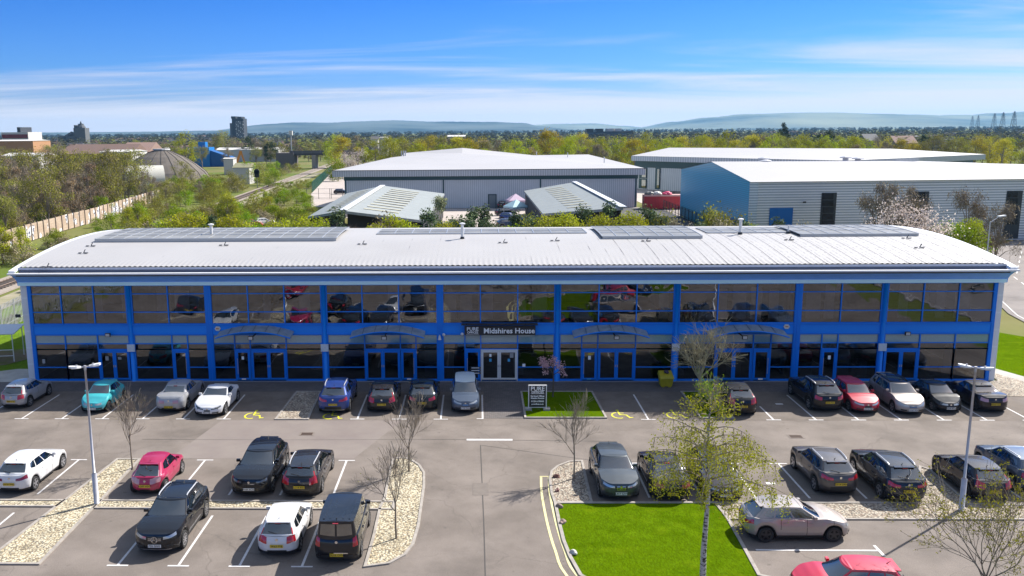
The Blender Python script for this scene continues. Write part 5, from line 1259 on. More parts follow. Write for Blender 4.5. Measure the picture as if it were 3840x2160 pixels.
def grow(b, p, d, L, rad, depth, r, st, tips):
    n_ = 3 if depth > 1 else 2; pts = [p]; rs = [rad]; q = Vector(p); dd = Vector(d)
    for i in range(n_):
        dd = (dd + rvec(r)*st['bend'] + Vector((0,0,st['up']))*.5).normalized(); q = q + dd*L/n_; pts.append(q.copy()); rs.append(max(st.get('rmin', .006), rad*(1-(i+1)/n_*.45)))
    b.tube(pts, rs, 6 if rad > .06 else (4 if rad > .02 else 3), cap=False)
    if depth <= 0:
        tips.append((pts[-1], dd)); tips.append((pts[-2], dd)); return
    nb = st['nb'][min(depth-1, len(st['nb'])-1)]
    for k_ in range(nb):
        t = r.uniform(.35, 1.0) if k_ else 1.0
        i = min(n_-1, int(t*n_)); base = pts[i].lerp(pts[i+1], t*n_-i if t < 1 else 1)
        a = rvec(r); a = (a - a.dot(dd)*dd).normalized(); sp = st['spread']*r.uniform(.6,1.2)*(0.35 if k_ == 0 else 1)
        nd = (dd*math.cos(sp)+a*math.sin(sp)).normalized()
        grow(b, base, nd, L*r.uniform(.55,.85)*st.get('decay', 1), rad*.58*(1.15 if k_ == 0 else .85), depth-1, r, st, tips)
def quad_leaf(b, c, s, r, nrm=None):
    a = nrm or rvec(r); t = a.cross(rvec(r)).normalized(); w = a.cross(t).normalized()
    b.add([c-t*s*.5, c+w*s*.32, c+t*s*.5, c-w*s*.32], [(0,1,2,3)])
def skeleton_tree(name, seed, H, st, trunk_mat, leaf=None, leafn=0, leafs=.06, scatter=.12, loc=(0,0,0), label=None, cat='tree', group=None, trunkfrac=.38, lean=(0,0), trunkrad=None, droop=0):
    r = random.Random(seed); b = MB(); tips = []
    rad = trunkrad or H*.012; th = H*trunkfrac
    top = Vector((lean[0]*th, lean[1]*th, th)); pts = [Vector((0,0,-.05)), top*.35+rvec(r)*.02*H*.2, top*.7+rvec(r)*.02*H*.2, top]
    b.tube(pts, [rad*1.25, rad, rad*.85, rad*.72], 8, cap=False)
    for k_ in range(st['main']):
        a = 2*PI*k_/st['main']+r.uniform(-.4,.4); sp = st['spread']*r.uniform(.5,1.0)*(.15 if k_ == 0 else 1)
        d_ = Vector((math.cos(a)*math.sin(sp)+lean[0], math.sin(a)*math.sin(sp)+lean[1], math.cos(sp))).normalized()
        t = 1 if k_ < 2 else r.uniform(.72,1)
        grow(b, top*t, d_, (H-th)*st.get('l0', .42)*r.uniform(.85,1.1), rad*.55, st['depth'], r, st, tips)
    root = empty(name, loc, 0, label, cat, group)
    b.build('trunk', trunk_mat, root)
    if leaf:
        g = MB()
        for i in range(leafn):
            p, d_ = tips[r.randrange(len(tips))]
            q = p + rvec(r)*r.uniform(0, scatter) - Vector((0,0,r.random()**1.5*droop)); quad_leaf(g, q, leafs*r.uniform(.6,1.3), r)
        g.build('crown', leaf, root)
    return root
BARE = dict(bend=.24, up=.16, nb=[4,4,4,3], spread=.70, main=6, depth=3, l0=.40, rmin=.006)
yl_lab = [('young bare tree in left gravel bed beside the cherry red car', A_ := gA(838,775), 4.4, 21), ('slender bare tree at the rear of the rounded middle gravel bed', gB(427,792), 4.0, 22),
          ('bare tree casting a shadow at the front of the middle gravel bed', gB(348,1215), 4.3, 23), ('bare upright tree in tan gravel beside the double yellow lines', gB(1470,835), 4.3, 24)]
for lb, (x, y), h_, sd in yl_lab:
    skeleton_tree('young_tree', sd, h_, dict(BARE, up=.22, spread=.55), M['bark'], LM['olive'], 60, .05, .05, (x, y, .02), lb, group='young bare trees in the gravel beds', trunkrad=.04, lean=(.02 if sd == 22 else -.01, 0))
# the blossom sapling with its stake by the entrance
bx, by = gB(1337, 322)
skeleton_tree('blossom_tree', 31, 3.0, dict(BARE, nb=[3,3], depth=2, spread=.85, up=.05), M['barkdk'], LM['prunus'], 900, .10, .20, (bx, by, .05), 'small pink blossom tree staked in the grass by the entrance', trunkfrac=.52, trunkrad=.045)
# bigger budding tree and bush on the second grass island
bx, by = gC(190, 300)
skeleton_tree('budding_tree', 35, 5.6, dict(BARE, nb=[5,5,4,4], main=8, depth=3, spread=.75, up=.14, l0=.36, bend=.3), M['barkgreen'], LM['brown'], 900, .05, .08, (12.45,-3.6,.05), 'dense leafless tree with pale greenish twigs before the glazing', trunkfrac=.24, trunkrad=.11)
skeleton_tree('bush', 36, 2.1, dict(BARE, nb=[4,4,3], main=9, depth=2, spread=.8, up=.12, l0=.5), M['barkgreen'], LM['lime'], 1500, .085, .16, (12.4,-6.3,.05), 'young leafing bush on the small grass island by the black crossover', cat='bush', trunkfrac=.08, trunkrad=.03)
skeleton_tree('low_shrub', 37, .8, dict(BARE, nb=[4,4], main=8, depth=1, spread=.9, up=.05, l0=.6), M['barkgreen'], LM['lime'], 700, .08, .12, (12.75,-7.2,.05), 'low bright green shrub at the front of the small grass island', cat='shrub', trunkfrac=.1, trunkrad=.02)
# silver birch on the lawn
def birch(loc, H, seed, label, leafn=6500, crown0=.55, spread=1.0, leafs=.055, lm='olive2', r0=.12, hang=.9):
    r = random.Random(seed); b = MB(); w = MB(); g = MB(); root = empty('birch_tree', loc, 0, label, 'tree')
    P = [Vector((.05*math.sin(i*1.3)*i*.15, .05*math.cos(i)*i*.1, H*i/10)) for i in range(11)]
    b.tube(P, [r0*(1-.93*(i/10)**1.2)+.004 for i in range(11)], 10, cap=False); b.build('trunk', M['birch'], root, smooth=True)
    for k_ in range(46):
        t = crown0+(1-crown0)*(k_/46)**.9; z = t*10; i = min(9, int(z)); p = P[i].lerp(P[i+1], z-i)
        a = k_*2.4+r.uniform(-.3,.3); L_ = spread*(1.05-((t-crown0)/(1-crown0)))*r.uniform(.7,1.15)+.25
        q = [p]; d_ = Vector((math.cos(a), math.sin(a), .85))
        for j in range(5):
            d_ = (d_+Vector((0,0,-.22))+rvec(r)*.12).normalized(); q.append(q[-1]+d_*L_/4)
        w.tube(q, [.02*(1-j/5.5)*(1.2-t)*2+.005 for j in range(6)], 4, cap=False)
        for j in range(2, 6):
            for m_ in range(3):
                s0 = q[j]; h_ = hang*r.uniform(.4,1.0)*(1.1-t*.6); dd = Vector((r.uniform(-.25,.25), r.uniform(-.25,.25), -1)).normalized()
                if t > .85: dd.z *= -.5
                pts = [s0, s0+dd*h_*.5+rvec(r)*.05, s0+dd*h_+rvec(r)*.08]; w.tube(pts, [.006,.005,.004], 3, cap=False)
                for _ in range(int(leafn/46/12*max(.07, 2.2*(1-(t-crown0)/(1-crown0))**1.5))):
                    f = r.random(); c = pts[0].lerp(pts[2], f)+rvec(r)*.16; quad_leaf(g, c, leafs*r.uniform(.7,1.3), r)
    w.build('branches', M['bark'], root); g.build('crown', LM[lm], root); return root
LM['olive2'] = leafmat('birch_leaf', (.22,.22,.008), (.42,.43,.03), .35)
q = atY(1777, 1449, -31.0)
birch((q[0]-.1, -31.0, 0), 8.9, 5, 'silver birch with white trunk and young leaves on the lawn', leafn=12000, crown0=.61, spread=1.7, leafs=.062, r0=.12, hang=1.1)
skeleton_tree('sapling', 77, 5.6, dict(BARE, nb=[4,4,4,3], main=8, spread=.68, up=.16, l0=.42), M['bark'], LM['olive2'], 4500, .06, .12, (15.6,-29,0), 'tall sapling with sparse small leaves at the lower right corner', trunkfrac=.30, trunkrad=.05)

# ---- prototypes for the country beyond; each used many times by copying
def proto(kind, seed, H, Wd, leaf, nleaf, ls, ntwig, twigm=None, base=.12, shape='round', twl=1.3):
    """trunk with limbs + crown spread through an uneven volume of clumps"""
    r = random.Random(seed); root = bpy.data.objects.new(kind, None); col.objects.link(root)
    b = MB(); nl = 7
    b.tube([(0,0,-.3),(.02*H,0,H*.3),(0,.02*H,H*.75)], [H*.018,H*.013,H*.005], 5, cap=False)
    clumps = []
    for k_ in range(nl*3):
        a = r.uniform(0, 2*PI); t = r.uniform(.0, 1)
        if shape == 'round': z = H*(base+.12+t*(.84-base)); rr_ = Wd/2*math.sin(PI*min(.97, .18+t*.78))**.7*r.uniform(.35,1)
        elif shape == 'bush': z = H*(.12+.75*t); rr_ = Wd/2*math.cos(t*PI/2*.85)*r.uniform(.3,1)
        elif shape == 'column': z = H*(base+t*(.95-base)); rr_ = Wd/2*(1-t*.75)*r.uniform(.2,1)
        elif shape == 'cone': z = H*(.08+.9*t); rr_ = Wd/2*(1.02-t)*r.uniform(.5,1)
        c = Vector((math.cos(a)*rr_, math.sin(a)*rr_, z)); clumps.append((c, r.uniform(.5,1.15)*Wd*.17))
        if k_ < nl*2:
            z0 = min(z*.75, H*.55); b.tube([Vector((0,0,z0*.6)), Vector((c.x*.45, c.y*.45, z0+(z-z0)*.35)), c], [H*.009,H*.006,H*.002], 3, cap=False)
    for k_ in range(ntwig):
        c, s_ = clumps[r.randrange(len(clumps))]; p = c+rvec(r)*s_*r.random(); d_ = (Vector((p.x, p.y, H*.35))*.5/H+Vector((0,0,.55))+rvec(r)*.55).normalized(); L_ = twl*r.uniform(.4,1)*H/8; w_ = .018*H/8
        sd_ = d_.cross(rvec(r)).normalized()*w_; b.add([p-d_*L_*.5-sd_, p-d_*L_*.5+sd_, p+d_*L_*.5], [(0,1,2)])
    b.build('trunk', twigm or M['bark'], root)
    g = MB()
    for k_ in range(nleaf):
        c, s_ = clumps[r.randrange(len(clumps))]; v = rvec(r); p = c+Vector((v.x, v.y, v.z*.8))*s_*(r.random()**.45)*1.25
        if p.z < .1: p.z = .1
        n_ = (v*.6+rvec(r)*.8+Vector((0,0,.3))).normalized(); quad_leaf(g, p, ls*r.uniform(.5,1.4), r, n_)
    g.build('crown', LM[leaf], root)
    return root
PR = {}
def P2(key, *a, **k_): PR.setdefault(key, []).append(proto(*a, **k_))
for i in range(3):
    P2('bare', 'bare_tree', 40+i, 9, 6.5, 'brown', 900, .22, 1500, twl=1.6)
    P2('budding', 'budding_tree', 50+i, 9, 7, 'olive', 2600, .22, 700)
    P2('yellow', 'yellow_green_tree', 60+i, 10, 8, 'yellow', 3400, .27, 250)
for i in range(2):
    P2('rust', 'brown_twigged_tree', 70+i, 8, 6, 'rust', 1300, .2, 1300, twl=1.5)
    P2('gold', 'golden_willow', 75+i, 11, 10, 'gold', 3600, .3, 300)
    P2('bush', 'bush', 80+i, 3.2, 4.6, 'olive', 2600, .14, 500, shape='bush', twl=1.2)
    P2('limebush', 'green_bush', 85+i, 3.6, 4.4, 'lime', 3000, .14, 250, shape='bush')
    P2('yellowbush', 'yellow_shrub', 90+i, 4.6, 4.0, 'yellow', 3600, .13, 500, shape='bush', twl=1.6)
    P2('brownbush', 'bramble_bush', 95+i, 2.6, 4.4, 'brown', 1800, .15, 900, shape='bush')
    P2('pine', 'pine_tree', 100+i, 6, 3.0, 'pine', 2800, .2, 200, shape='column')
    P2('dark', 'evergreen_tree', 105+i, 11, 8, 'dark', 2600, .45, 60)
P2('blossom', 'blossom_tree', 110, 5, 6.5, 'blossom', 3400, .13, 1000, shape='bush', twl=1.2)
P2('pinktwig', 'purple_twigged_shrub', 112, 5, 3.2, 'pink', 1300, .12, 1300, shape='bush', twl=1.8)
P2('variegated', 'variegated_tree', 114, 6.5, 4.2, 'variegated', 3800, .15, 200, shape='column', base=.05)
P2('cypress', 'square_topped_conifer', 116, 16, 11, 'dark', 3500, .8, 0, shape='column')
used = set()
def plant(key, x, y, s=1.0, label=None, group=None, z=0, rr_=None, sz=None):
    src_ = PR[key][rr_ if rr_ is not None else rnd.randrange(len(PR[key]))]
    o = src_ if src_.name not in used else copy_tree(src_)
    used.add(src_.name); used.add(o.name)
    o.location = (x, y, z); o.rotation_euler.z = rnd.uniform(0, 6.28); o.scale = (s, s, s*(sz or rnd.uniform(.9,1.12)))
    tag(o, label, 'bush' if 'bush' in key or key in ('pinktwig',) else 'tree', group); return o
KN = {'bare':'leafless grey-brown tree', 'budding':'budding olive-green tree', 'yellow':'yellow-green spring tree', 'rust':'rusty brown twiggy tree', 'gold':'golden yellow willow', 'bush':'rounded olive bush', 'limebush':'fresh green bush', 'yellowbush':'bright yellow-green shrub', 'brownbush':'bramble clump', 'pine':'upright young pine', 'dark':'dark evergreen tree', 'blossom':'cream blossom tree', 'pinktwig':'purple-twigged bare shrub', 'variegated':'cream-green conical tree'}
def scatter(n, xr, yr, keys, smin, smax, where, group, rot=0, avoid=None, z=0):
    k_ = 0; tries = 0
    while k_ < n and tries < n*30:
        tries += 1
        x, y = rnd.uniform(*xr), rnd.uniform(*yr)
        if avoid and avoid(x, y): continue
        key = keys[rnd.randrange(len(keys))]; plant(key, x, y, rnd.uniform(smin, smax), KN[key]+' '+where, group, z=z); k_ += 1
def rail_x(y): return -54.3-(y-38)*.0605
# hedge straight behind the office (readings of crown top and side-to-side place)
HEDGE = [('yellowbush',420,541,38),('yellowbush',450,530,38),('yellowbush',485,524,40),('dark',527,548,42),('yellowbush',560,530,38),('yellowbush',590,545,37),('bush',340,558,44),('brownbush',375,562,40),('yellowbush',615,550,38),
 ('brownbush',670,560,40),('yellowbush',725,540,38),('yellowbush',760,532,39),('yellowbush',795,540,38),('pine',843,520,38),('pinktwig',885,530,39),('pinktwig',905,545,38),('brownbush',965,545,38),('yellowbush',1000,530,38),('yellowbush',1030,545,38),
 ('yellowbush',700,545,36),('limebush',650,556,36),('yellowbush',1130,548,36),('limebush',1290,552,36),('yellowbush',935,552,36),('pine',1075,522,40),('variegated',1108,490,44),('pine',1095,535,38),('pine',1130,532,39),('pine',1172,540,38),('pine',1225,535,40),('pine',1355,530,40),('pine',1150,528,42),('pine',1195,520,44),('pine',1215,500,52),('pine',1240,545,42),('brownbush',1262,558,40),('pine',1300,530,44),('pine',1330,528,46),('bush',1345,545,42),('yellowbush',1385,530,38),('yellowbush',1415,522,39),('yellowbush',1440,538,38),('pine',1470,500,48),
 ('yellowbush',1500,533,38),('yellowbush',1530,528,38),('pine',1538,505,46),('yellowbush',1575,520,39),('yellowbush',1600,530,38),('pine',1632,500,44),('bush',1665,535,42),('pine',1655,520,42),('bare',1700,550,36),('pine',1760,540,40),('bush',1800,520,44),('pine',1790,508,46),('bush',1835,540,42),('brownbush',1830,550,38),('pine',1868,550,40),('limebush',1905,562,38),
 ('pine',1955,545,42),('brownbush',1990,560,40),('pine',2110,563,38),('blossom',2255,505,40),('blossom',2290,493,40),('blossom',2335,520,40),('blossom',2220,540,39),('blossom',2370,548,38),('bare',2240,465,56),('bare',2300,470,58),('bare',2445,470,48),('bare',2520,505,46),('limebush',2395,545,40),('limebush',2430,560,38),('yellowbush',2440,540,44),('bare',2215,460,58)]
HH = {'yellowbush':4.6,'dark':11,'bush':3.2,'brownbush':2.6,'pine':6,'pinktwig':5,'variegated':6.5,'bare':9,'limebush':3.6,'blossom':5}
for i, (key, u, v, Y) in enumerate(HEDGE):
    q = atY(u, v, Y); h_ = max(1.6, q[2]); s_ = h_/HH[key]
    nb_ = 'behind the office roof' if u < 1300 else 'between office and sheds' if u < 1700 else 'behind the office at right'
    o = plant(key, q[0], Y, 1, KN[key]+' '+nb_, 'trees and shrubs in the belt behind the office', sz=1)
    wdt = min(1.7, max(.8, s_)) if key in ('yellowbush','bush','brownbush','limebush','blossom') else (max(1.0, min(1.5, s_)) if key == 'pine' else max(.55, min(1.1, s_)))
    o.scale = (wdt, wdt, s_)
scatter(26, (-30, 34), (27, 34), ['yellowbush','brownbush','bush','limebush','yellowbush'], .7, .95, 'low behind the office', 'trees and shrubs in the belt behind the office')
scatter(24, (36, 60), (18, 62), ['limebush','bush','yellowbush','brownbush','bush'], .7, 1.2, 'on the bank beyond the right end', 'bushes on the bank to the right of the office', avoid=lambda x, y: abs(x-(46+(y)*.27)) < 7.5 or x < 38)
scatter(26, (56, 110), (20, 66), ['limebush','bush','brownbush','budding'], .7, 1.1, 'across the road at right', 'bushes across the road', avoid=lambda x, y: abs(x-(46+(y)*.3)) < 8 or y > 66)
# scrub by the railway and the thicket beyond the concrete wall
avoid_rail = lambda x, y: abs(x-rail_x(y)) < 4.2
scatter(60, (-64, -36), (16, 62), ['brownbush','bush','brownbush','bush'], .35, .7, 'on the railway bank left of the office', 'low scrub along the railway', avoid=lambda x, y: avoid_rail(x, y) or x > -38 and y < 30)
scatter(22, (-70, -58), (20, 110), ['brownbush','bush','limebush'], .3, .7, 'at the foot of the concrete wall', 'low scrub along the railway', avoid=avoid_rail)
scatter(60, (-64, -34), (52, 120), ['bush','limebush','bush','limebush','yellowbush','brownbush'], .8, 1.35, 'between railway and sheds', 'scrub between the railway and the sheds', avoid=lambda x, y: avoid_rail(x, y) or x > -33-(y-60)*.12 or (y > 118 and x > -50))
scatter(45, (-92, -66), (150, 330), ['bush','limebush','bush','brownbush'], .8, 1.3, 'left of the railway', 'trees and scrub left of the railway', avoid=avoid_rail)
def rows(u0, u1, du, v0, dv, Y0, dY, keys, where, group, avoid=None):
    u = u0
    while u < u1:
        Y = Y0+rnd.uniform(-dY, dY); q = atY(u+rnd.uniform(-du,du)*.4, v0+rnd.uniform(0, dv), Y); key = keys[rnd.randrange(len(keys))]; hh = PH[key]; s_ = min(1.9, max(.6, q[2]/hh))
        if not (avoid and avoid(q[0], Y)): plant(key, q[0], Y, s_, KN[key]+' '+where, group, sz=1)
        u += du
PH = {'bare':9,'budding':9,'yellow':10,'rust':8,'limebush':3.3,'bush':3.0,'yellowbush':4.4,'brownbush':2.4,'gold':11}
TG = 'thicket beyond the concrete wall'; WA_ = lambda x, y: x > -74.5-(y-60)*.095
rows(-10, 345, 15, 372, 34, 165, 12, ['bare','budding','budding','budding','rust'], 'in the walled thicket', TG, WA_)
rows(-10, 340, 14, 400, 44, 128, 9, ['bare','budding','rust','budding','bare'], 'in the walled thicket', TG, WA_)
rows(-10, 250, 15, 445, 40, 102, 6, ['budding','bare','rust','budding'], 'in the walled thicket', TG, WA_)
rows(-10, 120, 16, 480, 50, 84, 4, ['budding','rust','budding'], 'in the walled thicket', TG, WA_)
rows(395, 600, 12, 440, 30, 185, 15, ['bush','limebush','bush','brownbush'], 'left of the railway', 'trees and scrub left of the railway', avoid_rail)
rows(380, 560, 12, 470, 35, 145, 10, ['bush','limebush','bush','budding'], 'left of the railway', 'trees and scrub left of the railway', avoid_rail)
rows(330, 640, 11, 500, 35, 108, 8, ['bush','limebush','bush','yellowbush'], 'between railway and sheds', 'scrub between the railway and the sheds', avoid_rail)
rows(560, 790, 11, 470, 30, 150, 10, ['limebush','bush','yellowbush','limebush'], 'between railway and sheds', 'scrub between the railway and the sheds', avoid_rail)
rows(640, 785, 11, 505, 30, 105, 8, ['limebush','bush','yellowbush'], 'between railway and sheds', 'scrub between the railway and the sheds', avoid_rail)
rows(700, 790, 12, 450, 20, 200, 8, ['limebush','bush'], 'by the green fence', 'scrub between the railway and the sheds', avoid_rail)
rows(840, 2600, 26, 340, 16, 285, 14, ['yellow','yellow','budding','gold','bare'], 'in the skyline belt', 'tree belt beyond the warehouses')
scatter(26, (-84, -77), (66, 130), ['limebush','bush','budding','rust'], .8, 1.3, 'just beyond the concrete wall', 'thicket beyond the concrete wall')
for u, v, Y, key in ((480,425,190,'budding'),(455,405,200,'budding'),(500,455,165,'bare'),(363,430,158,'bare'),(388,445,150,'bare'),(462,335,330,'yellow'),(560,330,460,'budding'),(590,345,450,'bare'),(640,345,440,'bare'),(665,350,440,'bare'),(545,340,460,'budding'),(745,352,430,'rust'),(775,360,430,'budding'),(805,355,440,'budding'),(840,360,440,'yellow'),(620,400,230,'limebush'),(650,410,220,'bush'),(690,425,210,'limebush'),(580,430,200,'bush'),(535,455,165,'bush'),(870,380,260,'blossom'),(900,372,255,'blossom'),(850,400,240,'limebush')):
    q = atY(u, v, Y); hh = {'budding':9,'bare':9,'yellow':10,'rust':8,'limebush':3.6,'bush':3.2,'blossom':5}[key]; s_ = max(3, q[2])/hh
    o = plant(key, q[0], Y, s_, KN[key]+' above the railway scrub', 'trees and scrub left of the railway', sz=1)
# belts beyond the warehouses
scatter(46, (-30, 70), (215, 300), ['yellow','budding','yellow','bare','gold','budding','yellow'], 1.05, 1.4, 'beyond the grey warehouse', 'tree belt beyond the grey warehouse', avoid=lambda x, y: -40 < x < 40 and y < 232)
scatter(48, (60, 240), (205, 330), ['yellow','budding','bare','yellow','budding','rust','yellow'], 1.1, 1.45, 'beyond the two right warehouses', 'tree belt beyond the right warehouses', avoid=lambda x, y: x < 150 and y < 235)
scatter(40, (-260, -90), (330, 480), ['budding','bare','budding','yellow','dark'], .9, 1.3, 'on the edge of town at left', 'town edge trees')
scatter(34, (-80, 260), (330, 460), ['budding','yellow','yellow','dark','bare'], 1.0, 1.35, 'in the second warehouse belt', 'second tree belt')
for u, v, Y in ((1975,306,600),):
    q = atY(u, v, Y); o = plant('cypress', q[0], Y, 1, 'tall square dark conifer rising above the tree line', None); o.scale = (.95,.95,q[2]/15.5); o['category'] = 'tree'
for key, L_ in PR.items():
    for o in L_:
        if o.name not in used:
            for ch in list(o.children): bpy.data.objects.remove(ch)
            bpy.data.objects.remove(o)
scatter(26, (115, 300), (90, 320), ['budding','yellow','bare','budding'], 1.0, 1.4, 'on the open ground at far right', 'trees right of the warehouses', avoid=lambda x, y: y < 215 and x < 150) if False else None
# the far plain: woods that read as one mass
def mass(name, n, fx, lm, tall=(7,13), ls=2.2, seed=1, per=26):
    r = random.Random(seed); g = MB()
    for i in range(n):
        x, y = fx(r); h_ = r.uniform(*tall); w_ = h_*r.uniform(.5,.8)
        for k_ in range(per):
            v = rvec(r); p = Vector((x+v.x*w_*.6, y+v.y*w_*.6, h_*.52+v.z*h_*.46)); quad_leaf(g, p, ls*r.uniform(.6,1.5), r, (v*.45+rvec(r)*.2+Vector((0,-.15,.8))).normalized())
    return g.build(name, LM[lm], kind='stuff')
def fan(y0, y1, sp=.85, p=1.0):
    def f(r):
        y = y0+(y1-y0)*r.random()**p; return (CAM_X+(y+57)*r.uniform(-sp, sp), y)
    return f
LM['farbr'] = leafmat('far_wood_brown', (.07,.062,.035), (.10,.095,.045), .1, spec=0)
mass('far_woodland', 1900, fan(470, 900), 'farbr', seed=2, ls=2.0, tall=(7,12))
LM['fardk'] = leafmat('far_wood_dark', (.028,.032,.028), (.045,.048,.038), .1, spec=0)
mass('far_woodland', 3000, fan(600, 1900, p=.8), 'fardk', seed=3, ls=3.2, tall=(8,14), per=20)
LM['farol'] = leafmat('far_wood_olive', (.10,.11,.02), (.17,.17,.04), .1, spec=0)
mass('far_woodland', 700, fan(480, 1100), 'farol', seed=4, ls=2.4, tall=(7,12), per=22)
mass('far_woodland', 2100, fan(1900, 6000, p=.9), 'fardk', seed=5, ls=8, tall=(10,16), per=14)
# ================================================================== the country beyond: warehouses, railway, town, hills
M['darkpane'] = mat('dark_pane', (.02,.022,.03), .15, spec=.25, var=.4, vscale=.8)
def bldg(name, label, loc=(0,0,0), rz=0, cat='building', group=None): return empty(name, loc, rz, label, cat, group)
def quadmesh(name, pts, mats, parent, th=.0):
    b = MB(); b.add(pts, [tuple(range(len(pts)))]); return b.build(name, mats, parent)
cladv = stripes('grey_ribbed_cladding', (.66,.69,.69), (.46,.50,.52), 0, .42, .5, duty=.28, noise=.1)
fasv = stripes('pale_ribbed_fascia', (.56,.58,.59), (.36,.38,.40), 0, .5, .4, duty=.3)
M['dkgreen'] = mat('dark_green_band', (.025,.075,.085), .5)
M['whroof'] = mat('pale_sheet_roof', (.36,.35,.355), .6, c2=(.39,.38,.385), vscale=.05, spec=.3)
def gq(u, v, z): return Vector(G(u, v, z))
# grey warehouse in the middle
wa = bldg('warehouse', 'long grey ribbed warehouse with dark green band and white roof')
x0, x1 = -30.0, 33.0; y0 = 132.0
bl, br = gq(985,396,9.4), gq(1480,388.5,9.4)
b = MB(); b.box(x0, y0, 0, x1, y0+.3, 6.1); b.add([(x0,y0,0),(bl.x,bl.y,0),(bl.x,bl.y,9),(x0,y0,7)], [(0,1,2,3)]); b.add([(x1,y0,0),(br.x,br.y,0),(br.x,br.y,9),(x1,y0,7)], [(3,2,1,0)]); b.build('wall', cladv, wa)
MB().box(x0-.1, y0-.05, 6.1, x1+.1, y0+.4, 6.95).build('band', M['dkgreen'], wa)
for x in (-8.6, 12.3, 32.7, -29.8): MB().box(x-.15, y0-.12, 0, x+.15, y0-.005, 6.1).build('downpipe', M['dkgreen'], wa)
MB().box(-32.4, y0-1.3, 6.95, 34.4, y0+.3, 8.25).build('fascia', fasv, wa)
MB().box(-32.5, y0-1.36, 8.25, 34.5, y0-1.2, 8.36).build('gutter', M['black'], wa)
rf = [Vector((-32.4,y0-1.2,8.3)), Vector((34.4,y0-1.2,8.3)), br, gq(1342,390.5,9.4), gq(1163,372,11.6), gq(1017,385,10.2), gq(1010,393,9.5), bl]
cpt = gq(1163,385,10.3)
b = MB(); b.add(rf+[cpt], [(0,1,8),(1,2,3),(1,3,8),(3,4,8),(4,5,8),(5,6,8),(6,7,8),(7,0,8)]); b.build('roof', M['whroof'], wa)
b = MB(); b.add([p for p in rf[2:]]+[Vector((p.x,p.y,0)) for p in rf[2:]], [(i,i+1,i+7,i+6) for i in range(5)]); b.build('rear_wall', cladv, wa)
b = MB(); b.box(1.0,y0-.1,0,2.9,y0-.02,3.0); d_ = b.build('door', mat('door_frame_green', (.03,.06,.07), .5), wa); MB().box(1.25,y0-.14,0,2.65,y0-.1,2.75).build('door_leaf', mat('door_grey', (.16,.19,.2), .5), d_)
for u, v in ((1350,386),(1520,401),(1428,388.5)):
    q = gq(u, v+3, 9.6); MB().tube([q-Vector((0,0,.5)), q+Vector((0,0,.7)), q+Vector((0,0,.8))], [.12,.12,.2], 6).build('flue_pipe', M['white'], wa)
q = gq(1013,392,9.6); b = MB()
for k_ in (-.5,.1,.6): b.box(q.x+k_,q.y,q.z-.3,q.x+k_+.3,q.y+.5,q.z+1.4)
b.build('roof_plant', M['steel'], wa)
# pale roofed warehouse further right
wb = bldg('warehouse', 'wide far warehouse with pale roof and dark green band')
fl, rt = gq(1588,392,9.2), gq(2480,388,9.2); nr = Vector((fl.x+38, fl.y-62, 9.2))
tl, tr = gq(1683,371.5,11), gq(2240,374,11)
fr2 = gq(2130,404,9.2)
b = MB(); b.add([fl, fr2, rt, tr, tl], [(0,1,3,4),(1,2,3)]); b.build('roof', M['whroof'], wb)
b = MB()
for p, q in ((fl, fr2), (fr2, rt)):
    b.add([p-Vector((0,0,1.35)), q-Vector((0,0,1.35)), q-Vector((0,0,.04)), p-Vector((0,0,.04))], [(0,1,2,3)])
b.build('fascia', fasv, wb)
ins = Vector((1.5,2.0,0))
b = MB(); b.add([fl+ins-Vector((0,0,3.2)), fr2+ins-Vector((0,0,3.2)), fr2+ins-Vector((0,0,1.35)), fl+ins-Vector((0,0,1.35))], [(0,1,2,3)]); b.add([fr2+ins-Vector((0,0,3.2)), rt+Vector((-2,2,-3.2)), rt+Vector((-2,2,-1.35)), fr2+ins-Vector((0,0,1.35))], [(0,1,2,3)]); b.build('band', M['dkgreen'], wb)
b = MB(); b.add([Vector((fl.x+1.5,fl.y+2,0)), Vector((fr2.x+1.5,fr2.y+2,0)), fr2+ins-Vector((0,0,3.2)), fl+ins-Vector((0,0,3.2))], [(0,1,2,3)]); b.add([Vector((fr2.x+1.5,fr2.y+2,0)), Vector((rt.x-2,rt.y+2,0)), rt+Vector((-2,2,-3.2)), fr2+ins-Vector((0,0,3.2))], [(0,1,2,3)]); b.build('wall', cladv, wb)
d0 = (fr2-fl).normalized()
for t0, t1, z0, z1 in ((1.6,4.4,.2,2.9),(1.6,4.4,3.0,6.0),(7.2,9.0,.2,6.0)):
    p = fl+d0*t0+ins; q = fl+d0*t1+ins; n_ = Vector((d0.y,-d0.x,0))*.08
    w = MB().add([Vector((p.x,p.y,z0))+n_, Vector((q.x,q.y,z0))+n_, Vector((q.x,q.y,z1))+n_, Vector((p.x,p.y,z1))+n_], [(0,1,2,3)]).build('window', M['dkgreen'], wb)
    MB().add([Vector((p.x+.3,p.y,z0+.3))+n_*2, Vector((q.x-.3,q.y,z0+.3))+n_*2, Vector((q.x-.3,q.y,z1-.3))+n_*2, Vector((p.x+.3,p.y,z1-.3))+n_*2], [(0,1,2,3)]).build('pane', M['carglass'], w)
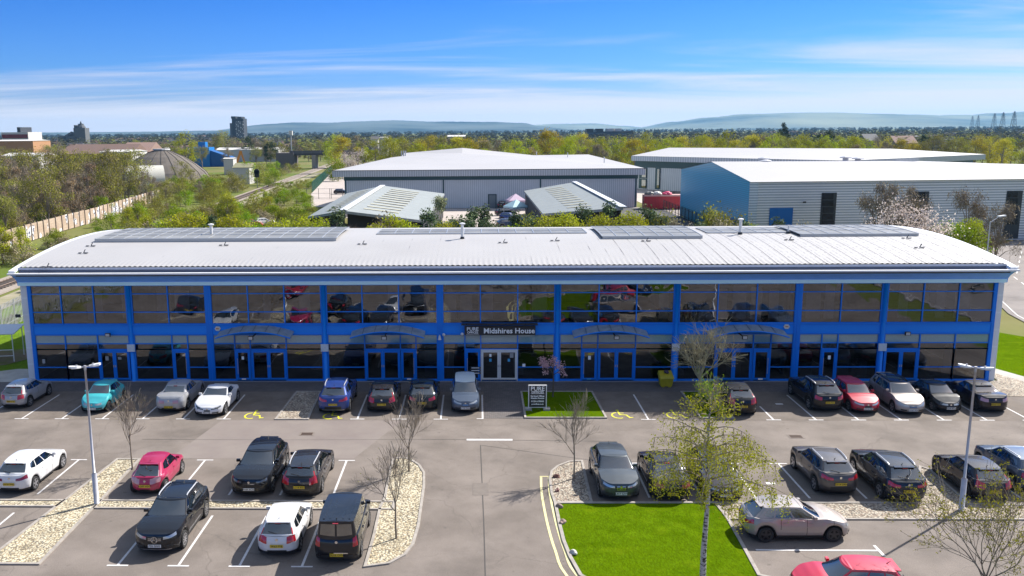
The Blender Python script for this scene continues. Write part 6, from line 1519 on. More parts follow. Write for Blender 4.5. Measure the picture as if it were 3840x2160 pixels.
# blue-ended warehouse
wc = bldg('warehouse', 'silver boarded warehouse with bright blue gable end')
silver_b = stripes('silver_horizontal_boards', (.82,.82,.85), (.42,.45,.50), 2, .38, .35, .3, duty=.42)
m_ = stripes('blue_horizontal_boards', (.0,.52,.76), (.0,.34,.54), 2, .30, .3, duty=.3); M['bluegable'] = m_
e0, e1, e2 = Vector((38,70.5,8.95)), Vector((37.6,112,8.95)), Vector((37.8,91,11.1)); f1 = Vector((112,76,8.95)); r1 = gq(2235,405,11.1)
b = MB(); b.add([(38,70.5,0),(38,70.5,8.95),(37.8,91,11.1),(37.6,112,8.95),(37.6,112,0)], [(0,1,2,3,4)]); b.build('gable_wall', m_, wc)
b = MB(); b.add([(38,70.5,0),(112,76,0),(112,76,8.9),(38,70.5,8.9)], [(0,1,2,3)]); b.add([(37.6,112,0),(112,116,0),(112,116,8.9),(37.6,112,8.9)], [(3,2,1,0)]); b.build('wall', silver_b, wc)
b = MB(); b.box(37.8,70.3,0,39.0,70.46,8.9); b.build('corner_trim', stripes('corner_boards', (.7,.75,.8), (.35,.42,.5), 2, .38, .35, .3, duty=.4), wc)
b = MB(); b.add([(37.8,70.0,8.95),(112,75.5,8.95),r1,(37.6,91,11.12),(37.4,112.3,8.95),(112,116.5,8.95)], [(0,1,2,3),(3,2,5,4),(1,5,2)]); b.build('roof', M['whroof'], wc)
dirc = Vector((74,5.5,0)).normalized(); nc = Vector((dirc.y,-dirc.x,0))
def onwall(u, v):
    # the reading's hit on the silver wall
    r_ = _ray(u, v); o = Vector((CAM_X,-CAM_D,CAM_H)); d_ = Vector(r_); p0 = Vector((38,70.5,0)); t = (p0-o).dot(nc)/d_.dot(nc); return o+d_*t
def wallpatch(name, u0, v0, u1, v1, m__, parent, off=.08):
    p, q = onwall(u0, v0), onwall(u1, v1); z1, z0 = max(p.z,.05), max(q.z,.05); a = Vector((p.x,p.y,0)); c = a+dirc*(Vector((q.x,q.y,0))-a).dot(dirc); n_ = nc*off
    return MB().add([a+n_+Vector((0,0,z0)), c+n_+Vector((0,0,z0)), c+n_+Vector((0,0,z1)), a+n_+Vector((0,0,z1))], [(0,1,2,3)]).build(name, m__, parent)
for u0, v0, u1 in ((2067,485,2097),(2297,482,2327),(2533,480,2560)):
    w = wallpatch('window', u0, v0, u1, 600, mat('window_frame_dark', (.03,.035,.04), .4), wc, .06)
    for j in range(5): wallpatch('pane', u0+1.5, v0+2+j*17, u1-1.5, v0+16+j*17, M['darkpane'], w, .1)
wallpatch('door', 1936, 523, 1990, 600, mat('door_blue', (.0,.12,.38), .4), wc, .1)
for u, v in ((2020,508),(2287,504)): wallpatch('wall_light', u-4, v-2, u+4, v+2, M['black'], wc, .5)
MB().box(37.2,75,0,37.75,79.5,3.0).build('door', mat('door_blue_dark', (.0,.06,.2), .4), wc)
for u, v in ((1921,403),(1926,410),(2127,400),(2158,403)):
    q = gq(u, v+2, 10.7); b = MB(); b.tube([q-Vector((0,0,.6)), q+Vector((0,0,.35))], [.5,.5], 10); b.tube([q+Vector((0,0,.35)), q+Vector((0,0,.5)), q+Vector((0,0,.7))], [1.0,1.0,.25], 12); b.build('roof_cowl', M['steel'], wc)
low = bldg('low_building', 'low grey building with pale roof at the far right edge')
p, q = gq(2310,417,8), gq(2620,428,8)
b = MB(); b.add([p,q,q+Vector((0,0,-1.6)),p+Vector((0,0,-1.6))], [(0,3,2,1)]); b.add([(p.x,p.y,0),(q.x,q.y,0),(q.x,q.y,6.4),(p.x,p.y,6.4)],[(0,1,2,3)]); b.build('wall', mat('grey_panel', (.22,.22,.23), .6), low)
b = MB(); b.add([p,q,q+Vector((4,30,.3)),p+Vector((4,30,.3))], [(0,1,2,3)]); b.build('roof', M['whroof'], low)
# two sheet-roofed sheds
shedm = stripes('weathered_sheet', (.27,.295,.29), (.225,.245,.245), 1, .9, .65, duty=.3, noise=.25)
rl = mat('roof_light_cream', (.40,.38,.27), .6, c2=(.30,.30,.25), vscale=.8)
def shed(lb, Rf, Rb, eaves):
    """ridge front/back and one or two pairs of eave corners (front, back)"""
    t = bldg('shed', lb); V_ = Vector; Rf, Rb = V_(Rf), V_(Rb); b = MB(); e_ = MB(); sd_ = MB(); dn = Vector((0,0,-.35))
    for k_, (ef, eb) in enumerate(eaves):
        ef, eb = V_(ef), V_(eb); b.add([ef, Rf, Rb, eb], [(0,1,2,3)]); b.add([ef, Rf, Rf+dn, ef+dn], [(0,1,2,3)]); b.add([ef, eb, eb+dn, ef+dn], [(0,1,2,3)])
        fx = lambda p, s_=.04: p.lerp((Rf+Rb+ef+eb)/4, s_)
        f1_, r1_ = fx(ef), fx(Rf); e_.add([(f1_.x,f1_.y+1,0),(r1_.x,r1_.y+1,0),(r1_.x,r1_.y+1,r1_.z-.3),(f1_.x,f1_.y+1,f1_.z-.3)], [(0,1,2,3)])
        g1_ = fx(eb); sd_.add([(f1_.x,f1_.y,0),(g1_.x,g1_.y,0),(g1_.x,g1_.y,g1_.z-.3),(f1_.x,f1_.y,f1_.z-.3)], [(0,1,2,3)])
        for j in range(11):
            t0 = .10+j*.077; t1 = t0+.022
            def pt(tt, ff): return Rf.lerp(Rb, tt).lerp(ef.lerp(eb, tt), ff)+Vector((0,0,.06))
            fa, fb = ((.30,.62) if k_ == 0 else (.18,.62))
            MB().add([pt(t0,fa), pt(t0,fb), pt(t1,fb), pt(t1,fa)], [(0,1,2,3)]).build('roof_light', rl, t)
    if len(eaves) == 1: sd_.add([(Rf.x-.1,Rf.y+1,0),(Rb.x-.1,Rb.y,0),(Rb.x-.1,Rb.y,Rb.z-.2),(Rf.x-.1,Rf.y+1,Rf.z-.2)], [(0,1,2,3)])
    b.build('roof', shedm, t); e_.build('end_wall', mat('shed_black_front', (.012,.012,.016), .8), t); sd_.build('side_wall', mat('shed_side', (.03,.03,.035), .8), t)  # shed front closed by a plain near-black sheet
    MB().bar(Rf+Vector((0,0,.08)), Rb+Vector((0,0,.08)), .9, .1).build('ridge_cap', mat('ridge_pale', (.55,.56,.58), .5), t)
shed('large grey sheet-roofed shed with cream roof lights left of the gazebos', (-18.6,54.5,6.6), (-18.9,105.7,6.6), [((-25.9,68.6,4.5),(-27.2,116.2,4.5)), ((-8.6,62.0,4.5),(-7.7,113.4,4.5))])
shed('grey lean-to sheet-roofed shed right of the gazebos with cream roof lights', (17.5,56.7,6.6), (17.4,112.6,6.6), [((8.2,71.0,4.5),(8.1,119.7,4.5))])
# yards and hard ground
sheet('yard', [(-31,112),(36,112),(36,131.8),(-31,131.8)], -.02, M['yard'])
sheet('yard', [(-8,50),(8,50),(8,112),(-8,112)], -.018, M['yard'])
sheet('yard', [G(u_, v_)[:2] for u_, v_ in ((783,520),(783,487),(837,431),(885,431),(885,520))], -.022, M['yard'])
sheet('yard', [(26,62),(37.5,66),(37.5,131),(26,131)], -.016, mat('dark_tarmac', (.05,.05,.055), .9, var=.2))
sheet('yard', [(36,112),(37.5,112),(110,118),(90,190),(36,190)], -.026, M['yard'])
# red containers, their load and the gates
ct = empty('shipping_container', (38.2,128,0), 0, 'long red steel container between the two warehouses', 'container')
MB().box(-4.6,-1.2,.1,4.3,1.2,2.65).build('container_body', stripes('red_corrugated', (.42,.012,.025), (.30,.008,.018), 0, .3, .5, duty=.4), ct); MB().box(-4.6,-1.2,2.65,4.3,1.2,2.95).build('container_top', mat('container_top_pink', (.5,.3,.28), .6), ct)
for dx, c_, lb in ((-3.4,(.10,.10,.10),'dark covered load on the red container'),(-1.7,(.5,.48,.45),'white wrapped load on the red container'),(.3,(.5,.02,.10),'cherry red car shell on the red container')):
    bm = bmesh.new(); bmesh.ops.create_icosphere(bm, subdivisions=3, radius=1)
    for w_ in bm.verts: w_.co *= 1+.25*mnoise.noise(w_.co*2+Vector((dx,0,0))); w_.co.z = max(w_.co.z, -.25)*.55
    me = bpy.data.meshes.new('load'); bm.to_mesh(me); bm.free(); me.materials.append(mat('load_'+str(int(dx*10)), c_, .5)); o = bpy.data.objects.new('covered_load', me); col.objects.link(o); o.location = (38.2+dx,128,3.1); tag(o, lb, 'load')
gt = empty('steel_gate', (44.0,137,0), 0, 'tall dark steel gates behind the red container', 'gate')
b = MB()
for k_ in range(9): b.bar((-8+k_*2,0,0),(-8+k_*2,0,3.0),.16)
b.build('post', M['black'], gt); b = MB(); b.bar((-8,0,2.9),(8,0,2.9),.12); b.bar((-8,0,.4),(8,0,.4),.12); b.build('rail', M['black'], gt); MB().box(-8,.04,.3,8,.06,2.8).build('mesh_infill', mat('gate_mesh', (.09,.10,.10), .7), gt)
palisade((36.8,64), (37.3,126), 2.2, M['black'], 'dark fence beside the blue gable end', step=.5)
palisade(G(786,484)[:2], G(836,432)[:2], 3.0, mat('green_paint', (.01,.09,.06), .5), 'green palisade fence running from the yard towards the bridge', step=.6)
gt = empty('wire_gate', (G(832,500)[0],G(832,500)[1],0), 0, 'grey wire mesh gate at the yard by the parked dark red car', 'gate')
b = MB()
for x in (-6,-3,-.2,.2,3): b.bar((x,0,0),(x,0,2.6),.1)
b.build('post', mat('gate_grey', (.08,.08,.08), .6), gt); b = MB()
for z in (.2,1.4,2.5): b.bar((-7,0,z),(3,0,z),.06)
b.build('rail', mat('gate_grey2', (.10,.10,.10), .6), gt)
# gazebos and cars in the yard between the sheds
def gazebo(loc, c_, lb, rz):
    g = empty('gazebo', loc, rz, lb, 'gazebo'); m__ = mat('canvas', c_, .8, var=.1)
    b = MB(); b.add([(-1.8,-1.8,2.2),(1.8,-1.8,2.2),(1.8,1.8,2.2),(-1.8,1.8,2.2),(0,0,3.5),(-1.8,-1.8,1.9),(1.8,-1.8,1.9),(1.8,1.8,1.9),(-1.8,1.8,1.9)], [(0,1,4),(1,2,4),(2,3,4),(3,0,4),(5,6,1,0),(6,7,2,1),(7,8,3,2),(8,5,0,3)]); b.build('canopy', m__, g)
    for sx in (-1.7,1.7):
        for sy in (-1.7,1.7): MB().tube([(sx,sy,0),(sx,sy,2.2)], .04, 5).build('leg', M['white'], g)
q = G(1296, 527, 0); gazebo((q[0], q[1]-2, 0), (.55,.42,.52), 'white and lilac pop-up gazebo nearest the grey warehouse wall', .2)
q = G(1297, 545, 0); gazebo((q[0], q[1]-2, 0), (.40,.58,.62), 'pale blue and white pop-up gazebo in front of the lilac one', .5)
YC = [('hatch','navy',1272,540,.3,'dark blue car by the gazebos'),('small','blue',1283,553,-.4,'bright blue car below the pale gazebo'),('suv','greyblue',1283,572,.1,'slate grey car at the mouth of the yard'),('hatch','silver',1312,566,1.2,'silver car parked among pines in the yard'),('suv','black',1265,522,1.4,'black car with red lamps near the warehouse door'),('hatch','plum',858,487,.05,'dark red car by the wire gate'),('small','brightred',630,570,.4,'bright red car glimpsed among the shrubs'),('hatch','white',660,566,.8,'white car glimpsed among the shrubs')]
for sp, pn, u, v, hd, lb in YC:
    q = G(u, v, .2); r_ = build_car(sp, S[sp], P_[pn], (q[0], q[1]+1, 0), hd, lb, 'KX12 ABT', lite=True); r_['group'] = 'cars in the yards behind'
# concrete railway wall
rw = empty('concrete_wall', (0,0,0), 0, 'weathered concrete panel wall with white graffiti beside the railway', 'wall')
wl_ = [(-70.2,30),(-70.6,66),(-72.8,86),(-74.6,108),(-78,135),(-81,160)]
pm_ = bpy.data.materials.new('wall_panels'); pm_.use_nodes = True
m0 = mat('wall_panel_concrete', (.34,.25,.19), .9, c2=(.46,.37,.28), vscale=.7, detail=9, spec=.1)
n, l = m0.node_tree.nodes, m0.node_tree.links; p = n['Principled BSDF']; base = p.inputs['Base Color'].links[0].from_socket
tc = n.new('ShaderNodeTexCoord'); t = n.new('ShaderNodeTexNoise'); t.inputs['Scale'].default_value = .42; t.inputs['Detail'].default_value = 2; l.new(tc.outputs['Object'], t.inputs['Vector'])
mr = n.new('ShaderNodeMapRange'); mr.inputs['From Min'].default_value = .56; mr.inputs['From Max'].default_value = .60; l.new(t.outputs['Fac'], mr.inputs['Value'])
t2 = n.new('ShaderNodeTexNoise'); t2.inputs['Scale'].default_value = 2.4; t2.inputs['Detail'].default_value = 1; l.new(tc.outputs['Object'], t2.inputs['Vector'])
r2 = n.new('ShaderNodeValToRGB'); r2.color_ramp.interpolation = 'CONSTANT'; r2.color_ramp.elements[0].color = (.04,.05,.10,1); r2.color_ramp.elements[1].color = (.66,.66,.68,1); r2.color_ramp.elements[1].position = .45; l.new(t2.outputs['Fac'], r2.inputs[0])
mx = n.new('ShaderNodeMix'); mx.data_type = 'RGBA'; l.new(mr.outputs[0], mx.inputs[0]); l.new(base, mx.inputs[6]); l.new(r2.outputs[0], mx.inputs[7]); l.new(mx.outputs[2], p.inputs['Base Color'])
b = MB(); pst = MB()
for (xa, ya_), (xb, yb_) in zip(wl_, wl_[1:]):
    L_ = math.hypot(xb-xa, yb_-ya_); k_ = max(1, round(L_/2.6))
    for i in range(k_):
        a = Vector((lerp(xa,xb,i/k_), lerp(ya_,yb_,i/k_), 0)); c = Vector((lerp(xa,xb,(i+1)/k_), lerp(ya_,yb_,(i+1)/k_), 0)); jz = rnd.uniform(-.06,.06)
        for j in range(6): b.bar(a+Vector((0,0,.22+j*.44+jz)), c+Vector((0,0,.22+j*.44+jz)), .10, .425)
        pst.bar(a+Vector((.06,0,0)), a+Vector((.06,0,2.85)), .16, .2)
b.build('panels', m0, rw); pst.build('posts', mat('wall_post', (.14,.11,.09), .9), rw)
# railway
def railpts(off, z): return [Vector((rail_x(y)+off, y, z)) for y in (-60,0,38,80,130,200,300,420)]
MB().strip([(rail_x(y), y) for y in (-60,0,38,80,130,200,300,420)], 4.6, -.02, .12).build('railway_bed', M['ballast'], kind='structure')
MB().strip([(rail_x(y)+4.6, y) for y in (-60,0,38,80,130,200,300)], 3.2, .0).build('cess_path', mat('cess', (.30,.26,.19), 1, c2=(.2,.19,.1), vscale=.5), kind='structure')
rt_ = empty('railway_track', (0,0,0), 0, 'single line of railway track curving away past the concrete wall', 'railway track')
for off in (-.72,.72):
    b = MB(); P = railpts(off, .32); b.tube(P, .06, 5); b.build('rail', mat('rail_rust', (.13,.08,.055), .6), rt_)
b = MB()
for i in range(330): y = -20+i*.75; b.box(rail_x(y)-1.25, y-.12, .1, rail_x(y)+1.25, y+.12, .24)
b.build('sleepers', mat('sleeper', (.16,.13,.11), .9), rt_)
sg = empty('railway_signal', (rail_x(205)-3.0,205,0), 0, 'black railway signal facing away beside the line', 'signal')
MB().tube([(0,0,0),(0,0,4.5)], .12, 6).build('post', mat('signal_post', (.15,.15,.15), .6), sg); b = MB(); b.box(-.7,-.2,3.2,.7,.2,5.2); b.tube([(0,-.2,4.9),(0,.2,4.9)], .85, 12); b.build('signal_head', M['black'], sg)
# bridge over the line
q0, q1 = gq(733,388,6.5), gq(905,386,6.5)
br_ = empty('road_bridge', (0,0,0), 0, 'dark girder bridge crossing above the railway', 'bridge')
b = MB(); b.bar(q0, q1, 8, .9); b.build('deck', mat('bridge_dark', (.055,.05,.055), .7), br_)
b = MB(); b.bar(q0+Vector((0,-4,1.0)), q1+Vector((0,-4,1.0)), .2, 1.3); b.build('parapet', stripes('bridge_parapet', (.13,.12,.13), (.09,.085,.09), 0, 4, .6, duty=.1), br_)
b = MB(); b.box(q0.x-6,q0.y-5,0,q0.x+2,q0.y+5,7.2); b.build('abutment', mat('abutment', (.13,.11,.11), .9), br_); MB().box(q0.x+10,q0.y-4,0,q0.x+11.5,q0.y+4,6.1).build('pier', mat('pier', (.25,.23,.21), .9), br_)
for u in (2118,2222,2275,1988):
    uu = (640+u/4.025)/1.4907 if u < 2576 else u; q = G(uu, 480, 0); 
    o = MB().tube([(0,0,0),(0,0,5.5)], .09, 5).build('yard_post', M['black'], loc=(q[0], q[1]+60, 0)); tag(o, 'thin dark post along the green fence line', 'post', 'posts along the green fence')
# left: barns, dome, blue tower
def hall(name, lb, c, L_, Wd, H_, rz, rm, wm, segs=10, flat=0):
    t = bldg(name, lb, c, rz); b = MB(); 
    prof = [(Wd/2*math.cos(PI*(1-i/segs)), flat+(H_-flat)*math.sin(PI*i/segs)) for i in range(segs+1)]
    b.add([(x,-L_/2,z) for x,z in prof]+[(x,L_/2,z) for x,z in prof], [(i,segs+1+i,segs+2+i,i+1) for i in range(segs)]); b.build('roof', rm, t, smooth=True)
    for y in (-L_/2, L_/2): MB().add([(-Wd/2,y,0)]+[(x,y,z) for x,z in prof]+[(Wd/2,y,0)], [tuple(range(segs+3))]).build('end_wall', wm, t)
    if flat:
        for x in (-Wd/2, Wd/2): MB().add([(x,-L_/2,0),(x,L_/2,0),(x,L_/2,flat),(x,-L_/2,flat)], [(0,1,2,3)]).build('side_wall', wm, t)
    return t
whm = mat('white_sheet', (.50,.48,.42), .6, var=.08)
q = G(375, 490, 0); w_ = hall('barrel_barn', 'white barrel-roofed barn beyond the thicket', (q[0]-13, q[1]+4, 0), 30, 12, 7.6, R(-66), whm, whm, flat=2.5)
ds = bldg('domed_store', 'big brown conical domed store like a mound', (-118.6, 268, 0)); b = MB(); nn = 40; pr_ = [(17,0),(15.6,2.2),(12.2,5.0),(8,7.8),(3.8,9.8),(2.0,10.3)]
for r_, z_ in pr_: b.v += [(r_*math.cos(2*PI*k_/nn), r_*math.sin(2*PI*k_/nn), z_) for k_ in range(nn)]
for i in range(len(pr_)-1):
    for k_ in range(nn): b.f.append((i*nn+k_, i*nn+(k_+1) % nn, (i+1)*nn+(k_+1) % nn, (i+1)*nn+k_)); b.m.append(0)
b.build('shell', mat('brown_dome', (.095,.08,.068), .9, c2=(.14,.118,.10), vscale=.35, detail=8), ds)
b = MB(); b.tube([(0,0,10.3),(0,0,10.8)], [3.2,3.0], 16); b.build('cap', cm0 if False else M['whroof'], ds)
b = MB()
for k_ in range(0, nn, 2):
    a_ = 2*PI*k_/nn
    for (r0_, z0_), (r1_, z1_) in zip(pr_, pr_[1:]): b.bar((r0_*math.cos(a_)*1.005, r0_*math.sin(a_)*1.005, z0_+.05), (r1_*math.cos(a_)*1.005, r1_*math.sin(a_)*1.005, z1_+.05), .14)
b.build('ribs', mat('dome_rib', (.08,.068,.058), .85), ds)
bt = bldg('silo_tower', 'bright blue square industrial tower with lower annexe'); q = G(500, 418, 0); Y = 372; bm1 = mat('blue_tower_side', (.0,.16,.45), .5)
xa, xb = atY(472,400,Y)[0], atY(527,400,Y)[0]; zt_ = atY(500,371,Y)[2]
MB().box(xa, Y, 0, xb, Y+9, zt_).build('tower', bm1, bt); MB().box(xa+5, Y+2, zt_, xa+8.5, Y+6, zt_+2.6).build('roof_box', bm1, bt)
MB().add([(xb,Y+1,0),(xb+10,Y+1,0),(xb+10,Y+1,4.5),(xb,Y+1,8),(xb,Y+9,0),(xb+10,Y+9,0),(xb+10,Y+9,4.5),(xb,Y+9,8)], [(0,1,2,3),(3,2,6,7),(1,5,6,2)]).build('annexe', mat('blue_annexe', (.0,.08,.28), .5), bt)
ex = empty('excavator', (atY(605,405,300)[0],300,0), R(15), 'orange excavator arm raised behind the small sheds', 'excavator'); om = mat('excavator_orange', (.50,.20,.02), .5)
zt2 = atY(605,380,300)[2]
b = MB(); b.bar((-2.6,0,1.5),(.3,0,zt2),.8,1.0); b.build('boom', om, ex); b = MB(); b.bar((.3,0,zt2),(2.2,0,2.0),.5,.7); b.build('dipper', om, ex); MB().box(-4.5,-1.3,.9,-1.8,1.3,2.8).build('cab', om, ex); MB().box(-5,-1.5,0,-1,1.5,.9).build('crawler', M['black'], ex)
def house(name, lb, u0, u1, vtop, Y, dep, wc_, rc_, pitch=.25, group=None, cat='building', wins=0):
    a, c = atY(u0, vtop, Y), atY(u1, vtop, Y); z = max(2.2, a[2]); t = bldg(name, lb, ((a[0]+c[0])/2, Y+dep/2, 0), 0, cat, group); w_ = (c[0]-a[0])/2; zr = z; ze = z*(1-pitch)
    MB().box(-w_, -dep/2, 0, w_, dep/2, ze).build('wall', wc_, t)
    b = MB()
    if pitch > .02: b.add([(-w_-.3,-dep/2-.3,ze),(w_+.3,-dep/2-.3,ze),(w_+.3,0,zr),(-w_-.3,0,zr),(-w_-.3,dep/2+.3,ze),(w_+.3,dep/2+.3,ze)], [(0,1,2,3),(3,2,5,4),(0,3,4),(1,5,2)])
    else: b.box(-w_-.3,-dep/2-.3,ze,w_+.3,dep/2+.3,zr+.3)
    b.build('roof', rc_, t)
    for i in range(wins):
        x = -w_+2*w_*(i+.5)/wins; MB().box(x-.7, -dep/2-.06, ze*.35, x+.7, -dep/2-.01, ze*.65).build('window', M['carglass'], t)
    return t
cm = {'white': mat('render_white', (.50,.48,.46), .8), 'brick': mat('brick_red', (.20,.09,.06), .9, var=.2), 'orange': mat('brick_orange', (.38,.20,.10), .9, var=.15), 'tile': mat('tile_roof', (.16,.10,.08), .9, var=.2), 'pink': mat('faded_tile', (.25,.16,.13), .9, var=.15), 'slate': mat('slate_roof', (.07,.07,.08), .8, var=.2), 'grey': mat('grey_block', (.20,.20,.21), .8, var=.1), 'pale': mat('pale_roof', (.52,.50,.48), .7, var=.08), 'olive': mat('mossy_roof', (.22,.21,.12), .9, var=.2), 'dark': mat('dark_block', (.035,.04,.05), .6)}
for a in [('long_shed','long white-walled shed behind the thicket at far left',0,95,386,250,14,'white','pale',.1),('long_shed','white flat-roofed store with open bays above the thicket',250,330,378,270,16,'white','pale',.06),('long_shed','long brown-roofed shed left of the arched store',150,330,364,330,20,'brick','tile',.35),('long_shed','pink tiled long roof behind the white store',300,372,359,345,20,'brick','pink',.35),
 ('small_hut','pale cabin beside the blue tower',562,586,397,290,5,'white','pale',.05),('small_hut','mossy-roofed block hut by the railway scrub',586,626,411,225,8,'white','olive',.2),('long_shed','long white industrial roof behind bare trees',540,700,372,440,20,'white','pale',.15),('brick_building','orange brick building with arched windows at far left',-20,82,352,420,20,'orange','pale',.05),('house','white gabled house among the town edge',160,196,360,370,10,'white','slate',.3),
 ('house','small white house in the tree line',932,950,343,520,10,'white','slate',.15),('house','white flat-fronted block in the tree line',955,973,344,530,10,'white','grey',.05),('long_shed','pale roofed depot far in the tree line',1125,1170,340,700,20,'grey','pale',.1),('long_shed','low brown-roofed building before the belt beyond the warehouse',1335,1440,371,300,12,'tile','tile',.3),('long_shed','grey roofed building at the far right wood',2180,2215,337,520,14,'pink','slate',.35),
 ('long_shed','row of low purple roofs far right of the belt',2255,2310,342,480,14,'pink','pink',.4)]:
    house(a[0], a[1], a[2], a[3], a[4], a[5], a[6], cm[a[7]], cm[a[8]], a[9])
# town block with floors
def block(name, lb, u0, u1, vtop, Y, dep, floors, wc_, bandm, extra=None):
    a, c = atY(u0, vtop, Y), atY(u1, vtop, Y); H_ = a[2]; t = bldg(name, lb, ((a[0]+c[0])/2, Y+dep/2, 0)); w_ = (c[0]-a[0])/2
    MB().box(-w_, -dep/2, 0, w_, dep/2, H_).build('wall', wc_, t)
    for i in range(floors):
        z = H_*(i+.3)/floors; MB().box(-w_+.4, -dep/2-.3, z, w_-.4, -dep/2-.02, z+H_/floors*.45).build('window_band', bandm, t)
    return t, w_, H_
t, w_, H_ = block('office_block', 'red and white stepped block at the far left skyline', 3, 70, 333, 560, 20, 3, cm['white'], mat('red_band', (.18,.03,.035), .7))
MB().box(w_*.1, -8, H_, w_*.35, 8, H_+3.5).build('roof_plant', cm['dark'], t)
t, w_, H_ = block('office_block', 'long dark office block in the tree line right of centre', 1478, 1592, 331, 900, 25, 3, cm['dark'], mat('glass_band', (.05,.07,.10), .3))
for k_ in (.0,.22,.45,.62): MB().box(-w_+2*w_*k_, -8, H_, -w_+2*w_*k_+7, 8, H_+3).build('roof_plant', cm['pale'] if k_ > .3 else cm['dark'], t)
# tower block: shoulders, balconies
Y = 1150; a, c = atY(580, 293, Y), atY(617, 293, Y); H_ = a[2]; t = bldg('tower_block', 'dark concrete tower block with pale balconies on the skyline', ((a[0]+c[0])/2, Y, 0)); w_ = (c[0]-a[0])/2
MB().box(-w_*.62, -9, 0, w_*.95, 9, H_-3).build('wall', cm['dark'], t); MB().box(-w_*.7,-9,H_-3,-w_*.1,9,H_).build('lift_tower', cm['dark'], t); MB().box(w_*.15,-9,H_-3,w_*.7,9,H_-.5).build('roof_plant', cm['dark'], t); MB().box(-w_, -6, 0, -w_*.62, 6, H_-9).build('wing', mat('wing_grey', (.10,.10,.115), .8), t); 
for i in range(12):
    z = 8+i*(H_-14)/12
    for j in range(4):
        x = -w_*.15+j*w_*.28+(i % 2)*w_*.08; MB().box(x, -9.6, z, x+w_*.17, -9.01, z+1.6).build('balcony', cm['grey'] if (i+j) % 3 else cm['pale'], t)
# church with dome and spire
Y = 1000; q = atY(205, 330, Y); t = bldg('church', 'grey domed church with slim spire on the left skyline', (q[0], Y, 0), 0, 'church'); sm = mat('church_stone', (.11,.115,.12), .9)
za, zb_, zc, zd = [atY(205, v, Y)[2] for v in (338, 322, 313, 304)]
MB().box(-7,-6,0,7,6,zb_).build('tower', sm, t); b = MB(); b.tube([(0,0,zb_),(0,0,zb_+1.5),(0,0,zc)], [5.5,5.0,3.2], 10); b.tube([(0,0,zc),(0,0,zc+.8)], [3.4,3.4], 10); b.build('dome', sm, t, smooth=False); MB().tube([(0,0,zc),(0,0,zc+2.5),(0,0,zd)], [1.6,.9,.08], 8).build('spire', sm, t); MB().box(-7,-4,zb_,-5,4,zb_+3.5).build('turret', sm, t); MB().tube([(-20,0,za-4),(-12,0,za+1),(-4,0,za-4)], 3, 6).build('nave_roof', sm, t)
MB().box(-26,-6,0,-7,6,za-2).build('nave', sm, t)
# pylons on the right skyline
def pylon(u, vt, vb, Y, lb):
    a = atY(u, vt, Y); t = empty('pylon', (a[0], Y, 0), R(25), lb, 'pylon', 'pylons on the right skyline'); H_ = a[2]; b = MB(); w0 = H_*.10; pm__ = mat('pylon_steel', (.10,.11,.13), .7)
    lev = [0,.2,.38,.54,.68,.8,.9,1]
    def w(f): return w0*(1-f)**.8+H_*.012
    for sx, sy in ((1,1),(1,-1),(-1,1),(-1,-1)):
        for f0, f1 in zip(lev, lev[1:]): b.bar((sx*w(f0),sy*w(f0),H_*f0),(sx*w(f1),sy*w(f1),H_*f1), .45)
    for f0, f1 in zip(lev, lev[1:]):
        for s_ in (1,-1):
            b.bar((-w(f0),s_*w(f0),H_*f0),(w(f1),s_*w(f1),H_*f1), .25); b.bar((w(f0),s_*w(f0),H_*f0),(-w(f1),s_*w(f1),H_*f1), .25)
    b.build('lattice', pm__, t); c_ = MB()
    for f in (.66,.8,.92): c_.bar((-H_*.17,0,H_*f),(H_*.17,0,H_*f), .5)
    c_.build('cross_arm', pm__, t)
for u, vt, Y, lb in ((2553,280,1500,'nearest lattice pylon at the right edge of the skyline'),(2525,282.5,1750,'lattice pylon second from the right edge'),(2503,285,2000,'lattice pylon third from the right edge'),(2462,290,2500,'small far lattice pylon left of the three'),(2447,292,2900,'smallest far lattice pylon at the left of the line')): pylon(u, vt, 317, Y, lb)
q = atY(732, 347, 420); t = empty('phone_mast', (q[0],420,0), 0, 'slim mast with pale aerials above the bridge', 'mast'); MB().tube([(0,0,0),(0,0,atY(732,336,420)[2])], .35, 6).build('pole', M['steel'], t); MB().box(-.9,-.9,atY(732,340,420)[2],.9,.9,atY(732,329,420)[2]).build('aerials', cm['pale'], t)
# town roofs scattered through the plain
for i in range(110):
    u = rnd.uniform(-20, 2600); u = rnd.uniform(60, 760) if i < 50 else u; Y = rnd.uniform(480, 1700) if i < 50 else rnd.uniform(700, 2600); x = atY(u, 335, Y)[0]; h_ = rnd.uniform(5.5,9); w_ = rnd.uniform(5,12); t = empty('house', (x, Y, 0), rnd.uniform(-.6,.6), 'distant %s-roofed house in the wooded plain' % (('red','dark')[i % 2]), 'house', 'distant houses in the plain')
    MB().box(-w_,-4,0,w_,4,h_*.62).build('wall', cm[('white','brick','grey','brick')[i % 4]], t); MB().add([(-w_-.4,-4.4,h_*.6),(w_+.4,-4.4,h_*.6),(w_+.4,0,h_),(-w_-.4,0,h_),(-w_-.4,4.4,h_*.6),(w_+.4,4.4,h_*.6)], [(0,1,2,3),(3,2,5,4),(0,3,4),(1,5,2)]).build('roof', cm[('tile','slate')[i % 2]], t)
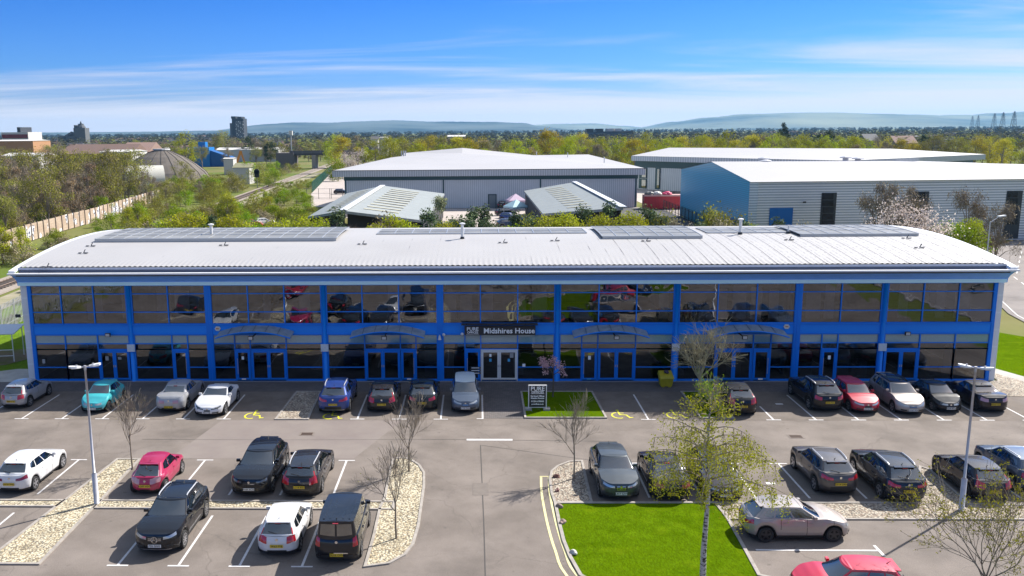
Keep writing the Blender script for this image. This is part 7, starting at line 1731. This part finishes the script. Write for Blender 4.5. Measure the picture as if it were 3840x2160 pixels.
# hills
def hills(name, pts, Y, dep, m__, seed):
    P = []; 
    for u, v in pts: q = atY(u, v, Y); P.append((q[0], q[2]))
    xs = [P[0][0]+(P[-1][0]-P[0][0])*i/240 for i in range(241)]; rows = 14; b = MB()
    def hz(x):
        for (xa, za), (xb, zb__) in zip(P, P[1:]):
            if x <= xb: return lerp(za, zb__, sstep((x-xa)/(xb-xa)))
        return P[-1][1]
    for j in range(rows+1):
        t = j/rows; prof = math.sin(min(1, t*1.15)*PI/2)**1.4 if t < .87 else 1-(t-.87)*.6
        for x in xs:
            n_ = mnoise.fractal(Vector((x*.0016, t*2.2, seed)), 1, 2, 6); n2 = mnoise.noise(Vector((x*.03, seed, t*5)))*3*t
            b.v.append((x*(1+(1-t)*-.12), Y-dep*(1-t)+n_*dep*.12*(1-t), max(-2, hz(x)*prof*(1+.14*n_*(1-t))+n2)))
    for j in range(rows):
        for i in range(240): a = j*241+i; b.f.append((a,a+1,a+242,a+241)); b.m.append(0)
    return b.build(name, m__, kind='structure', smooth=True)
hm1 = mat('hazed_hill_woods', (.02,.04,.055), 1, c2=(.08,.105,.11), vscale=.0022, detail=14, stretch=(1,1,3), blotch=(.0011, (.11,.135,.14)), spec=0)  # distance haze put into the wood colours as blue
hm2 = mat('hazed_hill_fields', (.05,.08,.095), 1, c2=(.16,.20,.20), vscale=.0016, detail=14, stretch=(1,1,4), blotch=(.0009, (.22,.24,.19)), spec=0)  # fields tinted blue as well, haze put into the colour
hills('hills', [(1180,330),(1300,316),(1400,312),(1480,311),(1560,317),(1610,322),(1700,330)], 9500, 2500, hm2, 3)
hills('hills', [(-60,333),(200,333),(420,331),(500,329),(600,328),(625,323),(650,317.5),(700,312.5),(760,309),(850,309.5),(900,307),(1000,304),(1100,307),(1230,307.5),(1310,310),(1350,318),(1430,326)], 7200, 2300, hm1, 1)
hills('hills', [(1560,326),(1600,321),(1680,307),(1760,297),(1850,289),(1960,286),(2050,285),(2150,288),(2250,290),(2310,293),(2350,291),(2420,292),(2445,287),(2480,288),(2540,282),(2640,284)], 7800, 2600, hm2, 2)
# the air: one closed box of thin haze
hb = MB().box(-9500, -300, -6, 9500, 9900, 172).build('haze', [], kind='stuff')
hmz = bpy.data.materials.new('haze_air'); hmz.use_nodes = True; nt = hmz.node_tree; nt.nodes.clear()
o_ = nt.nodes.new('ShaderNodeOutputMaterial'); v_ = nt.nodes.new('ShaderNodeVolumePrincipled'); v_.inputs['Color'].default_value = (.28,.62,1,1); v_.inputs['Density'].default_value = 5e-5; v_.inputs['Anisotropy'].default_value = .2
nt.links.new(v_.outputs[0], o_.inputs['Volume']); hb.data.materials.append(hmz)

# ------------------------------------------------------------------ tell look-alikes apart by where they stand from left to right
ORD = ['leftmost','second','third','fourth','fifth','sixth','seventh','eighth','ninth','tenth','eleventh','twelfth','thirteenth','fourteenth','fifteenth','sixteenth','seventeenth','eighteenth','nineteenth','twentieth']
RANK = {2:['near','far'],3:['near','middle','far'],4:['nearest','second','third','farthest'],5:['nearest','second','third','fourth','farthest']}
byl = {}
for o in scene.objects:
    if o.parent is None and 'label' in o: byl.setdefault(o['label'], []).append(o)
def order_lr(L_, lb):
    L_.sort(key=lambda o: (o.location.x-CAM_X)/max(1, o.location.y+CAM_D)); n_ = len(L_)
    for i, o in enumerate(L_): o['label'] = ('leftmost ' if i == 0 else 'rightmost ' if i == n_-1 else ORD[i]+' from left, ')+lb
for lb, L_ in byl.items():
    if len(L_) < 2: continue
    if len(L_) <= 12: order_lr(L_, lb); continue
    L_.sort(key=lambda o: o.location.y); k_ = min(5, max(2, -(-len(L_)//14))); m_ = -(-len(L_)//k_)
    for i in range(k_):
        sub = L_[i*m_:(i+1)*m_]
        if sub: order_lr(sub, RANK[k_][i]+' rank, '+lb)
